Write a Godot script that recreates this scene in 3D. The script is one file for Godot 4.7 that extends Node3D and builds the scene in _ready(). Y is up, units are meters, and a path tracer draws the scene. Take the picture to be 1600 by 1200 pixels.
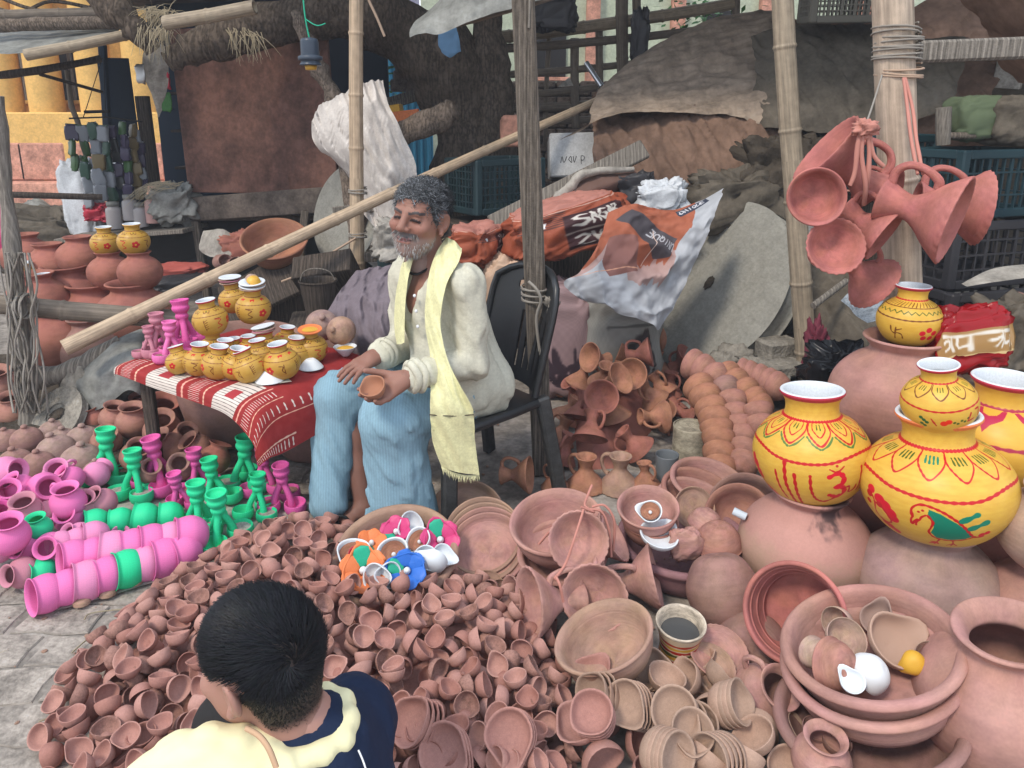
extends Node3D
# A roadside pottery stall. Units metres, y up, the camera looks along -z.
const F := 1150.0
const PITCH := 0.2443
const YC := 468.0   # the lens is shifted: the level line lies above the middle of the picture
const EYE := Vector3(0, 1.4, 0)
var rng := RandomNumberGenerator.new()
var M := {}
var meshes := {}
var nz := FastNoiseLite.new()

# ---------- measuring: a direction in the view, a point on a level plane, a point at a distance ----------
func ray(px: float, py: float) -> Vector3:
	var d := Vector3((px - 800.0) / F, (YC - py) / F, -1.0)
	return d.rotated(Vector3.RIGHT, -PITCH)
func G(px: float, py: float, h := 0.0) -> Vector3:
	var d := ray(px, py)
	return EYE + d * ((h - EYE.y) / d.y)
func Q(px: float, py: float, dist: float) -> Vector3:
	var d := ray(px, py)
	return EYE + d * (-dist / d.z)
func S(p: Vector3, px: float) -> float:
	var fwd := Vector3(0, 0, -1).rotated(Vector3.RIGHT, -PITCH)
	return px * (p - EYE).dot(fwd) / F

# ---------- naming ----------
func tag(o: Node3D, label: String, category := "", group := "", kind := "") -> Node3D:
	if label: o.set_meta("label", label)
	if category: o.set_meta("category", category)
	if group: o.set_meta("group", group)
	if kind: o.set_meta("kind", kind)
	return o
var used := {}
func numbered(n: String) -> String:
	if not used.has(n):
		used[n] = 0
		return n
	used[n] += 1
	return "%s_%03d" % [n, used[n]]
func thing(called: String, label: String, category: String, at := Vector3.ZERO, group := "") -> Node3D:
	var o := Node3D.new()
	o.name = numbered(called)
	add_child(o)
	o.position = at
	return tag(o, label, category, group)
func part(called: String, mesh: Mesh, mat: Material, parent: Node, xf := Transform3D.IDENTITY) -> MeshInstance3D:
	var o := MeshInstance3D.new()
	var n := called
	var k := 0
	while parent.has_node(NodePath(n)):
		k += 1
		n = "%s_%03d" % [called, k]
	o.name = n
	o.mesh = mesh
	o.material_override = mat
	o.transform = xf
	parent.add_child(o)
	return o
func solo(called: String, mesh: Mesh, mat: Material, label: String, category: String, xf := Transform3D.IDENTITY, group := "", kind := "") -> MeshInstance3D:
	var o := MeshInstance3D.new()
	o.name = numbered(called)
	o.mesh = mesh
	o.material_override = mat
	o.transform = xf
	add_child(o)
	tag(o, label, category, group, kind)
	return o
func copy(src: Node3D, label: String, xf: Transform3D) -> Node3D:
	var o: Node3D = src.duplicate()
	o.name = numbered(String(src.name).rstrip("0123456789").trim_suffix("_"))
	add_child(o)
	o.transform = xf
	if label: o.set_meta("label", label)
	return o
func basis_to(axis: Vector3, spin := 0.0, scale := 1.0) -> Basis:
	var y := axis.normalized()
	var x := y.cross(Vector3(0.0, 0.0, 1.0))
	if x.length() < 0.05:
		x = Vector3.RIGHT
	x = (x - y * x.dot(y)).normalized()
	var z := x.cross(y).normalized()
	return Basis(x, y, z) * Basis(Vector3.UP, spin) * Basis.from_scale(Vector3.ONE * scale)

# ---------- meshes ----------
func mk(v: PackedVector3Array, idx: PackedInt32Array, uv := PackedVector2Array(), col := PackedColorArray(), seam := 0) -> ArrayMesh:
	var n := PackedVector3Array()
	n.resize(v.size())
	for i in range(0, idx.size(), 3):
		var a := idx[i]
		var b := idx[i + 1]
		var c := idx[i + 2]
		var f := (v[c] - v[a]).cross(v[b] - v[a])
		n[a] += f
		n[b] += f
		n[c] += f
	if seam > 0:
		for r in range(0, v.size() - seam + 1, seam):
			var s := n[r] + n[r + seam - 1]
			n[r] = s
			n[r + seam - 1] = s
	for i in n.size():
		n[i] = n[i].normalized() if n[i].length_squared() > 1e-20 else Vector3.UP
	var arr := []
	arr.resize(Mesh.ARRAY_MAX)
	arr[Mesh.ARRAY_VERTEX] = v
	arr[Mesh.ARRAY_NORMAL] = n
	arr[Mesh.ARRAY_INDEX] = idx
	if uv.size(): arr[Mesh.ARRAY_TEX_UV] = uv
	if col.size(): arr[Mesh.ARRAY_COLOR] = col
	var m := ArrayMesh.new()
	m.add_surface_from_arrays(Mesh.PRIMITIVE_TRIANGLES, arr)
	return m
func mkflat(v: PackedVector3Array) -> ArrayMesh:
	var arr := []
	arr.resize(Mesh.ARRAY_MAX)
	arr[Mesh.ARRAY_VERTEX] = v
	var n := PackedVector3Array()
	n.resize(v.size())
	for i in range(0, v.size(), 3):
		var f := (v[i + 2] - v[i]).cross(v[i + 1] - v[i]).normalized()
		n[i] = f
		n[i + 1] = f
		n[i + 2] = f
	arr[Mesh.ARRAY_NORMAL] = n
	var m := ArrayMesh.new()
	m.add_surface_from_arrays(Mesh.PRIMITIVE_TRIANGLES, arr)
	return m
func crom(p: Array, t: float):
	var n := p.size() - 1
	var i := clampi(int(floor(t)), 0, n - 1)
	var f := t - i
	var a = p[maxi(i - 1, 0)]
	var b = p[i]
	var c = p[i + 1]
	var d = p[mini(i + 2, n)]
	return b * 1.0 + (c - a) * (0.5 * f) + (a * 2.0 - b * 5.0 + c * 4.0 - d) * (0.5 * f * f) + (b * 3.0 - a - c * 3.0 + d) * (0.5 * f * f * f)
func smooth_line(p: Array, per: int) -> Array:
	var out := []
	var n := (p.size() - 1) * per
	for i in n + 1:
		out.append(crom(p, float(i) / per))
	return out
func prof(a: Array, per := 4) -> Array:   # flat list r, y, r, y ... smoothed
	var p := []
	for i in range(0, a.size(), 2):
		p.append(Vector2(a[i], a[i + 1]))
	return smooth_line(p, per)
func lathe(p: Array, segs := 40, scallop := 0, amp := 0.0, scallop_from := 0.45, wob := 0.0) -> ArrayMesh:
	var v := PackedVector3Array()
	var uv := PackedVector2Array()
	var idx := PackedInt32Array()
	var total := 0.0
	for i in range(1, p.size()):
		total += (p[i] as Vector2).distance_to(p[i - 1])
	var at := 0.0
	for i in p.size():
		var q: Vector2 = p[i]
		if i > 0: at += q.distance_to(p[i - 1])
		for k in segs + 1:
			var t := -PI / 2 + TAU * k / segs
			var r := maxf(q.x, 0.0)
			if scallop > 0 and q.x > scallop_from:
				r *= 1.0 + amp * cos(t * scallop)
			if wob > 0.0:
				r *= 1.0 + wob * (sin(t * 2.0 + q.y * 3.0) + 0.6 * sin(t * 3.0 + 1.3 - q.y * 5.0))
			v.append(Vector3(r * cos(t), q.y, r * sin(t)))
			uv.append(Vector2(1.0 - float(k) / segs, 1.0 - at / total))
	for i in p.size() - 1:
		for k in segs:
			var a := i * (segs + 1) + k
			var b := a + segs + 1
			idx.append_array([a, a + 1, b, a + 1, b + 1, b])
	return mk(v, idx, uv, PackedColorArray(), segs + 1)
func frames(path: Array) -> Array:
	var out := []
	var x := Vector3.ZERO
	for i in path.size():
		var t: Vector3 = (path[mini(i + 1, path.size() - 1)] - path[maxi(i - 1, 0)]).normalized()
		if i == 0:
			x = t.cross(Vector3(0.31, 0.2, 0.93))
			if x.length() < 0.1: x = t.cross(Vector3.RIGHT)
		x = (x - t * x.dot(t)).normalized()
		out.append([x, t.cross(x), t])
	return out
func tube(path: Array, radii, segs := 10, wob := 0.0, capped := true) -> ArrayMesh:
	var v := PackedVector3Array()
	var uv := PackedVector2Array()
	var idx := PackedInt32Array()
	var fr := frames(path)
	var at := 0.0
	var n := path.size()
	for i in n:
		var r: float = radii if typeof(radii) == TYPE_FLOAT else crom(radii, float(i) / (n - 1) * (radii.size() - 1))
		if i > 0: at += (path[i] as Vector3).distance_to(path[i - 1])
		for k in segs + 1:
			var t := TAU * k / segs
			var rr := r
			var c: Vector3 = path[i]
			var off: Vector3 = fr[i][0] * cos(t) + fr[i][1] * sin(t)
			if wob > 0.0:
				rr *= 1.0 + wob * nz.get_noise_3dv((c + off * r) * 90.0 / maxf(r * 12.0, 0.2))
			v.append(c + off * rr)
			uv.append(Vector2(float(k) / segs, at))
	for i in n - 1:
		for k in segs:
			var a := i * (segs + 1) + k
			var b := a + segs + 1
			idx.append_array([a, b, a + 1, a + 1, b, b + 1])
	var seam := segs + 1
	if capped:
		for e in 2:
			var base := v.size()
			var row := 0 if e == 0 else (n - 1) * seam
			for k in seam:
				v.append(v[row + k])
				uv.append(Vector2(v[row + k].x, v[row + k].y) * 3.0)
			for k in range(1, segs - 1):
				if e == 0: idx.append_array([base, base + k, base + k + 1])
				else: idx.append_array([base, base + k + 1, base + k])
	return mk(v, idx, uv, PackedColorArray(), 0 if capped and wob > 0.3 else seam)
func bamboo(a: Vector3, b: Vector3, r: float, bow := 0.01, gap := 0.3, r2 := -1.0) -> ArrayMesh:
	var path := []
	var rad := []
	var l := a.distance_to(b)
	if r2 < 0.0: r2 = r * 0.9
	var side := (b - a).normalized().cross(Vector3(0.3, 0.2, 0.9)).normalized()
	var at := 0.0
	var ts := [0.0]
	var k := 0
	while at < l:
		at += gap * (0.85 + 0.3 * fmod(k * 0.618, 1.0))
		k += 1
		if at < l - 0.03:
			ts.append_array([(at - 0.014) / l, (at - 0.006) / l, at / l, (at + 0.007) / l, (at + 0.016) / l])
	ts.append(1.0)
	for i in ts.size():
		var t: float = ts[i]
		path.append(a.lerp(b, t) + side * sin(t * PI) * bow * l + side.rotated((b - a).normalized(), 1.5) * 0.004 * sin(t * 9.0))
		var rr := lerpf(r, r2, t)
		if i > 0 and i < ts.size() - 1:
			var m := (i - 1) % 5
			rr *= [1.0, 1.06, 1.12, 1.03, 0.985][m]
		rad.append(rr)
	var v := PackedVector3Array()
	var uv := PackedVector2Array()
	var idx := PackedInt32Array()
	var fr := frames(path)
	var segs := 14
	for i in path.size():
		for q in segs + 1:
			var an := TAU * q / segs
			v.append(path[i] + (fr[i][0] * cos(an) + fr[i][1] * sin(an)) * rad[i])
			uv.append(Vector2(float(q) / segs, ts[i] * l))
	for i in path.size() - 1:
		for q in segs:
			var x := i * (segs + 1) + q
			var y := x + segs + 1
			idx.append_array([x, y, x + 1, x + 1, y, y + 1])
	# hollow ends
	for e in 2:
		var row := 0 if e == 0 else (path.size() - 1) * (segs + 1)
		var c: Vector3 = path[0] if e == 0 else path[-1]
		var inw := ((b - a) if e == 0 else (a - b)).normalized() * 0.06
		var base := v.size()
		for q in segs + 1:
			v.append(c.lerp(v[row + q], 0.72))
			uv.append(Vector2(0.1, 0.1))
		for q in segs + 1:
			v.append(c.lerp(v[row + q], 0.7) + inw)
			uv.append(Vector2(0.1, 0.1))
		for q in segs:
			var o := row + q
			var i1 := base + q
			var i2 := i1 + segs + 1
			if e == 0: idx.append_array([o, o + 1, i1, o + 1, i1 + 1, i1, i1, i1 + 1, i2, i1 + 1, i2 + 1, i2])
			else: idx.append_array([o, i1, o + 1, o + 1, i1, i1 + 1, i1, i2, i1 + 1, i1 + 1, i2, i2 + 1])
	return mk(v, idx, uv)
func add_box(v: PackedVector3Array, xf: Transform3D, size: Vector3, bev := 0.004) -> void:
	var h := size * 0.5
	bev = minf(bev, minf(h.x, minf(h.y, h.z)) * 0.45)
	var c := {}
	for sx in [-1, 1]:
		for sy in [-1, 1]:
			for sz in [-1, 1]:
				var s := Vector3(sx, sy, sz)
				for ax in 3:
					var p := h - Vector3.ONE * bev
					p[ax] = h[ax]
					c[[sx, sy, sz, ax]] = xf * (p * s)
	var quad := func(a: Vector3, b: Vector3, d: Vector3, e: Vector3, o: Vector3):
		if (d - a).cross(b - a).dot(o) < 0.0:
			v.append_array([a, d, b, a, e, d])
		else:
			v.append_array([a, b, d, a, d, e])
	for ax in 3:
		var u := (ax + 1) % 3
		var w := (ax + 2) % 3
		for s in [-1, 1]:
			var q := []
			for t in [[-1, -1], [1, -1], [1, 1], [-1, 1]]:
				var k := [0, 0, 0, ax]
				k[ax] = s
				k[u] = t[0]
				k[w] = t[1]
				q.append(c[k])
			quad.call(q[0], q[1], q[2], q[3], xf.basis[ax] * float(s))
		if bev > 0.0:
			for su in [-1, 1]:
				for sw in [-1, 1]:
					var q := []
					for t in [[-1, u], [1, u], [1, w], [-1, w]]:
						var k := [0, 0, 0, t[1]]
						k[ax] = t[0]
						k[u] = su
						k[w] = sw
						q.append(c[k])
					quad.call(q[0], q[1], q[2], q[3], xf.basis[u] * float(su) + xf.basis[w] * float(sw))
	if bev > 0.0:
		for sx in [-1, 1]:
			for sy in [-1, 1]:
				for sz in [-1, 1]:
					var a: Vector3 = c[[sx, sy, sz, 0]]
					var b: Vector3 = c[[sx, sy, sz, 1]]
					var d: Vector3 = c[[sx, sy, sz, 2]]
					if (d - a).cross(b - a).dot(xf.basis * Vector3(sx, sy, sz)) < 0.0:
						v.append_array([a, d, b])
					else:
						v.append_array([a, b, d])
func box(size: Vector3, bev := 0.004) -> ArrayMesh:
	var v := PackedVector3Array()
	add_box(v, Transform3D.IDENTITY, size, bev)
	return mkflat(v)
func beam(a: Vector3, b: Vector3, w: float, t: float, bev := 0.004, face := Vector3(0, 0, 1)) -> ArrayMesh:
	var v := PackedVector3Array()
	add_beam(v, a, b, w, t, bev, face)
	return mkflat(v)
func add_beam(v: PackedVector3Array, a: Vector3, b: Vector3, w: float, t: float, bev := 0.004, face := Vector3(0, 0, 1)) -> void:
	var y := (b - a).normalized()
	var x := y.cross(face).normalized()
	add_box(v, Transform3D(Basis(x, y, x.cross(y)), (a + b) * 0.5), Vector3(w, a.distance_to(b), t), bev)
func grid(nu: int, nv: int, f: Callable, closed_u := false, wrapped := false) -> ArrayMesh:
	var v := PackedVector3Array()
	var uv := PackedVector2Array()
	var idx := PackedInt32Array()
	for j in nv + 1:
		for i in nu + 1:
			var a := float(i) / nu
			var b := float(j) / nv
			v.append(f.call(a, b))
			uv.append(Vector2(0.75 - a, 1.0 - b) if wrapped else Vector2(a, b))
	for j in nv:
		for i in nu:
			var a := j * (nu + 1) + i
			var b := a + nu + 1
			idx.append_array([a, a + 1, b, a + 1, b + 1, b])
	return mk(v, idx, uv, PackedColorArray(), nu + 1 if closed_u else 0)
# a sheet through rows of measured points [x, y, distance]; folds run as ridged noise
func sheet(rows: Array, nu: int, nv: int, amp := 0.0, freq := 6.0, stretch := Vector3.ONE, sd := 0) -> ArrayMesh:
	var pts := []
	for r in rows:
		var l := []
		for q in r:
			l.append(q if typeof(q) == TYPE_VECTOR3 else Q(q[0], q[1], q[2]))
		pts.append(l)
	return grid(nu, nv, func(a, b):
		var line := []
		for l in pts:
			line.append(crom(l, a * (l.size() - 1)))
		var p: Vector3 = crom(line, b * (line.size() - 1))
		if amp > 0.0:
			var lean := 0.0 if stretch == Vector3.ONE else 0.45
			var q := Vector3(p.x + p.y * lean, p.y - p.x * lean * 0.5, p.z) * freq * stretch + Vector3(sd, sd * 2.0, 0)
			var n := (1.0 - absf(nz.get_noise_3dv(q * 55.0)) * 2.6) + 0.5 * nz.get_noise_3dv(q * 140.0)
			p += Vector3(0.2, 0.35, 0.8) * n * amp * 0.6
		return p)
# ring loft: each ring [centre, half axis one, half axis two]; a0..a1 the arc kept
func loft(rings: Array, a0: float, a1: float, nu: int, nv: int, fold := 0.0, nf := 9.0, sd := 0.0, square := 1.0) -> ArrayMesh:
	var cs := []
	var xs := []
	var ys := []
	for r in rings:
		cs.append(r[0])
		xs.append(r[1])
		ys.append(r[2])
	var n := rings.size() - 1
	var f := func(a, b):
		var t: float = lerpf(a0, a1, a)
		var c: Vector3 = crom(cs, b * n)
		var x: Vector3 = crom(xs, b * n)
		var y: Vector3 = crom(ys, b * n)
		var k: float = 1.0 + fold * b * (sin(t * nf + sd + b * 2.0) + 0.5 * sin(t * nf * 1.7 + 2.0 * sd)) + fold * 0.5 * sin(b * 9.0 + t * 2.0)
		var cx := cos(t)
		var cy := sin(t)
		cx = signf(cx) * pow(absf(cx), square)
		cy = signf(cy) * pow(absf(cy), square)
		return c + (x * cx + y * cy) * k
	return grid(nu, nv, f, absf(a1 - a0 - TAU) < 0.001)
# lumpy cushion or sack, local axes, half sizes h
func sack(h: Vector3, lump := 0.1, sd := 0.0, nu := 48, nv := 32, e := 0.55, freq := 1.0) -> ArrayMesh:
	var g := func(a, b):
		var t: float = TAU * a
		var f: float = -PI / 2 + PI * b
		var p := Vector3(signf(cos(f)) * pow(absf(cos(f)), e) * signf(cos(t)) * pow(absf(cos(t)), e), signf(sin(f)) * pow(absf(sin(f)), e), pow(maxf(cos(f), 0.0), e) * signf(sin(t)) * pow(absf(sin(t)), e))
		var q := p * 60.0 * freq + Vector3(sd * 31.0, sd * 17.0, sd)
		var k := 1.0 + lump * (nz.get_noise_3dv(q) + 0.5 * (0.5 - absf(nz.get_noise_3dv(q * 2.3)) * 2.0))
		return p * h * k
	return grid(nu, nv, g, true, true)
func rock(h: Vector3, lump := 0.3, sd := 0.0) -> ArrayMesh:
	return sack(h, lump, sd, 24, 16, 0.8)

# ---------- distance fields meshed with surface nets ----------
class Field:
	var o: Vector3
	var c: float
	var n: Vector3i
	var f := PackedFloat32Array()
	func _init(lo: Vector3, hi: Vector3, cell: float):
		o = lo
		c = cell
		n = Vector3i(((hi - lo) / cell).ceil()) + Vector3i.ONE
		f.resize(n.x * n.y * n.z)
		f.fill(1.0)
	func span(lo: Vector3, hi: Vector3) -> Array:
		var a := Vector3i(((lo - o) / c).floor()).clamp(Vector3i.ZERO, n - Vector3i.ONE)
		var b := Vector3i(((hi - o) / c).ceil()).clamp(Vector3i.ZERO, n - Vector3i.ONE)
		return [a, b]
	func put(i: int, d: float, k: float) -> void:
		var e := f[i]
		if k < 0.0:   # carve
			var kk := -k
			var h0 := maxf(kk - absf(e + d), 0.0) / kk
			f[i] = maxf(e, -d) + h0 * h0 * kk * 0.25
			return
		var h := maxf(k - absf(e - d), 0.0) / k
		f[i] = minf(e, d) - h * h * k * 0.25
	func cap(a: Vector3, b: Vector3, ra: float, rb: float, k := 0.02) -> void:
		var m := maxf(ra, rb) + absf(k) + c * 2.0
		var s := span(a.min(b) - Vector3.ONE * m, a.max(b) + Vector3.ONE * m)
		var ab := b - a
		var l2 := maxf(ab.length_squared(), 1e-9)
		for z in range(s[0].z, s[1].z + 1):
			for y in range(s[0].y, s[1].y + 1):
				var row: int = (z * n.y + y) * n.x
				for x in range(s[0].x, s[1].x + 1):
					var p := o + Vector3(x, y, z) * c - a
					var t := clampf(p.dot(ab) / l2, 0.0, 1.0)
					put(row + x, (p - ab * t).length() - lerpf(ra, rb, t), k)
	func ell(at: Vector3, r: Vector3, k := 0.02, rot := Basis.IDENTITY) -> void:
		var m := maxf(r.x, maxf(r.y, r.z)) + absf(k) + c * 2.0
		var s := span(at - Vector3.ONE * m, at + Vector3.ONE * m)
		var inv := rot.transposed()
		var rm := minf(r.x, minf(r.y, r.z))
		for z in range(s[0].z, s[1].z + 1):
			for y in range(s[0].y, s[1].y + 1):
				var row: int = (z * n.y + y) * n.x
				for x in range(s[0].x, s[1].x + 1):
					var p := inv * (o + Vector3(x, y, z) * c - at)
					var q := p / r
					var l := q.length()
					var g := (q / r).length()
					put(row + x, l * (l - 1.0) / g if g > 1e-6 else -rm, k)
	func mesh(xf, color) -> Array:   # [verts, idx, colours]
		var v := PackedVector3Array()
		var idx := PackedInt32Array()
		var col := PackedColorArray()
		var at := {}
		var sx := 1
		var sy := n.x
		var sz := n.x * n.y
		var offs := [0, sx, sy, sx + sy, sz, sx + sz, sy + sz, sx + sy + sz]
		var edges := [[0, 1], [2, 3], [4, 5], [6, 7], [0, 2], [1, 3], [4, 6], [5, 7], [0, 4], [1, 5], [2, 6], [3, 7]]
		for z in n.z - 1:
			for y in n.y - 1:
				var row := (z * n.y + y) * n.x
				for x in n.x - 1:
					var i := row + x
					var first := f[i] < 0.0
					if (f[i + 1] < 0.0) == first and (f[i + sy] < 0.0) == first and (f[i + sy + 1] < 0.0) == first and (f[i + sz] < 0.0) == first and (f[i + sz + 1] < 0.0) == first and (f[i + sz + sy] < 0.0) == first and (f[i + sz + sy + 1] < 0.0) == first:
						continue
					var sum := Vector3.ZERO
					var cnt := 0
					for e in edges:
						var fa := f[i + offs[e[0]]]
						var fb := f[i + offs[e[1]]]
						if (fa < 0.0) != (fb < 0.0):
							var t := fa / (fa - fb)
							var pa := Vector3(e[0] & 1, (e[0] >> 1) & 1, (e[0] >> 2) & 1)
							var pb := Vector3(e[1] & 1, (e[1] >> 1) & 1, (e[1] >> 2) & 1)
							sum += pa.lerp(pb, t)
							cnt += 1
					at[i] = v.size()
					var p := o + (Vector3(x, y, z) + sum / cnt) * c
					v.append(p)
		for i in at.keys():
			var z: int = i / sz
			var y: int = (i / sy) % n.y
			var x: int = i % n.x
			var a := f[i] < 0.0
			for ax in 3:
				var st: int = [sx, sy, sz][ax]
				if (f[i + st] < 0.0) == a: continue
				var u: int = [sy, sz, sx][ax]
				var w: int = [sz, sx, sy][ax]
				var i2: int = i - u
				var i3: int = i - w
				var i4: int = i - u - w
				if not (at.has(i2) and at.has(i3) and at.has(i4)): continue
				if a: idx.append_array([at[i], at[i3], at[i2], at[i3], at[i4], at[i2]])
				else: idx.append_array([at[i], at[i2], at[i3], at[i3], at[i2], at[i4]])
		var out := PackedVector3Array()
		for p in v:
			out.append(xf.call(p) if xf != null else p)
			col.append(color.call(p) if color != null else Color.WHITE)
		return [out, idx, col]
func field_mesh(f: Field, xf = null, color = null, extra := []) -> ArrayMesh:
	var r := f.mesh(xf, color)
	var v: PackedVector3Array = r[0]
	var idx: PackedInt32Array = r[1]
	var col: PackedColorArray = r[2]
	for e in extra:
		var base := v.size()
		v.append_array(e[0])
		for i in e[1]: idx.append(base + i)
		col.append_array(e[2])
	return mk(v, idx, PackedVector2Array(), col)

# ---------- pictures ----------
func noise_img(w: int, h: int, f: Callable) -> Image:
	var im := Image.create(w, h, false, Image.FORMAT_RGB8)
	for y in h:
		for x in w:
			im.set_pixel(x, y, f.call(float(x) / w, float(y) / h))
	return im
var seamless: Image
func fb(u: float, v: float, fx: float, fy: float, sd := 0.0) -> float:   # seamless in u and v, about -1..1
	if seamless == null:
		var q := FastNoiseLite.new()
		q.seed = 5
		q.frequency = 0.016
		q.fractal_octaves = 4
		seamless = q.get_seamless_image(256, 256)
	var kx := roundf(fx * 1.3) if fx >= 0.5 else 0.0
	var ky := roundf(fy * 1.3) if fy >= 0.5 else 0.0
	var x := (u * kx + sd * 0.37) * 256.0
	var y := (v * ky + sd * 0.61) * 256.0
	var xi := int(floor(x))
	var yi := int(floor(y))
	var a := seamless.get_pixel(posmod(xi, 256), posmod(yi, 256)).r
	var b := seamless.get_pixel(posmod(xi + 1, 256), posmod(yi, 256)).r
	var c := seamless.get_pixel(posmod(xi, 256), posmod(yi + 1, 256)).r
	var n := a + (b - a) * (x - xi) + (c - a) * (y - yi)
	return clampf((n - 0.5) * 2.6, -1.0, 1.0)
func tex(im: Image) -> ImageTexture:
	return ImageTexture.create_from_image(im)
func L(r: float, g: float, b: float) -> Color:
	return Color(r, g, b).linear_to_srgb()
func mat(c: Color, rough := 0.85, t: Texture2D = null, bump: Texture2D = null, depth := 0.1, spec := 0.35) -> StandardMaterial3D:
	var m := StandardMaterial3D.new()
	m.albedo_color = c
	m.roughness = rough
	m.metallic_specular = spec
	m.albedo_texture = t
	if bump:
		m.heightmap_enabled = true
		m.heightmap_texture = bump
		m.heightmap_scale = depth
	return m
func tri(m: StandardMaterial3D, scale: float, world := false) -> StandardMaterial3D:
	m.uv1_triplanar = true
	m.uv1_world_triplanar = world
	m.uv1_scale = Vector3.ONE * scale
	return m
class Pen:   # strokes and filled shapes on a picture, coordinates in pixels
	var im: Image
	func _init(i: Image):
		im = i
	func dot(x: float, y: float, r: float, c: Color) -> void:
		for j in range(int(floor(y - r)), int(ceil(y + r)) + 1):
			for i in range(int(floor(x - r)), int(ceil(x + r)) + 1):
				if j < 0 or j >= im.get_height(): continue
				var d := Vector2(i - x, j - y).length()
				if d > r + 0.5: continue
				var xi := posmod(i, im.get_width())
				im.set_pixel(xi, j, im.get_pixel(xi, j).lerp(c, clampf(r + 0.5 - d, 0.0, 1.0)))
	func line(pts: Array, w: float, c: Color, uneven := 0.25) -> void:   # flat x, y list
		for k in range(0, pts.size() - 2, 2):
			var a := Vector2(pts[k], pts[k + 1])
			var b := Vector2(pts[k + 2], pts[k + 3])
			var n := maxi(int(a.distance_to(b) / maxf(w * 0.35, 0.7)), 1)
			for i in n + 1:
				var p := a.lerp(b, float(i) / n)
				dot(p.x, p.y, w * 0.5 * (1.0 + uneven * sin(p.x * 0.37 + p.y * 0.23)), c)
	func curve(pts: Array, w: float, c: Color) -> void:
		var fine := []
		var n := pts.size() / 2
		for i in n - 1:
			for s in 8:
				var t := s / 8.0
				for ax in 2:
					var a: float = pts[maxi(i - 1, 0) * 2 + ax]
					var b: float = pts[i * 2 + ax]
					var d: float = pts[(i + 1) * 2 + ax]
					var e: float = pts[mini(i + 2, n - 1) * 2 + ax]
					fine.append(b + (d - a) * 0.5 * t + (a - 2.5 * b + 2.0 * d - 0.5 * e) * t * t + (1.5 * b - 0.5 * a - 1.5 * d + 0.5 * e) * t * t * t)
		fine.append(pts[-2])
		fine.append(pts[-1])
		line(fine, w, c)
	func fill(pts: Array, c: Color) -> void:
		var poly := PackedVector2Array()
		for i in range(0, pts.size(), 2): poly.append(Vector2(pts[i], pts[i + 1]))
		var lo := poly[0]
		var hi := poly[0]
		for p in poly:
			lo = lo.min(p)
			hi = hi.max(p)
		for y in range(int(lo.y), int(hi.y) + 1):
			for x in range(int(lo.x), int(hi.x) + 1):
				if y >= 0 and y < im.get_height() and Geometry2D.is_point_in_polygon(Vector2(x, y), poly):
					im.set_pixel(posmod(x, im.get_width()), y, c)
	# block capitals, each in a box of w x h; down = (0,1) upright
	func word(s: String, x: float, y: float, w: float, h: float, pen: float, c: Color, gap := 0.3, turn := 0.0, flip := false) -> void:
		var G := {"S": [[1, 0.1, 0.5, 0, 0.05, 0.2, 0.2, 0.42, 0.85, 0.6, 0.95, 0.8, 0.5, 1, 0, 0.9]], "A": [[0, 1, 0.5, 0, 1, 1], [0.22, 0.62, 0.8, 0.62]], "G": [[1, 0.15, 0.5, 0, 0.05, 0.3, 0.05, 0.75, 0.5, 1, 0.95, 0.85, 0.95, 0.55, 0.6, 0.55]], "R": [[0, 1, 0, 0, 0.75, 0.02, 0.95, 0.25, 0.7, 0.48, 0, 0.5], [0.45, 0.5, 1, 1]], "U": [[0, 0, 0.02, 0.8, 0.5, 1, 0.98, 0.8, 1, 0]], "N": [[0, 1, 0, 0, 1, 1, 1, 0]], "I": [[0.5, 0, 0.5, 1]], "Q": [[0.5, 0, 0.05, 0.25, 0.05, 0.75, 0.5, 1, 0.95, 0.75, 0.95, 0.25, 0.5, 0], [0.6, 0.7, 1, 1.05]], "E": [[1, 0, 0, 0, 0, 1, 1, 1], [0, 0.5, 0.8, 0.5]], "X": [[0, 0, 1, 1], [1, 0, 0, 1]], "T": [[0, 0, 1, 0], [0.5, 0, 0.5, 1]], "P": [[0, 1, 0, 0, 0.8, 0.02, 0.95, 0.25, 0.8, 0.5, 0, 0.5]], "O": [[0.5, 0, 0.05, 0.25, 0.05, 0.75, 0.5, 1, 0.95, 0.75, 0.95, 0.25, 0.5, 0]], "L": [[0, 0, 0, 1, 1, 1]], "H": [[0, 0, 0, 1], [1, 0, 1, 1], [0, 0.5, 1, 0.5]], "D": [[0, 0, 0, 1, 0.6, 1, 1, 0.7, 1, 0.3, 0.6, 0, 0, 0]], "C": [[1, 0.15, 0.5, 0, 0.05, 0.3, 0.05, 0.75, 0.5, 1, 1, 0.85]]}
		var at := 0.0
		for ch in s:
			if G.has(ch):
				for st in G[ch]:
					var l := []
					for i in range(0, st.size(), 2):
						var q := Vector2(at + st[i] * w, (st[i + 1] if not flip else 1.0 - st[i + 1]) * h).rotated(turn)
						l.append(x + q.x)
						l.append(y + q.y)
					line(l, pen, c, 0.0)
			at += w * (1.0 + gap)


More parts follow.
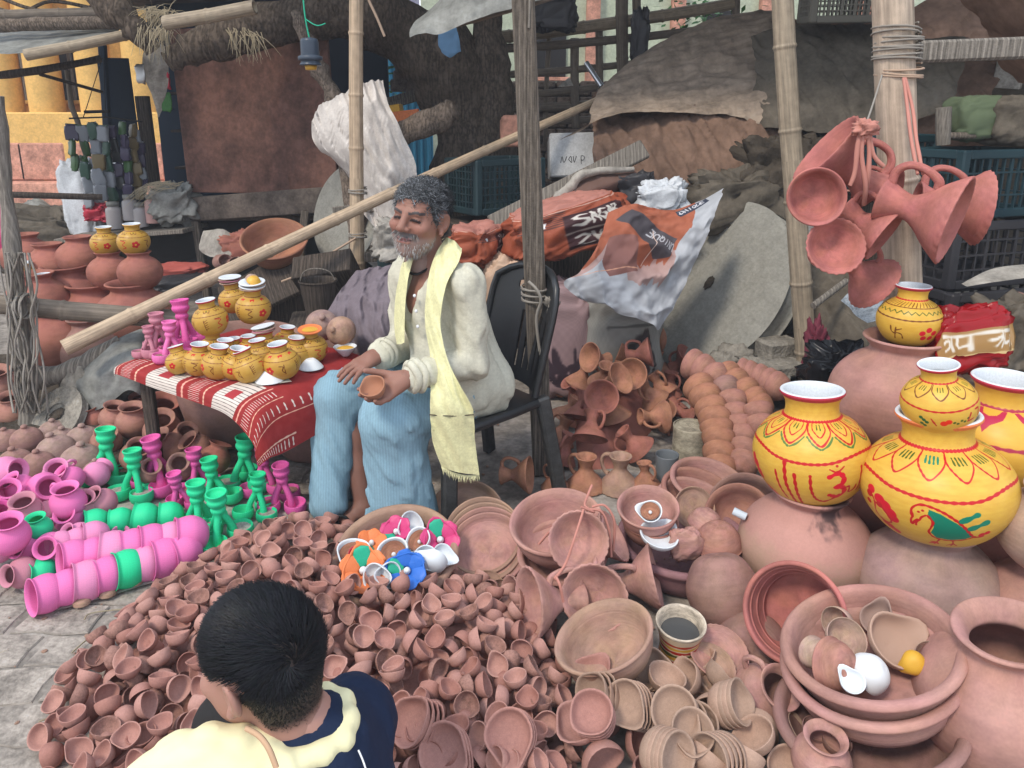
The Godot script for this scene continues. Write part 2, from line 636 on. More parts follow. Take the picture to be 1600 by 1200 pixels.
func _ready() -> void:
	var cam := Camera3D.new()
	cam.name = "camera"
	cam.near = 0.05
	cam.projection = Camera3D.PROJECTION_FRUSTUM
	cam.size = 2.0 * 0.05 * 600.0 / F
	cam.frustum_offset = Vector2(0, 0.05 * (YC - 600.0) / F)
	cam.far = 120.0
	cam.position = EYE
	cam.rotation.x = -PITCH
	add_child(cam)
	var we := WorldEnvironment.new()
	we.name = "environment"
	var env := Environment.new()
	var sky := Sky.new()
	var sm := ProceduralSkyMaterial.new()
	sm.sky_top_color = Color(0.80, 0.85, 0.92)
	sm.sky_horizon_color = Color(0.90, 0.91, 0.92)
	sm.sky_curve = 0.2
	sm.sky_energy_multiplier = 1.12
	sm.ground_bottom_color = Color(0.35, 0.32, 0.3)
	sm.ground_horizon_color = Color(0.6, 0.58, 0.56)
	sky.sky_material = sm
	env.background_mode = Environment.BG_SKY
	env.sky = sky
	env.tonemap_mode = Environment.TONE_MAPPER_LINEAR
	env.tonemap_exposure = 1.68
	env.sdfgi_enabled = true
	env.ssao_enabled = true
	env.ssil_enabled = true
	env.fog_enabled = true
	env.fog_density = 0.006
	env.fog_light_color = Color(0.80, 0.82, 0.86)
	we.environment = env
	add_child(we)
	var sun := DirectionalLight3D.new()
	sun.name = "sun"
	sun.light_energy = 0.5
	sun.light_color = Color(1.0, 0.96, 0.9)
	sun.light_angular_distance = 11.0
	sun.shadow_enabled = true
	sun.rotation = Vector3(deg_to_rad(-52), deg_to_rad(-38), 0)
	add_child(sun)
	rng.seed = 7
	nz.seed = 11
	nz.frequency = 0.02
	nz.fractal_octaves = 3
	make_materials()
	ground()
	backdrop()
	left_back()
	middle_back()
	right_back()
	table_area()
	left_wares()
	middle_wares()
	right_wares()
	lamp_heaps()
	man()
	boy()

func make_materials() -> void:
	# grey-scale variation pictures, multiplied into each colour
	var clay := tex(noise_img(256, 256, func(u, v):
		var n := 0.92 + 0.08 * fb(u, v, 0.7, 0.8, 1) + 0.03 * fb(u, v, 3.0, 4.0, 2) + rng.randf_range(-0.025, 0.025) + 0.02 * fb(0.3, v, 0.1, 6.0, 4)
		return Color(n, n * (1.0 + 0.02 * fb(u, v, 1, 1, 9)), n * (1.0 + 0.03 * fb(u, v, 1.1, 0.9, 8)))))
	var clay_h := tex(noise_img(256, 256, func(u, v):
		var n := 0.5 + 0.25 * fb(0.1, v, 0.1, 7.0, 3) + 0.16 * fb(u, v, 1.0, 9.0, 5) + rng.randf_range(-0.09, 0.09)
		return Color(n, n, n)))
	var wood := tex(noise_img(256, 256, func(u, v):
		var n := 0.78 + 0.22 * fb(u, v * 0.5, 5.0, 0.4, 1) + 0.14 * fb(u, v, 9.0, 0.8, 2) + rng.randf_range(-0.04, 0.04)
		return Color(n, n * 0.99, n * 0.97)))
	var cane := tex(noise_img(256, 256, func(u, v):
		var n := 0.88 + 0.09 * fb(u, v * 0.5, 3.0, 0.6, 1) + 0.05 * fb(u, v, 9.0, 0.8, 2) + 0.05 * fb(u, v, 1, 2, 7) + rng.randf_range(-0.025, 0.025)
		return Color(n, n * 0.99, n * 0.97)))
	var bark := tex(noise_img(256, 256, func(u, v):
		var r := absf(fb(u, v, 2.4, 1.1, 6))
		var n := clampf(0.62 + 0.5 * r + 0.16 * fb(u, v, 6, 4, 2), 0, 1)
		return Color(n, n * 0.98, n * 0.95)))
	var fine := tex(noise_img(256, 256, func(u, v):
		var n := 0.93 + 0.04 * fb(u, v, 1.2, 1.2, 21) + 0.04 * fb(u, v, 5, 5, 22) + rng.randf_range(-0.03, 0.03)
		return Color(n, n, n)))
	var blotch := tex(noise_img(256, 256, func(u, v):
		var n := 0.84 + 0.13 * fb(u, v, 0.9, 0.9, 31) + 0.08 * fb(u, v, 3, 3, 32) + 0.05 * fb(u, v, 8, 8, 33) + rng.randf_range(-0.03, 0.03)
		return Color(n, n * 0.985, n * 0.965)))
	var grain := tex(noise_img(256, 256, func(u, v):
		var n := 0.5 + 0.22 * fb(u, v, 3, 3, 41) + 0.18 * fb(u, v, 8, 8, 42) + rng.randf_range(-0.12, 0.12)
		return Color(n, n, n)))
	var weave := tex(noise_img(256, 256, func(u, v):
		var n := 0.92 + 0.05 * sin(u * TAU * 64) * sin(v * TAU * 64) + 0.03 * fb(u, v, 1, 1, 51) + 0.03 * fb(u, v, 6, 6, 52)
		return Color(n, n, n)))
	var clays := {"clay": [0.40, 0.195, 0.15], "clay_pink": [0.47, 0.25, 0.21], "clay_red": [0.36, 0.14, 0.105], "clay_orange": [0.40, 0.185, 0.115], "clay_buff": [0.42, 0.26, 0.19], "clay_pale": [0.47, 0.32, 0.25], "clay_dusk": [0.33, 0.185, 0.155], "clay_grey": [0.37, 0.245, 0.21], "clay_rose": [0.46, 0.165, 0.14], "clay_plum": [0.27, 0.14, 0.15]}
	for k in clays:
		var c: Array = clays[k]
		M[k] = mat(L(c[0], c[1], c[2]), 0.82, clay, clay_h, 0.09, 0.3)
		M[k].uv1_scale = Vector3(1, 1, 1)
	M.lamp_a = tri(mat(L(0.43, 0.22, 0.185), 0.88, fine, null, 0.03, 0.25), 9.0)
	M.lamp_b = tri(mat(L(0.47, 0.25, 0.21), 0.88, fine, null, 0.03, 0.25), 9.0)
	M.lamp_c = tri(mat(L(0.39, 0.19, 0.155), 0.88, fine, null, 0.03, 0.25), 9.0)
	M.lamp_pale = tri(mat(L(0.47, 0.31, 0.235), 0.88, fine, null, 0.03, 0.25), 9.0)
	M.lamp_pale_b = tri(mat(L(0.42, 0.285, 0.215), 0.88, fine, null, 0.03, 0.25), 9.0)
	var soot := noise_img(256, 256, func(u, v):
		var n := 0.95 + 0.04 * fb(u, v, 1, 1, 1) + rng.randf_range(-0.02, 0.02)
		var s := smoothstep(0.11, 0.03, Vector2((u - 0.64), (v - 0.50) * 1.3 + (u - 0.64) * 0.5).length() + 0.03 * fb(u, v, 4, 4, 5))
		var low := smoothstep(0.63, 0.70, v + 0.02 * fb(u, v, 2, 2, 9))
		return Color(lerpf(n, 0.45, s), lerpf(n * (1.0 + 0.09 * low), 0.48, s), lerpf(n * (1.0 + 0.02 * low), 0.52, s)))
	M.clay_soot = mat(L(0.47, 0.25, 0.21), 0.82, tex(soot), clay_h, 0.05, 0.3)
	M.lamp_d = tri(mat(L(0.49, 0.27, 0.225), 0.9, fine, null, 0.03, 0.2), 7.0)
	M.lamp_e = tri(mat(L(0.42, 0.235, 0.20), 0.9, blotch, null, 0.03, 0.2), 11.0)
	var brush := tex(noise_img(256, 256, func(u, v):
		var bare := smoothstep(0.52, 0.75, fb(u, v, 3, 3, 61) + 0.3 * fb(u, v, 9, 9, 62))
		var n := 0.93 + 0.08 * fb(u, v, 7.0, 1.0, 63) + rng.randf_range(-0.02, 0.02)
		return Color(n * lerpf(1.0, 0.72, bare), n * lerpf(1.0, 0.85, bare), n * lerpf(1.0, 0.66, bare))))
	M.pink = tri(mat(L(0.88, 0.19, 0.50), 0.68, brush, null, 0.03, 0.4), 6.0)
	M.pink_light = tri(mat(L(0.86, 0.29, 0.54), 0.75, brush, null, 0.03, 0.35), 6.0)
	M.pink_hot = tri(mat(L(0.82, 0.12, 0.43), 0.62, brush, null, 0.03, 0.4), 6.0)
	M.pink_dusty = tri(mat(L(0.60, 0.24, 0.32), 0.85, brush, null, 0.03, 0.3), 6.0)
	M.green = tri(mat(L(0.02, 0.70, 0.33), 0.6, brush, null, 0.03, 0.4), 6.0)
	M.white_paint = tri(mat(L(0.74, 0.78, 0.82), 0.5, fine, null, 0.02, 0.4), 5.0)
	M.chalk = tri(mat(L(0.78, 0.80, 0.82), 0.9, fine, null, 0.02, 0.2), 8.0)
	M.red_paint = tri(mat(L(0.50, 0.03, 0.06), 0.5, fine, null, 0.02, 0.4), 5.0)
	M.orange_paint = tri(mat(L(0.80, 0.22, 0.07), 0.5, fine, null, 0.02, 0.4), 5.0)
	M.blue_paint = tri(mat(L(0.03, 0.16, 0.60), 0.45, fine, null, 0.02, 0.4), 5.0)
	M.magenta_paint = tri(mat(L(0.62, 0.05, 0.19), 0.45, fine, null, 0.02, 0.4), 5.0)
	M.leaf_paint = tri(mat(L(0.02, 0.42, 0.25), 0.5, fine, null, 0.02, 0.4), 5.0)
	M.gold_paint = tri(mat(L(0.75, 0.42, 0.06), 0.4, fine, null, 0.02, 0.4), 5.0)
	M.yellow_plain = tri(mat(L(0.72, 0.40, 0.04), 0.5, fine, null, 0.02, 0.4), 4.0)
	M.bamboo = mat(L(0.40, 0.33, 0.25), 0.62, cane, grain, 0.03, 0.4)
	M.bamboo.uv1_scale = Vector3(1, 1.3, 1)
	M.bamboo_sunlit = mat(L(0.56, 0.43, 0.31), 0.6, cane, grain, 0.03, 0.4)  # paler bamboo, with the sunlight on it put into the colour
	M.bamboo_big = mat(L(0.56, 0.45, 0.36), 0.55, cane, grain, 0.02, 0.4)
	M.bamboo_dark = mat(L(0.24, 0.20, 0.165), 0.7, cane, grain, 0.03, 0.3)
	M.timber = tri(mat(L(0.20, 0.17, 0.145), 0.85, wood, grain, 0.2, 0.3), 2.2)
	M.timber_dark = tri(mat(L(0.11, 0.088, 0.075), 0.85, wood, grain, 0.2, 0.3), 2.2)
	M.timber_grey = tri(mat(L(0.32, 0.29, 0.26), 0.85, wood, grain, 0.2, 0.3), 2.5)
	M.bark = tri(mat(L(0.15, 0.122, 0.102), 0.95, bark, bark, 0.9, 0.2), 1.6)
	M.bark_pale = tri(mat(L(0.25, 0.205, 0.175), 0.95, bark, bark, 0.6, 0.2), 2.6)
	M.straw = mat(L(0.30, 0.25, 0.17), 0.9)
	M.earth = tri(mat(L(0.36, 0.33, 0.305), 0.95, blotch, grain, 0.5, 0.2), 0.9, true)
	M.paver = tri(mat(L(0.44, 0.40, 0.365), 0.95, blotch, grain, 0.3, 0.2), 1.7, true)
	M.paver_b = tri(mat(L(0.425, 0.385, 0.35), 0.95, blotch, grain, 0.3, 0.2), 1.9, true)
	M.stone = tri(mat(L(0.34, 0.32, 0.285), 0.9, blotch, grain, 0.7, 0.25), 1.8)
	M.stone_wheel = tri(mat(L(0.31, 0.30, 0.265), 0.85, fine, grain, 0.35, 0.3), 1.3)
	M.brick = tri(mat(L(0.30, 0.235, 0.205), 0.92, blotch, grain, 0.5, 0.2), 3.0)
	M.brick_b = tri(mat(L(0.25, 0.205, 0.185), 0.92, blotch, grain, 0.5, 0.2), 3.3)
	M.mortar = tri(mat(L(0.20, 0.185, 0.17), 0.95, blotch, grain, 0.5, 0.2), 2.0)
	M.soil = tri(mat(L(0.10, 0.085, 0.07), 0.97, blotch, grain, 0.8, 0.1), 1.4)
	M.wall_yellow = tri(mat(L(0.84, 0.52, 0.17), 0.85, fine, grain, 0.2, 0.3), 0.8)
	M.wall_pink = tri(mat(L(0.74, 0.38, 0.29), 0.85, blotch, grain, 0.2, 0.3), 0.8)
	M.wall_green = tri(mat(L(0.52, 0.58, 0.44), 0.9, fine, grain, 0.2, 0.3), 0.6)
	M.wall_lilac = tri(mat(L(0.62, 0.58, 0.75), 0.9, fine, grain, 0.2, 0.3), 0.6)
	M.rust = tri(mat(L(0.17, 0.085, 0.066), 0.75, blotch, grain, 0.15, 0.35), 0.8)
	M.board_grey = tri(mat(L(0.15, 0.125, 0.11), 0.85, blotch, grain, 0.2, 0.3), 1.2)
	M.dark_blue = mat(L(0.008, 0.02, 0.042), 0.5)
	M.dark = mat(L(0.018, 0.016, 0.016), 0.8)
	M.black_plastic = tri(mat(L(0.017, 0.018, 0.02), 0.38, fine, null, 0.02, 0.5), 4.0)
	M.black_worn = tri(mat(L(0.05, 0.052, 0.055), 0.55, blotch, grain, 0.08, 0.5), 7.0)
	M.crate = mat(L(0.016, 0.040, 0.047), 0.5, null, null, 0.0, 0.5)
	M.crate_blue = mat(L(0.012, 0.040, 0.052), 0.5, null, null, 0.0, 0.5)
	M.crate_dark = mat(L(0.028, 0.026, 0.03), 0.55, null, null, 0.0, 0.5)
	M.crate_grey = mat(L(0.15, 0.14, 0.115), 0.7)
	M.canvas = tri(mat(L(0.43, 0.35, 0.285), 0.95, blotch, weave, 0.1, 0.15), 0.9)
	M.canvas_brown = tri(mat(L(0.26, 0.17, 0.13), 0.95, blotch, weave, 0.1, 0.15), 1.0)
	M.canvas_dark = tri(mat(L(0.17, 0.15, 0.125), 0.95, blotch, weave, 0.1, 0.15), 1.1)
	M.cloth_purple = tri(mat(L(0.20, 0.165, 0.185), 0.95, fine, weave, 0.1, 0.2), 2.5)
	M.tarp_grey = tri(mat(L(0.28, 0.29, 0.28), 0.6, blotch, null, 0.1, 0.4), 1.5)
	M.tarp_pale = tri(mat(L(0.45, 0.43, 0.40), 0.75, blotch, null, 0.1, 0.3), 1.5)
	M.plastic_white = tri(mat(L(0.66, 0.69, 0.73), 0.5, fine, null, 0.1, 0.4), 2.0)
	M.bag_white = tri(mat(L(0.80, 0.74, 0.69), 0.42, fine, null, 0.1, 0.5), 2.0)
	M.bag_white.backlight_enabled = true
	M.bag_white.backlight = Color(0.5, 0.47, 0.44)
	M.styrofoam = tri(mat(L(0.62, 0.62, 0.62), 0.8, fine, grain, 0.1, 0.3), 2.0)
	M.steel = mat(L(0.55, 0.57, 0.60), 0.28)
	M.steel.metallic = 0.9
	M.rope = mat(L(0.42, 0.30, 0.22), 0.95)
	M.rope_grey = mat(L(0.26, 0.235, 0.205), 0.95)
	M.rope_pink = mat(L(0.46, 0.20, 0.16), 0.95)
	M.water = mat(L(0.05, 0.05, 0.05), 0.06)
	M.corrugated = mat(L(0.05, 0.26, 0.42), 0.55)
	M.leaf = tri(mat(L(0.06, 0.20, 0.05), 0.5, fine), 4.0)
	M.leaf.backlight_enabled = true
	M.leaf.backlight = Color(0.2, 0.3, 0.1)
	M.leaf_pale = tri(mat(L(0.30, 0.42, 0.13), 0.5, fine), 4.0)
	M.glass = mat(Color(0.85, 0.9, 0.92, 0.25), 0.1)
	M.glass.transparency = BaseMaterial3D.TRANSPARENCY_ALPHA
	M.shirt = tri(mat(L(0.60, 0.575, 0.465), 0.9, fine, weave, 0.05, 0.25), 3.0)
	M.scarf = tri(mat(L(0.76, 0.73, 0.42), 0.92, fine, weave, 0.05, 0.2), 3.5)
	var stripe := tex(noise_img(256, 64, func(u, v):
		var n := 0.93 + 0.03 * signf(sin(u * TAU * 22.0)) * smoothstep(0.1, 0.6, absf(sin(u * TAU * 22.0))) + 0.03 * fb(u, v, 6, 3, 3) + rng.randf_range(-0.03, 0.03)
		return Color(n, n, n)))
	M.lungi = tri(mat(L(0.25, 0.40, 0.49), 0.92, stripe, weave, 0.05, 0.2), 5.0)
	M.skin = mat(Color.WHITE, 0.55, null, null, 0.1, 0.4)
	M.skin.vertex_color_use_as_albedo = true
	M.skin.subsurf_scatter_enabled = true
	M.skin.subsurf_scatter_strength = 0.08
	M.vc = mat(Color.WHITE, 0.75)
	M.vc.vertex_color_use_as_albedo = true
	M.hair_vc = mat(Color.WHITE, 0.5, null, null, 0.1, 0.28)
	M.hair_vc.vertex_color_use_as_albedo = true
	M.hair_dark = mat(L(0.012, 0.012, 0.014), 0.42, null, null, 0.1, 0.45)
	M.navy = tri(mat(L(0.012, 0.022, 0.055), 0.8, fine, weave, 0.1, 0.3), 4.0)
	M.clay_tex = mat(Color.WHITE)

func ground() -> void:
	# one sheet of trodden earth to beyond the houses, slightly uneven
	var m := grid(120, 120, func(a, b):
		var x: float = lerpf(-1.0, 1.0, a)
		var z: float = b
		x = signf(x) * pow(absf(x), 1.8) * 40.0
		z = 2.0 - pow(z, 2.2) * 60.0
		return Vector3(x, -0.007 + 0.006 * nz.get_noise_2d(x * 60.0, z * 60.0), z))
	var g := solo("ground", m, M.earth, "", "", Transform3D.IDENTITY, "", "structure")
	var gm := MultiMesh.new()
	gm.transform_format = MultiMesh.TRANSFORM_3D
	gm.mesh = rock(Vector3.ONE, 0.5, 3.0)
	gm.instance_count = 420
	for i in 420:
		var p := Vector3(rng.randf_range(-2.2, 0.9), 0.002, rng.randf_range(-3.4, -1.2))
		var r := 0.0018 + 0.0035 * pow(rng.randf(), 4.0)
		gm.set_instance_transform(i, Transform3D(Basis(Vector3.UP, rng.randf() * TAU) * Basis.from_scale(Vector3(r * 1.3, r * 0.7, r)), p))
	var gv := MultiMeshInstance3D.new()
	gv.name = "gravel"
	gv.multimesh = gm
	gv.material_override = M.clay_buff
	add_child(gv)
	tag(gv, "small crumbs of clay and grit strewn on the ground", "gravel", "", "stuff")
	var sv := PackedVector3Array()
	for i in 130:
		var p := Vector3(rng.randf_range(-2.2, 0.7), 0.005, rng.randf_range(-3.2, -1.3))
		var d := Vector3(rng.randf_range(-1, 1), rng.randf_range(0, 0.06), rng.randf_range(-1, 1)).normalized() * rng.randf_range(0.01, 0.05)
		var s := d.cross(Vector3.UP).normalized() * 0.0009
		sv.append_array([p - s, p + s, p + d, p - s + Vector3(0, 0.001, 0), p + d, p + s * 0.5])
	solo("straw_litter", mkflat(sv), M.straw, "short straws and chaff littering the ground", "straw", Transform3D.IDENTITY, "", "stuff")
	# worn interlocking pavers, near strip only
	var k := 0
	for i in range(-14, 3):
		for j in range(0, 15):
			var c := Vector3(i * 0.235 + (0.117 if j % 2 else 0.0), 0, -0.95 - j * 0.125)
			if c.x > -0.25 or c.x < -3.0: continue
			var v := PackedVector3Array()
			var tilt := Basis.from_euler(Vector3(rng.randf_range(-0.006, 0.006), rng.randf_range(-0.02, 0.02), rng.randf_range(-0.006, 0.006)))
			# a block with notched sides
			var o := [Vector2(-0.112, -0.058), Vector2(-0.04, -0.052), Vector2(0.04, -0.066), Vector2(0.112, -0.058), Vector2(0.106, 0.0), Vector2(0.112, 0.058), Vector2(0.04, 0.066), Vector2(-0.04, 0.052), Vector2(-0.112, 0.058), Vector2(-0.106, 0.0)]
			for q in o.size():
				var a: Vector2 = o[q] * rng.randf_range(0.97, 1.0)
				o[q] = a
			for q in o.size():
				var a: Vector2 = o[q]
				var b: Vector2 = o[(q + 1) % o.size()]
				var a1 := tilt * Vector3(a.x * 0.97, 0.0025, a.y * 0.97)
				var b1 := tilt * Vector3(b.x * 0.97, 0.0025, b.y * 0.97)
				var a0 := tilt * Vector3(a.x, -0.002, a.y)
				var b0 := tilt * Vector3(b.x, -0.002, b.y)
				v.append_array([Vector3(0, 0.0027, 0), a1, b1, a1, a0, b0, a1, b0, b1])
			part("paver", mkflat(v), M.paver if (i * 7 + j * 3) % 3 else M.paver_b, g, Transform3D(Basis.IDENTITY, c + Vector3(0, rng.randf_range(-0.003, 0.003), 0)))
			k += 1


# ---------- builders shared by the background ----------
func crate(called: String, label: String, at: Vector3, yaw: float, size: Vector3, m: Material, nv := 9, nh := 5, pitch := 0.0) -> Node3D:
	var t := thing(called, label, "crate", at, "")
	t.rotation = Vector3(pitch, yaw, 0)
	var w := size.x * 0.5
	var d := size.z * 0.5
	for s in [[-1, -1], [1, -1], [1, 1], [-1, 1]]:
		part("corner_post", box(Vector3(0.045, size.y, 0.045), 0.008), m, t, Transform3D(Basis.IDENTITY, Vector3(s[0] * (w - 0.02), size.y / 2, s[1] * (d - 0.02))))
	for y in [0.02, size.y - 0.02]:
		for s in [-1, 1]:
			part("rim", box(Vector3(size.x - 0.08, 0.04, 0.026), 0.005), m, t, Transform3D(Basis.IDENTITY, Vector3(0, y, s * (d - 0.012))))
			part("rim", box(Vector3(0.026, 0.04, size.z - 0.08), 0.005), m, t, Transform3D(Basis.IDENTITY, Vector3(s * (w - 0.012), y, 0)))
	for f in 4:
		var v := PackedVector3Array()
		var long: float = size.x if f < 2 else size.z
		var n := int(nv * long / size.x)
		for i in n:
			var x: float = (-0.5 + (i + 1.0) / (n + 1)) * (long - 0.06)
			add_box(v, Transform3D(Basis.IDENTITY, Vector3(x, size.y / 2, 0)), Vector3(0.008 if i % 3 != 2 else 0.016, size.y - 0.07, 0.010), 0.0)
		for i in nh:
			add_box(v, Transform3D(Basis.IDENTITY, Vector3(0, 0.05 + (size.y - 0.1) * (i + 0.5) / nh, 0)), Vector3(long - 0.08, 0.007, 0.014), 0.0)
		var b := Basis.IDENTITY if f < 2 else Basis(Vector3.UP, PI / 2)
		var o := Vector3(0, 0, (d - 0.012) * (1 if f == 0 else -1)) if f < 2 else Vector3((w - 0.012) * (1 if f == 2 else -1), 0, 0)
		var p := part("lattice", mkflat(v), m, t, Transform3D(b, o))
		p.set_meta("kind", "stuff")
	part("bottom", box(Vector3(size.x - 0.06, 0.012, size.z - 0.06), 0.002), m, t, Transform3D(Basis.IDENTITY, Vector3(0, 0.012, 0)))
	return t
func rod(a: Array, b: Array, r: float, mt: Material, label: String, called := "bamboo_pole", cat := "pole", group := "", bow := 0.01, gap := 0.3) -> MeshInstance3D:
	var p := Q(a[0], a[1], a[2])
	var q := Q(b[0], b[1], b[2])
	return solo(called, bamboo(Vector3.ZERO, q - p, S(p, r), bow, gap, S(q, b[3] if b.size() > 3 else r * 0.9)), mt, label, cat, Transform3D(Basis.IDENTITY, p), group)
func ties(parent: Node, at: Vector3, axis: Vector3, r: float, turns: int, m: Material, pitch := 0.008) -> void:
	var path := []
	var b := basis_to(axis)
	for i in turns * 12 + 1:
		var t := TAU * i / 12.0
		path.append(at + b * Vector3(cos(t) * r, (i / 12.0 - turns * 0.5) * pitch + 0.006 * sin(t * 0.7), sin(t) * r))
	part("rope_tie", tube(path, 0.0035, 5), m, parent)
func log_path(pts: Array, m: Material, wob := 0.5, segs := 14, per := 5) -> ArrayMesh:
	var path := []
	var rad := []
	for p in pts:
		var q := Q(p[0], p[1], p[2])
		path.append(q)
		rad.append(S(q, p[3]))
	return tube(smooth_line(path, per), rad, segs, wob)
func panel(corners: Array, thick: float, bev := 0.004) -> Array:  # four [x, y, dist] corners TL TR BR BL -> [mesh, transform]
	var tl := Q(corners[0][0], corners[0][1], corners[0][2])
	var tr := Q(corners[1][0], corners[1][1], corners[1][2])
	var br := Q(corners[2][0], corners[2][1], corners[2][2])
	var bl := Q(corners[3][0], corners[3][1], corners[3][2])
	var x := ((tr - tl) + (br - bl)).normalized()
	var y := ((tl - bl) + (tr - br)).normalized()
	y = (y - x * y.dot(x)).normalized()
	var w := ((tr - tl).length() + (br - bl).length()) * 0.5
	var h := ((tl - bl).length() + (tr - br).length()) * 0.5
	return [box(Vector3(w, h, thick), bev), Transform3D(Basis(x, y, x.cross(y)), (tl + tr + bl + br) * 0.25), w, h]
func boxed(called: String, corners: Array, thick: float, m: Material, label: String, cat: String) -> MeshInstance3D:
	var p := panel(corners, thick)
	return solo(called, p[0], m, label, cat, p[1])
func straw_bunch(called: String, at: Vector3, dir: Vector3, n: int, l: float, spread: float, label: String) -> void:
	var v := PackedVector3Array()
	for i in n:
		var d := (dir + Vector3(rng.randf_range(-1, 1), rng.randf_range(-1, 1), rng.randf_range(-1, 1)) * spread).normalized()
		var o := at + Vector3(rng.randf_range(-1, 1), rng.randf_range(-0.3, 0.3), rng.randf_range(-1, 1)) * 0.08
		var ll := l * rng.randf_range(0.4, 1.0)
		var a := o
		for k in 3:
			var b := a + (d + Vector3(0, -0.35 * k, 0)).normalized() * ll / 3.0
			var s := d.cross(Vector3(0.2, 0.4, 1)).normalized() * 0.0028 * (1.0 - k * 0.28)
			var s2 := s * 0.6
			v.append_array([a - s, a + s, b + s2, a - s, b + s2, b - s2])
			a = b
	solo(called, mkflat(v), M.straw, label, "dry grass", Transform3D.IDENTITY, "", "stuff")

func backdrop() -> void:
	# yellow building, far behind the kiosk
	var t := thing("yellow_building", "yellow painted building with round columns and a salmon plinth", "building", Vector3(0, 0, 0))
	var z := -10.5
	part("wall", box(Vector3(6.0, 4.4, 0.3), 0.01), M.wall_yellow, t, Transform3D(Basis.IDENTITY, Vector3(-6.6, 2.2, z - 0.6)))
	part("side_wall", box(Vector3(0.3, 4.4, 4.0), 0.01), M.wall_yellow, t, Transform3D(Basis.IDENTITY, Vector3(-3.4, 2.2, z - 2.77)))
	part("plinth", box(Vector3(6.1, 0.55, 1.1), 0.02), M.wall_pink, t, Transform3D(Basis.IDENTITY, Vector3(-6.6, 0.27, z + 0.1)))
	part("parapet", box(Vector3(5.6, 0.9, 0.18), 0.02), M.wall_yellow, t, Transform3D(Basis.IDENTITY, Vector3(-6.7, 1.0, z + 0.3)))
	for px in [8.0, 72.0, 152.0, 225.0]:
		var c := Q(px, 150, -z - 0.1)
		part("column", lathe(prof([0, 0, 0.30, 0, 0.30, 0.02, 0.22, 0.06, 0.22, 0.9, 0.21, 3.9, 0.3, 3.95, 0.3, 4.1, 0, 4.1], 1), 24), M.wall_yellow, t, Transform3D(Basis.IDENTITY, Vector3(c.x, 0.55, z + 0.1)))
		part("column_base", box(Vector3(0.62, 0.5, 0.62), 0.02), M.wall_pink, t, Transform3D(Basis.IDENTITY, Vector3(c.x, 0.8, z + 0.1)))
	for px in [38.0, 112.0]:
		var c := Q(px, 105, -z + 0.4)
		var w := part("window", box(Vector3(0.5, 0.9, 0.06), 0.005), M.dark, t, Transform3D(Basis.IDENTITY, Vector3(c.x, c.y, z - 0.42)))
		part("frame", box(Vector3(0.05, 0.9, 0.04), 0.004), M.timber_grey, w, Transform3D(Basis.IDENTITY, Vector3(0, 0, 0.05)))
		part("sill", box(Vector3(0.6, 0.05, 0.12), 0.004), M.wall_yellow, w, Transform3D(Basis.IDENTITY, Vector3(0, -0.48, 0.05)))
	# pale house in the middle with a corrugated blue door
	var h := thing("lilac_house", "pale lilac house wall with a blue corrugated door behind the tree", "building", Vector3(0, 0, -9.0))
	part("wall", box(Vector3(2.4, 4.2, 0.3), 0.01), M.wall_lilac, h, Transform3D(Basis.IDENTITY, Vector3(-2.3, 2.1, -0.2)))
	var door := part("door", box(Vector3(0.95, 2.1, 0.05), 0.005), M.corrugated, h, Transform3D(Basis.IDENTITY, Vector3(-1.42, 1.25, 0)))
	for i in 11:
		part("ridge", tube([Vector3(0, -1.0, 0), Vector3(0, 1.0, 0)], 0.022, 6), M.corrugated, door, Transform3D(Basis.IDENTITY, Vector3(-0.42 + i * 0.085, 0, 0.03)))
	# green house behind the fence
	var g := thing("green_house", "pale green house with salmon pilasters beyond the bamboo fence", "building", Vector3(0, 0, -11.0))
	part("wall", box(Vector3(11.0, 5.0, 0.3), 0.01), M.wall_green, g, Transform3D(Basis.IDENTITY, Vector3(4.2, 2.5, -0.3)))
	for x in [1.15, 2.35, 3.6, 5.0]:
		part("pilaster", box(Vector3(0.19, 5.0, 0.16), 0.01), M.wall_pink, g, Transform3D(Basis.IDENTITY, Vector3(x, 2.5, -0.08)))
	for x in [0.55, 2.95]:
		var w := part("window", box(Vector3(0.45, 0.9, 0.05), 0.005), M.dark, g, Transform3D(Basis.IDENTITY, Vector3(x, 2.4, -0.13)))
		part("sill", box(Vector3(0.6, 0.05, 0.1), 0.005), M.wall_pink, w, Transform3D(Basis.IDENTITY, Vector3(0, -0.48, 0.03)))

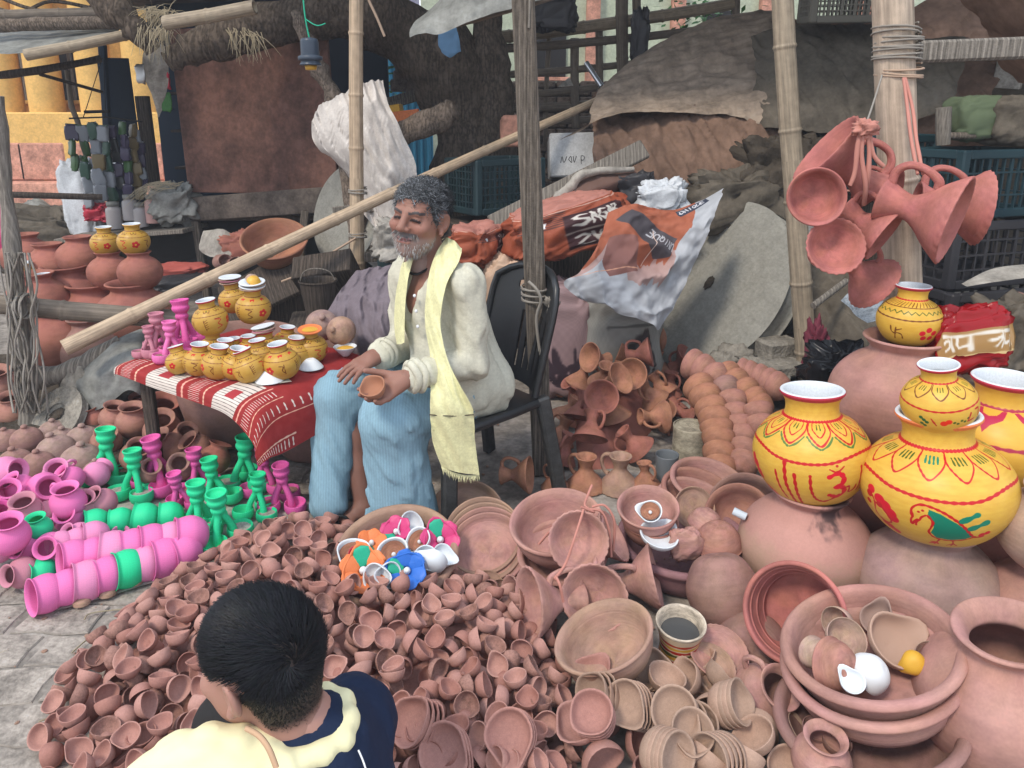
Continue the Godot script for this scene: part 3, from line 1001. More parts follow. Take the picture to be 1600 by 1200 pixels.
func left_back() -> void:
	# kiosk: sheet-metal flank towards us, dark inside, shelf with wares
	var k := thing("kiosk", "rusty brown sheet metal kiosk standing on wooden legs under the branch", "kiosk")
	var b := panel([[264, 40, 5.35], [512, 40, 5.05], [528, 297, 5.05], [298, 306, 5.35]], 0.03)
	part("flank", b[0], M.rust, k, b[1])
	b = panel([[297, 307, 5.34], [530, 292, 5.03], [542, 327, 5.03], [306, 346, 5.34]], 0.045)
	part("skirt_board", b[0], M.board_grey, k, b[1])
	for q in [[[306, 345, 5.36], [320, 408, 5.36]], [[478, 330, 5.1], [452, 420, 5.0]], [[205, 350, 6.2], [208, 400, 6.2]]]:
		var p := Q(q[0][0], q[0][1], q[0][2])
		var e := Q(q[1][0], q[1][1], q[1][2])
		part("leg", beam(p, Vector3(e.x, 0, e.z), 0.055, 0.055), M.timber, k)
	var p0 := Q(262, 95, 5.4)
	var base := Q(300, 340, 5.4)
	part("rear_wall", box(Vector3(2.0, 1.7, 0.03), 0.003), M.dark_blue, k, Transform3D(Basis.IDENTITY, Vector3(base.x + 0.3, 1.55, -6.55)))
	part("floor_board", box(Vector3(1.9, 0.04, 1.2), 0.004), M.board_grey, k, Transform3D(Basis.IDENTITY, Vector3(base.x + 0.35, 0.68, -5.95)))
	part("roof_sheet", box(Vector3(2.3, 0.03, 1.7), 0.003), M.board_grey, k, Transform3D(Basis(Vector3(0, 0, 1), 0.04), Vector3(base.x + 0.2, 2.35, -5.9)))
	b = panel([[160, 92, 6.1], [212, 90, 6.2], [222, 330, 6.2], [176, 330, 6.1]], 0.03)
	part("door_leaf", b[0], M.dark_blue, k, b[1])
	part("post", beam(Q(222, 150, 5.95), Q(240, 290, 5.95), 0.1, 0.05), M.timber_dark, k)
	part("post", beam(Q(160, 70, 6.0), Q(175, 330, 6.0), 0.05, 0.05), M.dark_blue, k)
	for i in 3:
		part("inner_shelf", box(Vector3(0.8, 0.02, 0.3), 0.003), M.timber_dark, k, Transform3D(Basis.IDENTITY, Vector3(base.x - 0.05, 0.98 + i * 0.3, -6.35)))
	b = panel([[112, 366, 5.45], [304, 352, 5.3], [304, 360, 5.22], [112, 374, 5.35]], 0.35)
	part("counter", beam(Q(110, 371, 5.45), Q(306, 356, 5.35), 0.36, 0.03, 0.004, Vector3.UP), M.timber_grey, k)
	# packets hung in strips
	var mats := [mat(L(0.035, 0.085, 0.025), 0.3), mat(L(0.05, 0.04, 0.075), 0.25), mat(L(0.20, 0.215, 0.24), 0.25), mat(L(0.03, 0.03, 0.03), 0.3), mat(L(0.15, 0.11, 0.05), 0.3), mat(L(0.03, 0.07, 0.05), 0.3), mat(L(0.07, 0.025, 0.035), 0.35)]
	var names := ["green", "violet", "silver", "black", "amber", "dark green", "maroon"]
	var strips := [[108, 198, 5.5, 3, 0], [128, 200, 5.55, 4, 0], [145, 196, 5.5, 5, 2], [160, 200, 5.45, 5, 5], [176, 198, 5.5, 5, 3], [190, 192, 5.45, 6, 1], [203, 196, 5.5, 6, 4], [214, 204, 5.55, 5, 1], [152, 245, 5.4, 3, 2], [132, 258, 5.45, 3, 2]]
	var si := 0
	var places := ["outermost", "second", "third", "fourth", "fifth", "sixth", "seventh", "eighth", "short inner", "short outer"]
	for s in strips:
		var st := thing("snack_packet_strip", "%s strip of mostly %s packets hung from the kiosk rack" % [places[si], names[s[4]]], "snack packets", Q(s[0], s[1], s[2]), "packet strips hung at the kiosk")
		si += 1
		var w := 0.085 if s[4] in [0, 2, 5] else 0.07
		for i in s[3]:
			var pk := part("packet", sack(Vector3(w * 0.5, w * 0.68, 0.016), 0.35, si + i * 0.7, 14, 10, 0.45), mats[(s[4] + (0 if i % 3 else si)) % mats.size()], st, Transform3D(Basis.from_euler(Vector3(rng.randf_range(-0.2, 0.2), rng.randf_range(-0.7, 0.7), rng.randf_range(-0.15, 0.15))), Vector3(rng.randf_range(-0.008, 0.008), -i * w * 1.28 - 0.04, rng.randf_range(-0.02, 0.02))))
			part("seal", box(Vector3(w * 0.95, 0.012, 0.004), 0.001), M.steel if i % 2 else mats[s[4]], pk, Transform3D(Basis.IDENTITY, Vector3(0, w * 0.66, 0)))
	var rk := thing("hanging_rack", "thin black wire rack holding the packet strips", "rack")
	part("bar", tube([Q(108, 185, 5.5), Q(165, 183, 5.5), Q(222, 190, 5.5)], 0.006, 6), M.dark, rk)
	part("bar", tube([Q(132, 175, 5.55), Q(170, 174, 5.55)], 0.012, 6), M.dark, rk)
	part("hanger", tube([Q(130, 184, 5.5), Q(160, 90, 5.6)], 0.003, 4), M.dark, rk)
	part("hanger", tube([Q(165, 183, 5.5), Q(162, 90, 5.6)], 0.003, 4), M.dark, rk)
	solo("plastic_sack", sack(Vector3(0.13, 0.32, 0.12), 0.25, 3.0), M.plastic_white, "tall bluish white plastic sack standing below the packet strips", "sack", Transform3D(Basis(Vector3(0, 0, 1), 0.1), Q(133, 318, 5.7)))
	var jars := [[181, 335, 0.055, 0.17, "frosted jar with grey lid nearest the white sack"], [205, 322, 0.05, 0.16, "slim clear jar behind the frosted jar"], [222, 332, 0.05, 0.15, "clear ribbed jar in the middle of the counter"], [243, 326, 0.06, 0.18, "pinkish sweet jar beside the grey plastic bundle"]]
	for j in jars:
		var jt := thing("jar", j[4], "jar", Q(j[0], j[1] + 22, 5.36), "jars on the kiosk counter")
		part("glass", lathe(prof([0, 0, j[2] * 0.9, 0, j[2], 0.02, j[2], j[3] * 0.8, j[2] * 0.7, j[3] * 0.92, j[2] * 0.7, j[3]], 3), 20), mat(L(0.32, 0.30, 0.30), 0.25) if j[0] < 230 else mat(L(0.42, 0.25, 0.23), 0.3), jt)
		part("lid", lathe(prof([0, 0, j[2] * 0.78, 0, j[2] * 0.78, 0.03, 0, 0.032], 1), 18), M.tarp_grey, jt, Transform3D(Basis.IDENTITY, Vector3(0, j[3] - 0.005, 0)))
	solo("plastic_bundle", sack(Vector3(0.14, 0.13, 0.1), 0.6, 5.0), M.tarp_grey, "crumpled grey plastic bundle at the end of the kiosk counter", "bundle", Transform3D(Basis.IDENTITY, Q(275, 318, 5.35)))
	solo("red_bundle", sack(Vector3(0.09, 0.06, 0.07), 0.5, 6.0), M.red_paint, "small dark red cloth bundle on the counter by the white sack", "bundle", Transform3D(Basis.IDENTITY, Q(155, 332, 5.5)))
	straw_bunch("straw_broom", Q(268, 288, 5.3), Vector3(-1, -0.15, 0.1), 60, 0.35, 0.18, "dry straw broom lying over the plastic bundle")
	solo("hanging_plastic", sheet([[[228, 70, 5.3], [240, 66, 5.3], [262, 72, 5.3]], [[222, 110, 5.3], [238, 115, 5.25], [264, 112, 5.3]], [[238, 150, 5.3], [246, 160, 5.28], [262, 140, 5.3]], [[246, 178, 5.3], [249, 185, 5.3], [252, 178, 5.3]]], 14, 20, 0.03, 4.0), M.tarp_pale, "crumpled clear plastic hung on the branch stub", "plastic bag")
	for h in [["small red packet hung beside the branch stub", 258, 125, M.red_paint], ["small green packet hung below the red one", 260, 160, M.leaf], ["tiny silver packet hung at the kiosk opening", 220, 115, M.steel]]:
		solo("hanging_packet", sack(Vector3(0.035, 0.06, 0.012), 0.4, h[1], 12, 8, 0.5), h[3], h[0], "packet", Transform3D(Basis.IDENTITY, Q(h[1], h[2], 5.3)))
	# things under and beside the kiosk
	solo("grey_tarp_pile", sheet([[[28, 325, 6.2], [60, 310, 6.6], [105, 338, 6.4], [160, 345, 6.2]], [[30, 350, 5.9], [70, 330, 6.1], [110, 352, 6.0], [150, 358, 5.9]], [[40, 395, 5.6], [70, 380, 5.6], [110, 392, 5.6], [150, 395, 5.6]]], 36, 24, 0.08, 3.0), M.tarp_grey, "crumpled grey green tarpaulin heap by the yellow building", "tarpaulin")
	solo("dark_rag_pile", sack(Vector3(0.45, 0.22, 0.3), 0.5, 8.0), M.canvas_dark, "dark heap of rags and boards below the tarpaulin", "rags", Transform3D(Basis.IDENTITY, Q(85, 372, 5.9)))
	solo("pink_cloth", sheet([[[-30, 300, 4.4], [8, 318, 4.3], [24, 330, 4.3]], [[-30, 350, 4.4], [8, 352, 4.25], [28, 362, 4.3]], [[-30, 390, 4.4], [10, 395, 4.3], [28, 398, 4.3]]], 16, 20, 0.05, 3.0), M.magenta_paint, "bright pink patterned cloth at the edge of the stall", "cloth")
	solo("plastic_cover", sheet([[[318, 362, 5.1], [345, 358, 5.0], [372, 372, 5.0]], [[312, 390, 5.0], [345, 385, 4.9], [382, 398, 4.9]], [[330, 402, 4.9], [355, 408, 4.85], [388, 412, 4.85]]], 20, 16, 0.05, 4.0), M.tarp_pale, "pale torn plastic sheet lying under the kiosk", "plastic sheet")
	solo("terracotta_bowl", lathe(prof([0, 0, 0.08, 0, 0.15, 0.06, 0.2, 0.17, 0.21, 0.19, 0.19, 0.185, 0.13, 0.06, 0, 0.03]), 32), M.clay_orange, "open terracotta bowl lying under the kiosk", "bowl", Transform3D(basis_to(Vector3(0.1, 0.9, 0.5)), Q(434, 408, 4.7)))
	solo("red_bundle", sack(Vector3(0.18, 0.1, 0.14), 0.4, 9.0), M.clay_red, "reddish cloth bundle in the shade behind the open bowl", "bundle", Transform3D(Basis.IDENTITY, Q(395, 385, 5.0)))
	for q in [[340, 410, 0.05, "left"], [356, 414, 0.045, ""]]:
		solo("clay_jug", lathe(prof([0, 0, 0.03, 0, 0.05, 0.05, 0.04, 0.1, 0.03, 0.12, 0.045, 0.15, 0.035, 0.145, 0.02, 0.1, 0, 0.09]), 20), M.clay_dusk, "small dusty clay jug lying under the kiosk" + (" nearest its leg" if q[3] else ""), "jug", Transform3D(basis_to(Vector3(0.6, 0.2, 0.7)), Q(q[0], q[1], 4.8)), "clay jugs under the kiosk")
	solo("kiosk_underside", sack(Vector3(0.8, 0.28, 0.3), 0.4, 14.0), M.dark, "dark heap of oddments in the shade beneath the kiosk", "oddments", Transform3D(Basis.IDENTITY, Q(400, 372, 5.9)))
	solo("cement_bag", sack(Vector3(0.2, 0.05, 0.12), 0.25, 4.5), mat(L(0.42, 0.10, 0.08), 0.6), "red and black printed bag lying behind the tall pot stacks", "bag", Transform3D(Basis(Vector3.UP, 0.3), Q(272, 424, 4.9)))
	solo("dark_cushion", sack(Vector3(0.17, 0.05, 0.12), 0.2, 5.5), M.crate_dark, "dark striped cushion lying beside the red printed bag", "cushion", Transform3D(Basis(Vector3.UP, 0.5), Q(282, 440, 4.8)))
	boxed("plank", [[300, 470, 4.5], [470, 405, 4.6], [475, 440, 4.45], [400, 490, 4.3]], 0.03, M.timber_dark, "dark weathered board lying behind the painted pots", "plank")
	# roof of the kiosk front: poles, sheet, thatch
	rod([-60, 24, 4.9], [205, 18, 5.1, 9], 9, M.bamboo_dark, "upper grey bamboo rail of the kiosk awning")
	solo("roof_log", log_path([[-60, 42, 4.85, 9], [60, 38, 4.9, 10], [205, 34, 5.0, 9]], M.bark_pale, 0.4), M.bark_pale, "weathered log lying along the awning below the rail", "log")
	solo("awning", sheet([[[-80, 42, 5.6], [60, 40, 5.6], [200, 38, 5.6]], [[-80, 62, 5.0], [60, 58, 5.0], [185, 50, 5.0]], [[-80, 86, 4.6], [50, 82, 4.6], [165, 60, 4.7]]], 30, 20, 0.03, 2.0), M.tarp_grey, "sagging grey tarpaulin awning over the kiosk front", "awning")
	rod([40, 86, 4.6], [222, 48, 4.75, 8], 9, M.bamboo, "pale bamboo carrying the awning edge")
	rod([258, 36, 4.3], [398, 11, 4.25, 11], 11, M.bamboo, "cut bamboo pole end lying on the branch")
	solo("roof_pole", log_path([[-40, 122, 5.0, 6], [60, 110, 5.1, 6], [158, 92, 5.3, 6]], M.bark, 0.3), M.timber_dark, "thin dark pole under the awning", "pole")
	solo("brace", tube([Q(62, 116, 5.2), Q(160, 144, 5.6)], 0.012, 6), M.timber_dark, "thin dark brace slanting under the awning", "pole")
	rod([105, 110, 5.6], [125, 200, 5.6, 4], 4, M.bamboo_dark, "thin bent stick beside the yellow column", "stick", "stick", "", 0.06)
	solo("left_rail", tube([Q(-20, 303, 4.9), Q(160, 308, 5.2)], 0.022, 7), M.timber_dark, "dark rail crossing in front of the pink plinth", "rail")
	solo("roof_twig", tube(smooth_line([Q(-20, 8, 5.1), Q(30, 20, 5.1), Q(80, 2, 5.2), Q(150, 14, 5.2)], 5), 0.012, 6), M.bark, "bare twig lying across the awning rails", "twig")
	solo("roof_twig", tube(smooth_line([Q(0, -4, 5.2), Q(50, 14, 5.1), Q(110, 18, 5.2), Q(190, -4, 5.2)], 5), 0.012, 6), M.bark, "forked twig on top of the awning", "twig")
	straw_bunch("thatch", Q(250, 18, 4.6), Vector3(-0.4, -0.5, 0.3), 110, 0.2, 0.8, "loose dry thatch above the branch stub")
	straw_bunch("thatch", Q(245, 45, 4.5), Vector3(-0.2, -0.9, 0.3), 60, 0.2, 0.6, "dry grass hanging over the branch stub")
	straw_bunch("thatch", Q(380, 50, 4.5), Vector3(0.3, -0.8, 0.3), 45, 0.2, 0.6, "dry grass hanging from the branch in front of the rusty sheet")
	# left post with vines and horizontal bamboo
	var lp := thing("stall_post", "weathered wooden stall post wrapped in dry vines", "post")
	part("trunk", log_path([[-2, 150, 3.1, 9], [8, 300, 3.1, 11], [24, 430, 3.05, 13], [36, 560, 3.05, 14], [46, 660, 3.05, 16]], M.bark), M.timber_grey, lp)
	for i in 18:
		var pts := []
		var x0 := rng.randf_range(-18, 26)
		for q in 6:
			var y := 395.0 + q * 50.0
			pts.append(Q(20 + x0 + q * 4.0 + rng.randf_range(-12, 12), y, 2.98 + rng.randf_range(-0.05, 0.06)))
		part("vine", tube(smooth_line(pts, 4), 0.0045, 5), M.timber_grey if i % 2 else M.rope_grey, lp)
	rod([-80, 468, 3.0], [285, 500, 3.25, 15], 15, M.bamboo_dark, "grey bamboo rail tied to the vine wrapped post", "bamboo_pole", "pole", "", 0.004, 0.5)
	ties(lp, Q(38, 478, 3.0), Vector3(1, -0.05, 0), 0.055, 5, M.rope_grey)
	# long bamboo slanting across, in the sunlit tone
	rod([100, 544, 2.95], [945, 152, 4.9, 6], 13, M.bamboo_sunlit, "long bamboo pole in a sunlit tone slanting up behind the seated man", "bamboo_pole", "pole", "", -0.004, 0.34)

func middle_back() -> void:
	# the tree
	var t := thing("tree", "old dark tree with a thick limb bending over the kiosk", "tree")
	part("trunk", log_path([[735, 420, 5.9, 75], [738, 300, 5.85, 70], [735, 215, 5.8, 60], [700, 120, 5.7, 55], [640, 60, 5.5, 50], [560, 22, 5.2, 42], [470, 30, 4.95, 37], [380, 48, 4.8, 34], [310, 72, 4.7, 28], [262, 97, 4.6, 15]], M.bark, 0.45, 26, 7), M.bark, t)
	part("limb", log_path([[765, 300, 5.75, 40], [772, 220, 5.72, 36], [766, 120, 5.7, 30], [757, 20, 5.6, 26], [745, -80, 5.5, 22]], M.bark, 0.5, 18, 6), M.bark, t)
	part("limb", log_path([[560, 20, 5.2, 40], [520, -30, 5.1, 34], [470, -90, 5.0, 28]], M.bark, 0.5, 18, 6), M.bark, t)
	part("branch", log_path([[140, -25, 4.5, 20], [180, 15, 4.5, 22], [215, 50, 4.5, 18], [240, 78, 4.55, 12]], M.bark, 0.5, 14, 5), M.bark, t)
	part("crown", crown_mesh(), M.leaf, t).set_meta("kind", "stuff")
	part("root_flare", log_path([[800, 420, 5.6, 50], [790, 300, 5.65, 36], [782, 225, 5.7, 22], [772, 150, 5.72, 12]], M.bark, 0.6, 16, 6), M.bark, t)
	# broken post, cut log, white bag
	solo("broken_post", log_path([[462, 18, 4.75, 10], [490, 90, 4.7, 12], [520, 150, 4.65, 14], [545, 225, 4.6, 16], [556, 330, 4.6, 16], [560, 480, 4.6, 16]], M.bark_pale, 0.7, 14, 6), M.bark_pale, "broken weathered post leaning beside the bamboo upright", "post")
	solo("cut_log", log_path([[600, 226, 4.5, 17], [640, 203, 4.55, 18], [680, 186, 4.6, 18], [700, 176, 4.65, 17], [712, 170, 4.65, 13]], M.bark_pale, 0.55, 16, 6), M.bark_pale, "cut log end poking out of the white plastic bag", "log")
	solo("plastic_wrap", sheet([[[498, 168, 4.5], [530, 150, 4.45], [570, 130, 4.4], [598, 128, 4.42]], [[487, 195, 4.5], [525, 180, 4.4], [575, 165, 4.32], [606, 165, 4.38]], [[492, 225, 4.5], [530, 235, 4.4], [575, 220, 4.3], [625, 205, 4.35]], [[520, 250, 4.55], [545, 268, 4.45], [590, 275, 4.32], [650, 265, 4.35]], [[540, 270, 4.6], [560, 300, 4.5], [605, 330, 4.35], [640, 320, 4.35]], [[565, 330, 4.5], [580, 350, 4.45], [605, 372, 4.35], [622, 350, 4.35]]], 60, 70, 0.06, 3.0, Vector3(3.2, 0.45, 1)), M.bag_white, "big crumpled white plastic sheet wrapped round the posts", "plastic sheet")
	rod([557, -30, 4.05], [560, 470, 4.05, 11], 11, M.bamboo_sunlit, "upright bamboo post in front of the white plastic", "bamboo_post", "post", "", 0.004, 0.3)
	var tie := thing("rope_binding", "string bindings with a thin cord on the bamboo upright", "rope")
	ties(tie, Q(559, 298, 4.05), Vector3.UP, 0.05, 3, M.rope_grey, 0.012)
	ties(tie, Q(559, 366, 4.05), Vector3.UP, 0.05, 3, M.rope_grey, 0.012)
	part("cord", tube(smooth_line([Q(556, 372, 4.0), Q(510, 400, 3.95), Q(468, 428, 3.9), Q(440, 440, 3.9)], 5), 0.006, 6), M.rope, tie)
	part("loose_end", tube(smooth_line([Q(576, 0, 4.0), Q(590, 30, 4.0), Q(601, 57, 4.0)], 4), 0.007, 6), M.rope, tie)
	# lantern bottle hung from the limb
	var ln := thing("lantern", "small dark blue bottle lamp hung on a green string", "lantern", Q(484, 76, 3.6))
	part("body", lathe(prof([0, -0.075, 0.045, -0.075, 0.05, -0.07, 0.042, -0.05, 0.042, 0.03, 0.03, 0.045, 0, 0.05], 2), 20), mat(L(0.045, 0.06, 0.085), 0.35), ln)
	part("base_ring", lathe(prof([0.045, -0.055, 0.056, -0.05, 0.056, -0.035, 0.043, -0.03], 1), 20), mat(L(0.05, 0.065, 0.09), 0.4), ln)
	part("burner", lathe(prof([0, -0.095, 0.025, -0.095, 0.028, -0.075, 0, -0.07], 1), 14), M.gold_paint, ln)
	part("string", tube(smooth_line([Vector3(0, 0.05, 0), Vector3(-0.01, 0.12, 0), Vector3(-0.015, 0.19, 0), Vector3(-0.02, 0.4, 0)], 4), 0.004, 5), M.leaf_paint, ln)
	part("string", tube(smooth_line([Vector3(-0.012, 0.13, 0), Vector3(0.04, 0.10, 0.01), Vector3(0.08, 0.11, 0)], 4), 0.003, 5), M.leaf_paint, ln)
	# stone wheel behind the upright
	wheel("round_stone", "grey round stone wheel leaning below the kiosk flank", Q(540, 335, 4.75), Vector3(-0.62, 0.28, 0.72), 0.33, 0.06, M.stone_wheel)
	# house plant
	var pl := thing("house_plant", "dumb cane plant with pale centred leaves behind the posts", "plant", Q(590, 150, 7.0))
	for i in 13:
		var a := i * 2.4
		var up := 0.35 + 0.5 * fmod(i * 0.37, 1.0)
		var l := 0.26 + 0.12 * fmod(i * 0.61, 1.0)
		var d := Vector3(cos(a), up, sin(a)).normalized()
		var s := d.cross(Vector3.UP).normalized()
		var lf := grid(6, 8, func(u, v):
			var w: float = sin(PI * pow(v, 0.8)) * 0.055 * (u - 0.5) * 2.0
			return d * v * l + s * w + Vector3(0, -0.22 * v * v * l * 2.0 + 0.03 * absf(u - 0.5), 0))
		part("leaf", lf, M.leaf if i % 3 else M.leaf_pale, pl, Transform3D(Basis.IDENTITY, Vector3(0, 0.05 + 0.16 * fmod(i * 0.71, 1.0), 0)))
	part("stem", tube([Vector3(0, -0.6, 0), Vector3(0, 0.2, 0)], 0.02, 7), M.leaf, pl)
	solo("leafy_shrub", shrub(0.5, 260), M.leaf, "dark leafy shrub in front of the lilac wall", "shrub", Transform3D(Basis.IDENTITY, Q(545, 105, 7.6)))
	boxed("yellow_box", [[598, 168, 5.6], [628, 162, 5.6], [630, 190, 5.6], [600, 196, 5.6]], 0.2, M.yellow_plain, "yellow box half hidden by the cut log", "box")
	boxed("orange_board", [[612, 175, 5.5], [655, 170, 5.5], [656, 186, 5.5], [613, 192, 5.5]], 0.05, M.orange_paint, "orange board lying above the cut log", "board")
	for q in [[[598, 160, 6.2], [672, 138, 6.2], "upper pale plank leaning on the trunk"], [[600, 168, 6.1], [676, 146, 6.1], "lower pale plank leaning on the trunk"]]:
		solo("plank", beam(Q(q[0][0], q[0][1], q[0][2]), Q(q[1][0], q[1][1], q[1][2]), 0.05, 0.04), M.timber_grey, q[2], "plank")
	for i in 5:
		solo("loose_brick", box(Vector3(0.23, 0.1, 0.11), 0.008), M.brick_b, ["brick at the bottom of the small pile behind the trunk", "brick beside the bottom brick behind the trunk", "brick in the second course behind the trunk", "brick at the end of the second course behind the trunk", "topmost brick of the pile behind the trunk"][i], "brick", Transform3D(Basis(Vector3.UP, 0.1 * i), Q(632 + (i % 2) * 26 + (i / 2) * 4, 134 - (i / 2) * 14, 6.6)), "bricks behind the trunk")
	solo("pale_bucket", lathe(prof([0, 0, 0.1, 0, 0.14, 0.28, 0.13, 0.28, 0.09, 0.03, 0, 0.03], 1), 24), M.tarp_pale, "pale bucket in the gap behind the white plastic", "bucket", Transform3D(Basis.IDENTITY, Q(590, 260, 5.2)))
	# awning scrap at the top, blue rag
	solo("awning_scrap", sheet([[[650, 30, 3.9], [720, -20, 3.9], [800, -40, 3.9], [850, -40, 3.9]], [[640, 50, 3.8], [710, 20, 3.75], [780, 12, 3.75], [850, -4, 3.8]], [[640, 60, 3.75], [700, 48, 3.7], [770, 25, 3.7], [850, 2, 3.75]]], 30, 16, 0.05, 2.5), M.tarp_grey, "grey blue tarpaulin edge hanging over the wooden post", "tarpaulin")
	rod([660, 52, 3.82], [870, -6, 3.82, 4], 4, M.bamboo_dark, "thin split cane along the tarpaulin edge", "cane", "cane")
	solo("blue_rag", sheet([[[685, 45, 5.0], [700, 40, 5.0], [712, 45, 5.0]], [[684, 70, 5.0], [700, 68, 4.98], [718, 70, 5.0]], [[690, 85, 5.0], [702, 92, 5.0], [720, 82, 5.0]]], 12, 14, 0.05, 4.0), mat(L(0.13, 0.25, 0.40), 0.8), "torn blue rag hung on the trunk", "rag")
	# wooden post in front
	var wp := thing("wooden_post", "squared grey wooden post with rope behind the plastic chair", "post")
	var a0 := Q(816, -30, 2.72)
	var a1 := Q(848, 700, 2.85)
	a1.y = 0.0
	a1 = Q(848, 742, 2.72)
	part("shaft", beam(a0, Vector3(a1.x, 0.0, a1.z), S(a0, 36), 0.075, 0.008), M.timber, wp)
	for i in 3:
		ties(wp, a0.lerp(Vector3(a1.x, 0, a1.z), 0.585 + i * 0.012), (a0 - a1), 0.052, 2, M.rope_grey, 0.01)
	part("cord", tube(smooth_line([Q(826, 440, 2.62), Q(838, 452, 2.6), Q(845, 470, 2.6), Q(838, 500, 2.62), Q(845, 560, 2.63)], 5), 0.006, 6), M.rope_grey, wp)
	part("rope_knot", rock(Vector3(0.022, 0.03, 0.02), 0.8, 3), M.rope_grey, wp, Transform3D(Basis.IDENTITY, Q(863, 476, 2.66)))
	part("splinter", beam(Q(828, 0, 2.68), Q(826, 44, 2.68), 0.008, 0.006), M.timber_grey, wp)
	# crate, box, sacks
	crate("plastic_crate", "dark green plastic crate behind the seated man's head", Q(772, 338, 4.25) + Vector3(0, 0.0, -0.28), 0.62, Vector3(0.5, 0.32, 0.36), M.crate, 12, 5)
	var sb := thing("foam_box", "white foam box with pen scribbles under the brown heap", "box")
	var pb := panel([[858, 208, 4.75], [936, 206, 4.75], [938, 275, 4.7], [860, 277, 4.7]], 0.35, 0.01)
	var front: Transform3D = pb[1]
	part("body", pb[0], M.styrofoam, sb, front.translated_local(Vector3(0, 0, -0.17)))
	var scr := [[-0.09, -0.02, -0.08, 0.02, -0.07, -0.02, -0.05, 0.02], [-0.04, 0.0, -0.025, 0.02, -0.02, -0.02, -0.04, 0.0], [-0.01, 0.02, -0.005, -0.02, 0.01, 0.02], [0.04, -0.03, 0.04, 0.02, 0.06, 0.015, 0.055, -0.005, 0.04, -0.005]]
	for s in scr:
		var pts := []
		for i in range(0, s.size(), 2): pts.append(front * Vector3(s[i], s[i + 1] - 0.03, 0.006))
		part("pen_mark", tube(smooth_line(pts, 3), 0.0022, 4), M.dark, sb)
	solo("box_lid", sack(Vector3(0.1, 0.1, 0.1), 0.1, 1.0, 20, 14, 0.3), M.wall_pink, "pinkish carton beside the foam box", "carton", Transform3D(Basis.IDENTITY, Q(806, 205, 4.9)))

func crown_mesh() -> ArrayMesh:   # the leafage over the back of the stall
	var v := PackedVector3Array()
	for i in 5500:
		var p := Vector3(rng.randf_range(-4.6, 2.6), 3.3 + rng.randf() * 2.2, rng.randf_range(-8.6, -4.0))
		if nz.get_noise_3dv(p * 40.0) < -0.12: continue
		var d := Vector3(rng.randf_range(-1, 1), rng.randf_range(-0.5, 0.5), rng.randf_range(-1, 1)).normalized()
		var s := d.cross(Vector3(0.3, 1, 0.2)).normalized() * 0.07
		var l := d * rng.randf_range(0.18, 0.3)
		v.append_array([p, p + l * 0.5 + s, p + l, p, p + l, p + l * 0.5 - s])
	return mkflat(v)
func shrub(r: float, n: int) -> ArrayMesh:
	var v := PackedVector3Array()
	for i in n:
		var p := Vector3(rng.randfn(0, 0.45), rng.randfn(0, 0.4), rng.randfn(0, 0.45)) * r
		var d := Vector3(rng.randf_range(-1, 1), rng.randf_range(-0.6, 0.8), rng.randf_range(-1, 1)).normalized()
		var s := d.cross(Vector3(0.3, 1, 0.2)).normalized() * 0.022
		var l := d * rng.randf_range(0.06, 0.12)
		v.append_array([p, p + l * 0.5 + s, p + l, p, p + l, p + l * 0.5 - s])
	return mkflat(v)
func wheel(called: String, label: String, c: Vector3, n: Vector3, r: float, th: float, m: Material) -> void:
	var t := thing(called, label, "stone wheel", c)
	t.basis = basis_to(n)
	part("disc", lathe(prof([0, -th, r * 0.96, -th, r, -th * 0.85, r, -th * 0.12, r * 0.975, 0, r * 0.4, 0.004, 0.07, 0.0, 0.03, -0.005, 0, -0.006], 3), 56, 0, 0, 0, 0.006), m, t)
	part("hub_scar", rock(Vector3(0.035, 0.004, 0.022), 0.5, 2), M.soil, t, Transform3D(Basis.IDENTITY, Vector3(0, 0.001, 0)))


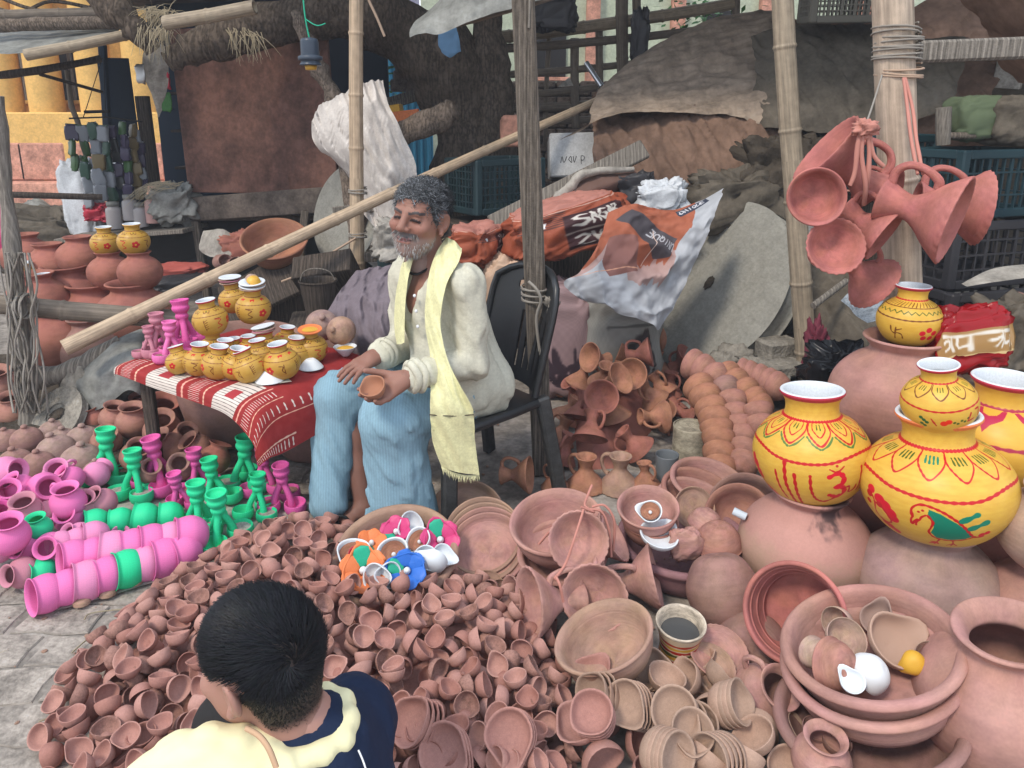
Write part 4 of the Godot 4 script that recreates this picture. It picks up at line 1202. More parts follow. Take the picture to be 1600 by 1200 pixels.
# ---------- the cloth-covered table ----------
func table_area() -> void:
	var a := G(199, 566, 0.5)
	var b := G(396, 622, 0.5)
	var c := G(566, 556, 0.5)
	var d := a + (c - b)
	var t := thing("table", "low board table carrying the painted pots, hidden under the cloth", "table")
	var ctr := (a + c) * 0.5
	var x := (b - a).normalized()
	var z := (a - d).normalized()
	z = (z - x * z.dot(x)).normalized()
	var bas := Basis(x, Vector3.UP, z.cross(x).cross(Vector3.UP)).orthonormalized()
	bas = Basis(x, Vector3.UP, x.cross(Vector3.UP))
	part("board", box(Vector3(a.distance_to(b) - 0.02, 0.025, b.distance_to(c) - 0.02), 0.004), M.timber, t, Transform3D(bas, ctr - Vector3(0, 0.018, 0)))
	for q in [a.lerp(c, 0.07), b.lerp(d, 0.1), c.lerp(a, 0.1), d.lerp(b, 0.1)]:
		if q == b.lerp(d, 0.1) or q == c.lerp(a, 0.1): continue
		part("leg", beam(Vector3(q.x, 0.0, q.z), Vector3(q.x, 0.47, q.z), 0.045, 0.03), M.timber_dark, t)
	# cloth print: a along the left edge, b across
	var im := Image.create(512, 512, false, Image.FORMAT_RGB8)
	for y in 512:
		for xx in 512:
			var n := 0.03 * nz.get_noise_2d(xx * 1.4, y * 1.4) + 0.015 * sin(xx * 1.8) * sin(y * 1.8)
			im.set_pixel(xx, y, Color(0.56 + n, 0.17 + n, 0.17 + n))
	var p := Pen.new(im)
	var cream := Color(0.80, 0.76, 0.72)
	for k in 3:   # cream panels with stripes along the front edge
		var x0 := 10.0 + k * 120.0
		p.fill([x0, 270, x0 + 52, 270, x0 + 52, 512, x0, 512], cream)
		for i in 12: p.line([x0, 280 + i * 20, x0 + 52, 280 + i * 20], 3, Color(0.30, 0.25, 0.25))
		p.fill([x0 + 16, 330, x0 + 34, 330, x0 + 34, 400, x0 + 16, 400], Color(0.62, 0.2, 0.22))
		p.line([x0 + 62, 260, x0 + 62, 512], 3, Color(0.85, 0.62, 0.55))
		p.line([x0 + 84, 270, x0 + 84, 500], 8, Color(0.62, 0.15, 0.17))
		for i in 18: p.line([x0 + 74, 274 + i * 13, x0 + 92, 274 + i * 13], 3, cream)
		p.line([x0 + 102, 260, x0 + 102, 512], 2, Color(0.85, 0.7, 0.6))
	p.line([410, 0, 410, 512], 3, Color(0.85, 0.66, 0.58))
	for i in 20: p.line([372, 20 + i * 25, 396, 20 + i * 25], 4, cream)
	p.line([470, 260, 470, 512], 4, Color(0.85, 0.7, 0.62))
	for i in 16: p.line([478, 270 + i * 15, 500, 270 + i * 15], 4, cream)
	var cm := mat(Color.WHITE, 0.9, tex(im), null)
	var ex := 0.02
	var up := Vector3(0, 0.004, 0)
	var dx := (b - a).normalized()
	var dz := (a - d).normalized()
	# rows run from the back edge to the front hem; columns from the far left corner to the drooping corner
	var hem := func(q: Vector3, out: Vector3, drop: float) -> Vector3: return q + out + Vector3(0, -drop, 0)
	var rows := []
	for fr in [0.0, 0.33, 0.66, 0.93]:
		var l: Vector3 = d.lerp(a, fr)
		var r: Vector3 = c.lerp(b, fr)
		rows.append([hem.call(l, -dx * 0.035, 0.05), l + up, l.lerp(r, 0.33) + up, l.lerp(r, 0.66) + up, l.lerp(r, 0.93) + up, hem.call(r, dx * 0.045, 0.03), hem.call(r, dx * 0.075, 0.10), hem.call(r, dx * 0.085, 0.16 + 0.03 * fr)])
	var fl := a
	var fr2 := b
	rows.append([hem.call(fl, -dx * 0.03 + dz * 0.03, 0.03), fl + dz * 0.03 + Vector3(0, -0.006, 0), fl.lerp(fr2, 0.33) + dz * 0.032 - up, fl.lerp(fr2, 0.66) + dz * 0.032 - up, fl.lerp(fr2, 0.93) + dz * 0.035 - up * 3.0, hem.call(fr2, dx * 0.055 + dz * 0.035, 0.05), hem.call(fr2, dx * 0.08 + dz * 0.04, 0.13), hem.call(fr2, dx * 0.09 + dz * 0.03, 0.18)])
	rows.append([hem.call(fl, -dx * 0.02 + dz * 0.04, 0.05), hem.call(fl, dz * 0.045, 0.035), hem.call(fl.lerp(fr2, 0.33), dz * 0.045, 0.045), hem.call(fl.lerp(fr2, 0.66), dz * 0.045, 0.05), hem.call(fl.lerp(fr2, 0.9), dz * 0.05, 0.06), hem.call(fr2, dx * 0.05 + dz * 0.06, 0.12), hem.call(fr2, dx * 0.06 + dz * 0.06, 0.17), hem.call(fr2, dx * 0.06 + dz * 0.05, 0.21)])
	solo("tablecloth", sheet(rows, 90, 70, 0.004, 2.0), cm, "red and cream striped cloth draped over the low table", "tablecloth")
	# tubs that hold the table up
	for q in [[345, 715, 215, 0.47, "large brown tub under the table's front edge"], [478, 735, 180, 0.45, "second brown tub under the hanging cloth corner"]]:
		var g := G(q[0], q[1], 0.0)
		solo("clay_tub", lathe(prof([0, 0, 0.28, 0, 0.36, 0.1, 0.43, 0.42, 0.46, 0.74, 0.49, 0.78, 0.5, 0.83, 0.47, 0.85, 0.44, 0.8, 0.4, 0.5, 0.3, 0.1, 0, 0.05]), 48, 0, 0, 0, 0.006), M.clay_dusk, q[4], "tub", Transform3D(Basis.from_scale(Vector3(S(g, q[2]), 0.54, S(g, q[2]))), Vector3(g.x, 0, g.z - S(g, q[2]) * 0.42)))
	# painted pots on the cloth [x, base y, width, texture, tilt, label, cover]
	var tx := [tex_table(21), tex_table(22), tex_table(33)]
	var tp := [
		[287, 590, 44, 0, Vector3(-0.25, 1, -0.1), "painted pot at the far corner of the front row, half hidden", 0, 0.5],
		[312, 592, 50, 1, Vector3(0.1, 1, 0), "second painted pot of the front row, red flower low down", 0, 0.5],
		[340, 597, 52, 0, Vector3(0.15, 1, 0), "third painted pot of the front row, feathery leaf marks", 0, 0.5],
		[368, 598, 50, 2, Vector3(0.2, 1, 0), "fourth painted pot of the front row beside the tilted one", 0, 0.5],
		[398, 602, 52, 2, Vector3(-0.35, 1, -0.05), "fifth painted pot of the front row, white mouth tilted away", 0, 0.5],
		[445, 597, 57, 1, Vector3(-0.12, 1, 0.05), "white mouthed painted pot nearest the table corner", 0, 0.5],
		[487, 572, 52, 0, Vector3(0.02, 1, 0.05), "tall painted pot holding an orange dish, nearest the man", 1, 0.5],
		[448, 560, 44, 1, Vector3(0.1, 1, 0), "painted pot at the back of the table beside the orange dish", 0, 0.5],
		[422, 573, 50, 2, Vector3(-0.1, 1, 0), "painted pot with pinkish stacked lids in the middle row", 2, 0.5],
		[368, 574, 40, 0, Vector3(0, 1, 0), "painted pot in the second row, mostly hidden", 0, 0.5],
		[392, 574, 44, 1, Vector3(0, 1, 0), "painted pot in the second row under the stacked pair", 0, 0.5],
		[336, 572, 48, 0, Vector3(0, 1, 0), "painted pot in the second row under the wide mouthed one", 0, 0.5]]
	for q in tp:
		var g := G(q[0], q[1] - 8, q[7] + 0.008)
		var w := S(g, q[2])
		var o := painted(g, w, tx[q[3]], q[5], q[4], q[0] * 0.7, 1.06, M.red_paint, "")
		cover(o, q[6])
	tp.append_array([[352, 582, 46, 2, Vector3(0.1, 1, 0), "small painted pot squeezed between the first and second rows", 0, 0.5], [410, 584, 48, 0, Vector3(-0.1, 1, 0), "painted pot between the tilted pot and the lidded one", 0, 0.5], [462, 578, 46, 2, Vector3(0.1, 1, 0), "painted pot half hidden by the orange topped one", 0, 0.5]])
	for q in tp.slice(12):
		var g := G(q[0], q[1] - 8, q[7] + 0.008)
		painted(g, S(g, q[2]), tx[q[3]], q[5], q[4], q[0] * 0.7, 1.06, M.red_paint, "")
	var tops := [[334, 526, 54, 0, Vector3(-0.12, 1, 0.05), "wide mouthed painted pot standing on the second row", 0], [397, 508, 54, 1, Vector3(0.05, 1, 0.05), "painted pot with a pile of small lids, high on the heap", 3], [369, 492, 46, 2, Vector3(-0.1, 1, 0), "topmost painted pot with a flower and a pink lid", 2]]
	var hs := [0.615, 0.63, 0.62]
	for i in 3:
		var q: Array = tops[i]
		var g := G(q[0], q[1] - 5, hs[i])
		var o := painted(g, S(g, q[2]), tx[q[3]], q[5], q[4], q[0] * 0.4, 1.1, M.red_paint, "")
		cover(o, q[6])
	# white dish lids, small clay stoppers, a white bowl
	for q in [[421, 594, 44, "white salt white dish upside down at the table corner"], [486, 574, 38, "white dish upside down beside the orange topped pot"]]:
		var g := G(q[0], q[1], 0.508)
		solo("white_dish", lathe(prof([0.5, 0, 0.49, 0.04, 0.3, 0.26, 0.18, 0.36, 0.14, 0.37, 0, 0.36], 3), 28, 0, 0, 0, 0.02), M.chalk, q[3].replace("salt white ", ""), "dish", Transform3D(Basis.from_scale(Vector3.ONE * S(g, q[2])), g))
	solo("paper_square", sheet([[G(388, 592, 0.507), G(440, 583, 0.507)], [G(400, 604, 0.507), G(456, 596, 0.507)]], 8, 4, 0.002, 3.0), M.tarp_pale, "crumpled grey paper under the white dish", "paper")
	var gw := G(540, 556, 0.508)
	var wb := thing("white_bowl", "white bowl with yellow filling beside the man's hand", "bowl", gw)
	part("shell", lathe(prof([0, 0, 0.010, 0, 0.016, 0.004, 0.042, 0.034, 0.04, 0.037, 0.015, 0.012, 0, 0.01], 3), 32), M.white_paint, wb)
	part("filling", lathe(prof([0, 0.037, 0.018, 0.036, 0.034, 0.030], 2), 24), M.gold_paint, wb)
	var sl := ["clay stopper at the far end of the small row on the cloth", "second small clay stopper of the row on the cloth", "third small clay stopper of the row on the cloth", "clay stopper of the row nearest the tilted pot"]
	for i in 4:
		var q: Array = [[278, 576], [299, 583], [322, 588], [354, 592]][i]
		var g := G(q[0], q[1], 0.502)
		solo("clay_stopper", lathe(prof([0.5, 0, 0.46, 0.16, 0.3, 0.36, 0, 0.42], 3), 20, 0, 0, 0, 0.03), M.clay, sl[i], "stopper", Transform3D(Basis.from_scale(Vector3.ONE * S(g, 20)), g))
	# pink lamp stands at the back corner
	lamp_stand(G(250, 553, 0.505), S(G(250, 553, 0.505), 66), M.pink_dusty, "dusty pink lamp stand at the far corner of the table", 0.4)
	lamp_stand(G(236, 558, 0.505), S(G(236, 558, 0.505), 50), M.pink_dusty, "smaller dusty pink lamp stand at the table edge", 1.4)
	lamp_stand(G(268, 562, 0.505), S(G(268, 562, 0.505), 62), M.pink, "bright pink lamp stand beside the painted pots", 2.3)
	lamp_stand(G(292, 545, 0.505), S(G(292, 545, 0.505), 78), M.pink_hot, "tallest bright pink lamp stand behind the painted pots", 3.1)
	# bundle of cloth, banks, bucket, board behind
	solo("cloth_bundle", sheet([
		[[555, 425, 3.35], [590, 418, 3.3], [620, 415, 3.25], [650, 420, 3.25]],
		[[525, 465, 3.15], [575, 450, 3.05], [618, 445, 3.0], [660, 440, 3.05]],
		[[510, 500, 3.05], [560, 490, 2.92], [615, 485, 2.88], [670, 480, 2.95]],
		[[530, 540, 2.95], [570, 535, 2.85], [615, 530, 2.82], [680, 530, 2.9]],
		[[555, 575, 2.92], [580, 578, 2.88], [615, 578, 2.85], [680, 580, 2.9]]], 90, 90, 0.06, 2.6, Vector3(2.4, 0.6, 1.0), 6), M.cloth_purple, "greyish purple cloth bundle behind the seated man", "cloth bundle")
	pq("bank", 503, 508, 2.85, 50, Vector3(0.2, 0.6, 0.6), M.clay_grey, "clay coin bank behind the orange topped pot", "coin bank", "coin_bank")
	pq("bank", 533, 517, 2.75, 46, Vector3(-0.35, 0.35, 0.85), M.clay_buff, "clay coin bank with slot facing us by the purple bundle", "coin bank", "coin_bank")
	var bk := thing("bucket", "battered dark metal bucket behind the painted pots", "bucket", Q(500, 492, 3.6))
	bk.scale = Vector3.ONE * 0.9
	part("shell", lathe(prof([0, 0, 0.07, 0, 0.075, 0.01, 0.10, 0.19, 0.107, 0.195, 0.105, 0.2, 0.095, 0.19, 0.07, 0.02, 0, 0.015], 2), 32, 0, 0, 0, 0.012), M.timber_dark, bk)
	part("handle", tube(smooth_line([Vector3(-0.1, 0.19, 0), Vector3(-0.07, 0.25, 0.01), Vector3(0, 0.27, 0.02), Vector3(0.07, 0.25, 0.01), Vector3(0.1, 0.19, 0)], 4), 0.004, 6), M.timber_grey, bk)
	boxed("wooden_box", [[460, 425, 3.9], [556, 412, 3.9], [560, 440, 3.8], [478, 455, 3.8]], 0.25, M.timber_dark, "grey dusty wooden box behind the bucket", "box")
	solo("dusty_board", beam(Q(520, 330, 4.35), Q(640, 318, 4.5), 0.05, 0.03), M.timber_grey, "short pale board behind the slanting bamboo", "board")
	for q in [[[580, 385, 4.0], [640, 384, 4.0], "upper dusty plank behind the man's back"], [[570, 402, 3.9], [640, 398, 3.9], "lower dusty plank behind the man's back"]]:
		solo("plank", beam(Q(q[0][0], q[0][1], q[0][2]), Q(q[1][0], q[1][1], q[1][2]), 0.05, 0.05), M.timber, q[2], "plank")
	solo("black_stand", box(Vector3(0.1, 0.32, 0.1), 0.01), M.crate, "dark green box stand beside the pale pole", "box", Transform3D(Basis.IDENTITY, Q(606, 400, 3.9)))
	solo("clear_wrap", sack(Vector3(0.12, 0.1, 0.08), 0.6, 31.0), M.tarp_pale, "clear crumpled wrap behind the man's face", "plastic", Transform3D(Basis.IDENTITY, Q(625, 372, 3.8)))
	solo("yellow_bag", sack(Vector3(0.1, 0.14, 0.08), 0.3, 32.0), mat(L(0.5, 0.34, 0.24), 0.6), "orange and cream bag hanging behind the man's neck", "bag", Transform3D(Basis.IDENTITY, Q(788, 445, 3.6)))
func cover(o: Node3D, k: int) -> void:
	if k == 1:
		part("dish", lathe(prof([0, 0.9, 0.2, 0.9, 0.33, 0.96, 0.35, 1.0, 0.3, 0.99, 0, 0.95], 3), 28), M.orange_paint, o, Transform3D(Basis(Vector3(0, 0, 1), 0.1), Vector3.ZERO))
		part("filling", lathe(prof([0, 1.0, 0.15, 0.99, 0.28, 0.97], 2), 24), M.gold_paint, o)
	elif k >= 2:
		for i in 4:
			part("lid", lathe(prof([0, 0, 0.26, 0, 0.35, 0.03, 0.36, 0.05, 0.3, 0.055, 0, 0.03], 2), 26), M.pink_dusty if i == 1 and k == 2 else M.white_paint if i % 2 else M.clay_pale, o, Transform3D(Basis.from_euler(Vector3(0.06 * (i % 3 - 1), 0, 0.07 * (i % 2))), Vector3(0.015 * (i % 3 - 1), 0.91 + i * 0.05, 0)))
		if k == 3:
			for i in 3:
				part("small_bowl", lathe(prof([0.2, 0, 0.19, 0.05, 0.1, 0.14, 0, 0.15], 3), 20), M.clay_pale if i else M.gold_paint, o, Transform3D(Basis.from_euler(Vector3(0.2, 0, 0.3 - i * 0.25)), Vector3(-0.12 + i * 0.12, 1.12, 0.03)))

# lamp stand: three little cups round a hollow waisted stem with a cup on top
func lamp_stand(at: Vector3, h: float, m: Material, label: String, yaw := 0.0) -> Node3D:
	if not meshes.has("ls_cup"):
		meshes.ls_cup = lathe(prof([0, 0, 0.12, 0, 0.20, 0.06, 0.225, 0.15, 0.215, 0.24, 0.195, 0.245, 0.18, 0.20, 0.14, 0.12, 0, 0.1], 3), 22, 0, 0, 0, 0.015)
		meshes.ls_fill = lathe(prof([0, 0.2, 0.08, 0.2, 0.185, 0.195], 1), 18)
		meshes.ls_top = lathe(prof([0, 0.60, 0.10, 0.61, 0.125, 0.68, 0.105, 0.73, 0.15, 0.79, 0.165, 0.85, 0.145, 0.9, 0.17, 0.97, 0.175, 1.0, 0.15, 1.0, 0.12, 0.93, 0, 0.9], 3), 24, 0, 0, 0, 0.015)
		meshes.ls_arm = tube(smooth_line([Vector3(0.19, 0.12, 0), Vector3(0.19, 0.25, 0), Vector3(0.13, 0.42, 0), Vector3(0.055, 0.56, 0), Vector3(0.04, 0.68, 0)], 4), [0.085, 0.07, 0.062, 0.065, 0.085], 10)
	var o := thing("lamp_stand", label, "lamp stand", at)
	o.basis = Basis.from_euler(Vector3(rng.randf_range(-0.07, 0.07), yaw, rng.randf_range(-0.09, 0.09))) * Basis.from_scale(Vector3.ONE * h)
	part("top_cup", meshes.ls_top, m, o)
	for k in 3:
		var r := Basis(Vector3.UP, k * TAU / 3.0)
		part("arm", meshes.ls_arm, m, o, Transform3D(r * Basis(Vector3.UP, 0.0), Vector3.ZERO))
		var c := part("lamp_cup", meshes.ls_cup, m, o, Transform3D(r, r * Vector3(0.31, 0, 0)))
		if k < 2: part("clay_inside", meshes.ls_fill, M.tarp_pale if m == M.green else M.clay_dusk, c)
	return o

func left_wares() -> void:
	# big water pots stacked behind the rail
	var bp := [
		["matka", 212, 500, 3.6, 128, Vector3.UP, "clay_red", "big brown water pot at the bottom of the outer yellow topped stack"],
		["matka", 150, 500, 3.8, 125, Vector3.UP, "clay_red", "big brown water pot at the bottom of the inner yellow topped stack"],
		["matka", 108, 470, 3.9, 118, Vector3.UP, "clay_red", "brown water pot leaning behind the grey rail"],
		["matka", 88, 530, 3.4, 105, Vector3.UP, "clay_red", "brown water pot low behind the grey rail by the vines"],
		["matka", 140, 540, 3.4, 95, Vector3.UP, "clay_dusk", "brown water pot resting under the grey rail"],
		["matka", 60, 470, 3.7, 95, Vector3.UP, "clay_red", "brown water pot lying between the yellow pot and the rail"],
		["matka", 172, 424, 3.8, 66, Vector3.UP, "clay_red", "mid sized brown pot in the inner yellow topped stack"],
		["matka", 219, 424, 3.6, 66, Vector3.UP, "clay_red", "mid sized brown pot in the outer yellow topped stack"],
		["matka", 125, 402, 4.0, 70, Vector3.UP, "clay_red", "open mouthed brown pot beside the yellow topped stacks"],
		["matka", 78, 415, 4.0, 74, Vector3.UP, "clay_red", "low open mouthed brown pot behind the yellow pots"],
		["matka", 42, 400, 4.2, 74, Vector3.UP, "clay_red", "farthest open mouthed brown pot by the pink cloth"]]
	for q in bp: pq(q[0], q[1], q[2], q[3], q[4], q[5], M[q[6]], q[7], "water pot", "water_pot")
	var tb := tex_table(21)
	for q in [[167, 397, 3.8, 44, "dull yellow painted pot on the inner stack of water pots"], [211, 396, 3.6, 48, "dull yellow painted pot with scrolls on the outer stack of water pots"], [74, 470, 3.72, 44, "painted yellow pot behind the vine wrapped post"], [44, 452, 3.85, 44, "painted yellow pot farthest behind the vine wrapped post"]]:
		var g := Q(q[0], q[1], q[2])
		painted(g, S(g, q[3]), tb, q[4], Vector3(0.02, 1, 0.03), q[0], 1.05, M.gold_paint)
	# coin banks with knobs: [x, y, w, dist]
	var bk := [[12, 690, 42, 2.83, "coin bank at the frame edge, behind the others"], [42, 688, 46, 2.8, "coin bank second from the outer end of the back row"], [83, 676, 42, 2.95, "coin bank standing highest at the back of the group"], [130, 688, 50, 2.82, "coin bank beside the open pots"], [88, 706, 58, 2.72, "broad coin bank in the middle of the group"], [24, 724, 50, 2.66, "coin bank half behind the pink cups at the outer end"], [60, 728, 50, 2.62, "squat coin bank in front of the broad one"], [128, 722, 62, 2.64, "wide low coin bank nearest the pink lids"], [152, 738, 42, 2.58, "coin bank whose knob alone shows behind the pink cups"], [98, 690, 46, 2.9, "coin bank tucked behind the broad one"]]
	for q in bk: pq("bank", q[0], q[1], q[3], q[2], Vector3(rng.randf_range(-0.15, 0.15), 1, 0.1), M.clay_grey if q[0] % 3 else M.clay_dusk, q[4], "coin bank", "coin_bank", "knobbed clay coin banks")
	var op := [[150, 652, 42, 3.05, Vector3(-0.2, 1, 0.2), "small open clay pot at the back, outer end"], [178, 652, 44, 2.98, Vector3(0.25, 1, 0.1), "open clay pot leaning beside the outermost one"], [208, 658, 52, 2.92, Vector3(0.08, 1, 0.1), "upright open clay pot in the middle of the back row"], [252, 652, 66, 3.02, Vector3(0.35, 1, 0.25), "large open clay pot leaning under the table edge"], [222, 634, 40, 3.15, Vector3(-0.1, 1, 0.2), "open clay pot behind the large leaning one"], [254, 672, 58, 2.86, Vector3(0.2, 1, 0.5), "open clay pot with flared lip facing us"], [262, 702, 58, 2.72, Vector3(-0.35, 0.9, 0.4), "open clay pot in front, lip tipped over"], [214, 712, 50, 2.66, Vector3(0.45, 0.85, 0.4), "open clay pot lying behind the green lamp stand"], [166, 690, 46, 2.8, Vector3(0.3, 0.9, 0.4), "open clay pot between the coin banks and the others"], [290, 684, 44, 2.82, Vector3(0.4, 0.8, 0.4), "small clay pot tipped against the brown tub"], [308, 700, 46, 2.72, Vector3(-0.4, 0.75, 0.4), "small clay pot lying before the brown tub"], [336, 716, 48, 2.64, Vector3(0.3, 0.8, -0.3), "clay pot turned away beside the brown tub"], [283, 728, 44, 2.56, Vector3(0.2, 0.6, 0.7), "clay dish like pot behind the pink lamp stands"], [235, 735, 40, 2.55, Vector3(0.4, 0.6, 0.5), "clay pot mouth between the green and pink stands"], [20, 640, 50, 3.1, Vector3(0.1, 1, 0.2), "dark clay pot behind the vines at the frame edge"], [-4, 605, 60, 3.3, Vector3(0.1, 1, 0.2), "clay pot at the frame edge above the dark one"], [26, 590, 34, 3.35, Vector3(0.1, 1, 0.2), "little clay pot seen through the vines"]]
	for q in op: pq("pot", q[0], q[1], q[3], q[2], q[4], M.clay_red if q[0] % 3 == 0 else M.clay_dusk if q[0] % 2 else M.clay, q[5], "clay pot", "clay_pot", "unpainted clay pots behind the lamp stands")
	# slab, rags, dark log under the rail
	wheel("round_slab", "grey round stone slab leaning behind the coin banks", Q(88, 648, 3.0), Vector3(-0.3, 0.62, 0.72), 0.13, 0.035, M.stone)
	solo("grey_sacking", sheet([[[118, 585, 3.2], [160, 545, 3.2], [215, 515, 3.3], [232, 520, 3.3]], [[115, 610, 3.12], [160, 580, 3.08], [212, 560, 3.12], [236, 575, 3.2]], [[130, 650, 3.08], [165, 635, 3.02], [200, 610, 3.05], [225, 620, 3.1]]], 50, 50, 0.06, 1.8), M.tarp_grey, "stiff grey plastic sacking hanging beside the table", "sacking")
	solo("dark_log", log_path([[60, 590, 3.1, 18], [120, 575, 3.15, 16], [190, 535, 3.25, 12]], M.bark, 0.4), M.timber_grey, "grey log under the slanting bamboo", "log")
	solo("stone", rock(Vector3(0.1, 0.13, 0.08), 0.3, 41), M.stone, "grey boulder beside the hanging sacking", "stone", Transform3D(Basis.IDENTITY, Q(135, 612, 3.15)))
	solo("rubble_bank", sheet([[[-40, 560, 3.7], [100, 545, 3.7], [260, 560, 3.6]], [[-40, 640, 3.2], [100, 630, 3.2], [260, 640, 3.2]], [[-40, 740, 2.62], [100, 740, 2.6], [260, 735, 2.62]]], 50, 30, 0.05, 2.0), M.soil, "", "", Transform3D.IDENTITY, "", "structure").name = "earth_mound"
	# ground sheet
	solo("ground_sheet", sheet([[[-90, 860, 2.2], [120, 790, 2.4], [330, 770, 2.5], [430, 740, 2.6]].map(func(q): return G(q[0], q[1], 0.012)), [[-40, 890, 0], [130, 860, 0], [320, 810, 0], [470, 770, 0]].map(func(q): return G(q[0], q[1], 0.012)), [[10, 905, 0], [160, 895, 0], [360, 850, 0], [490, 792, 0]].map(func(q): return G(q[0], q[1], 0.012)), [[72, 958, 0], [200, 922, 0], [380, 862, 0], [503, 803, 0]].map(func(q): return G(q[0], q[1], 0.012))], 60, 30, 0.006, 2.5), M.tarp_pale, "grey plastic ground sheet under the pink and green pottery", "ground sheet")
	# green and pink lamp stands
	var ls := [[168, 762, 78, "green", "green lamp stand at the outer end of the green ones"], [214, 788, 72, "green", "green lamp stand in front of the outermost green one"], [312, 842, 78, "green", "green lamp stand leaning inward beside the pink rows"], [348, 858, 82, "green", "green lamp stand nearest the bare paving"], [340, 798, 70, "green", "green lamp stand behind the nearest two"], [382, 772, 78, "green", "tallest green lamp stand at the back"], [404, 818, 66, "green", "green lamp stand nearest the blue cloth"],
		[254, 772, 78, "pink_hot", "pink lamp stand rising highest between the green ones"], [308, 778, 64, "pink_hot", "pink lamp stand beside the highest one"], [284, 808, 60, "pink_hot", "pink lamp stand standing before the other pink ones"], [412, 778, 66, "pink_hot", "pink lamp stand at the back by the blue cloth"], [446, 804, 70, "pink_hot", "pink lamp stand nearest the man's feet"]]
	var k := 0
	for q in ls:
		k += 1
		var g := G(q[0], q[1] - 10, 0.014)
		lamp_stand(g, S(g, q[2] * 1.1), M[q[3]], q[4], k * 1.7)
	# rows of nested pink pots lying on their sides: from mouth end to closed end
	var rows := [[[[120, 872], [300, 836]], 7, 58, "pink", "row pot in the inner nested row of pink pots", 0.03, ""], [[[76, 926], [290, 862]], 8, 60, "pink", "row pot in the front nested row of pink pots", 0.0, "3"], [[[152, 818], [268, 806]], 4, 46, "green", "row pot in the nested green row behind the pink ones", 0.02, ""], [[[98, 852], [150, 838]], 3, 46, "pink_light", "row pot in the short nested row at the outer end", 0.03, ""]]
	for r in rows:
		var p0 := G(r[0][0][0], r[0][0][1], 0.055 + r[5])
		var p1 := G(r[0][1][0], r[0][1][1], 0.055 + r[5])
		var dir := (p0 - p1).normalized()
		for i in r[1]:
			var t: float = float(i) / (r[1] - 1)
			var p := p0.lerp(p1, t)
			var m: Material = M[r[3]]
			if r[6] == "3" and i == 4: m = M.green
			elif i % 3 == 2 and r[3] == "pink": m = M.pink_light
			var nth: String = ["mouth end", "second", "third", "fourth", "fifth", "sixth", "seventh", "last"][i]
			var l: String = "%s pot from the mouth of the front nested row of pink pots" % nth if r[6] == "3" else "%s %s" % [nth, String(r[4]).replace("row pot", "pot")]
			if m == M.green and r[6] == "3": l = "single green pot among the front row of pink pots"
			if i == 0 and r[3] == "pink": l = "open mouthed pink pot at the end of the " + ("front" if r[6] == "3" else "inner") + " nested row"
			pot("wide", p, S(p, r[2] * [1.0, 0.92, 1.04, 0.96][i % 4]), dir + Vector3([0.05, -0.12, 0.08, 0.14][i % 4], [0.1, 0.2, 0.0, 0.16][(i + 1) % 4], 0.4 if i == 0 else [0.1, 0.2, 0.0][i % 3]), m, l, "painted clay pot", "pink_pot", "nested pots on the ground sheet", 0.0, 0.95)
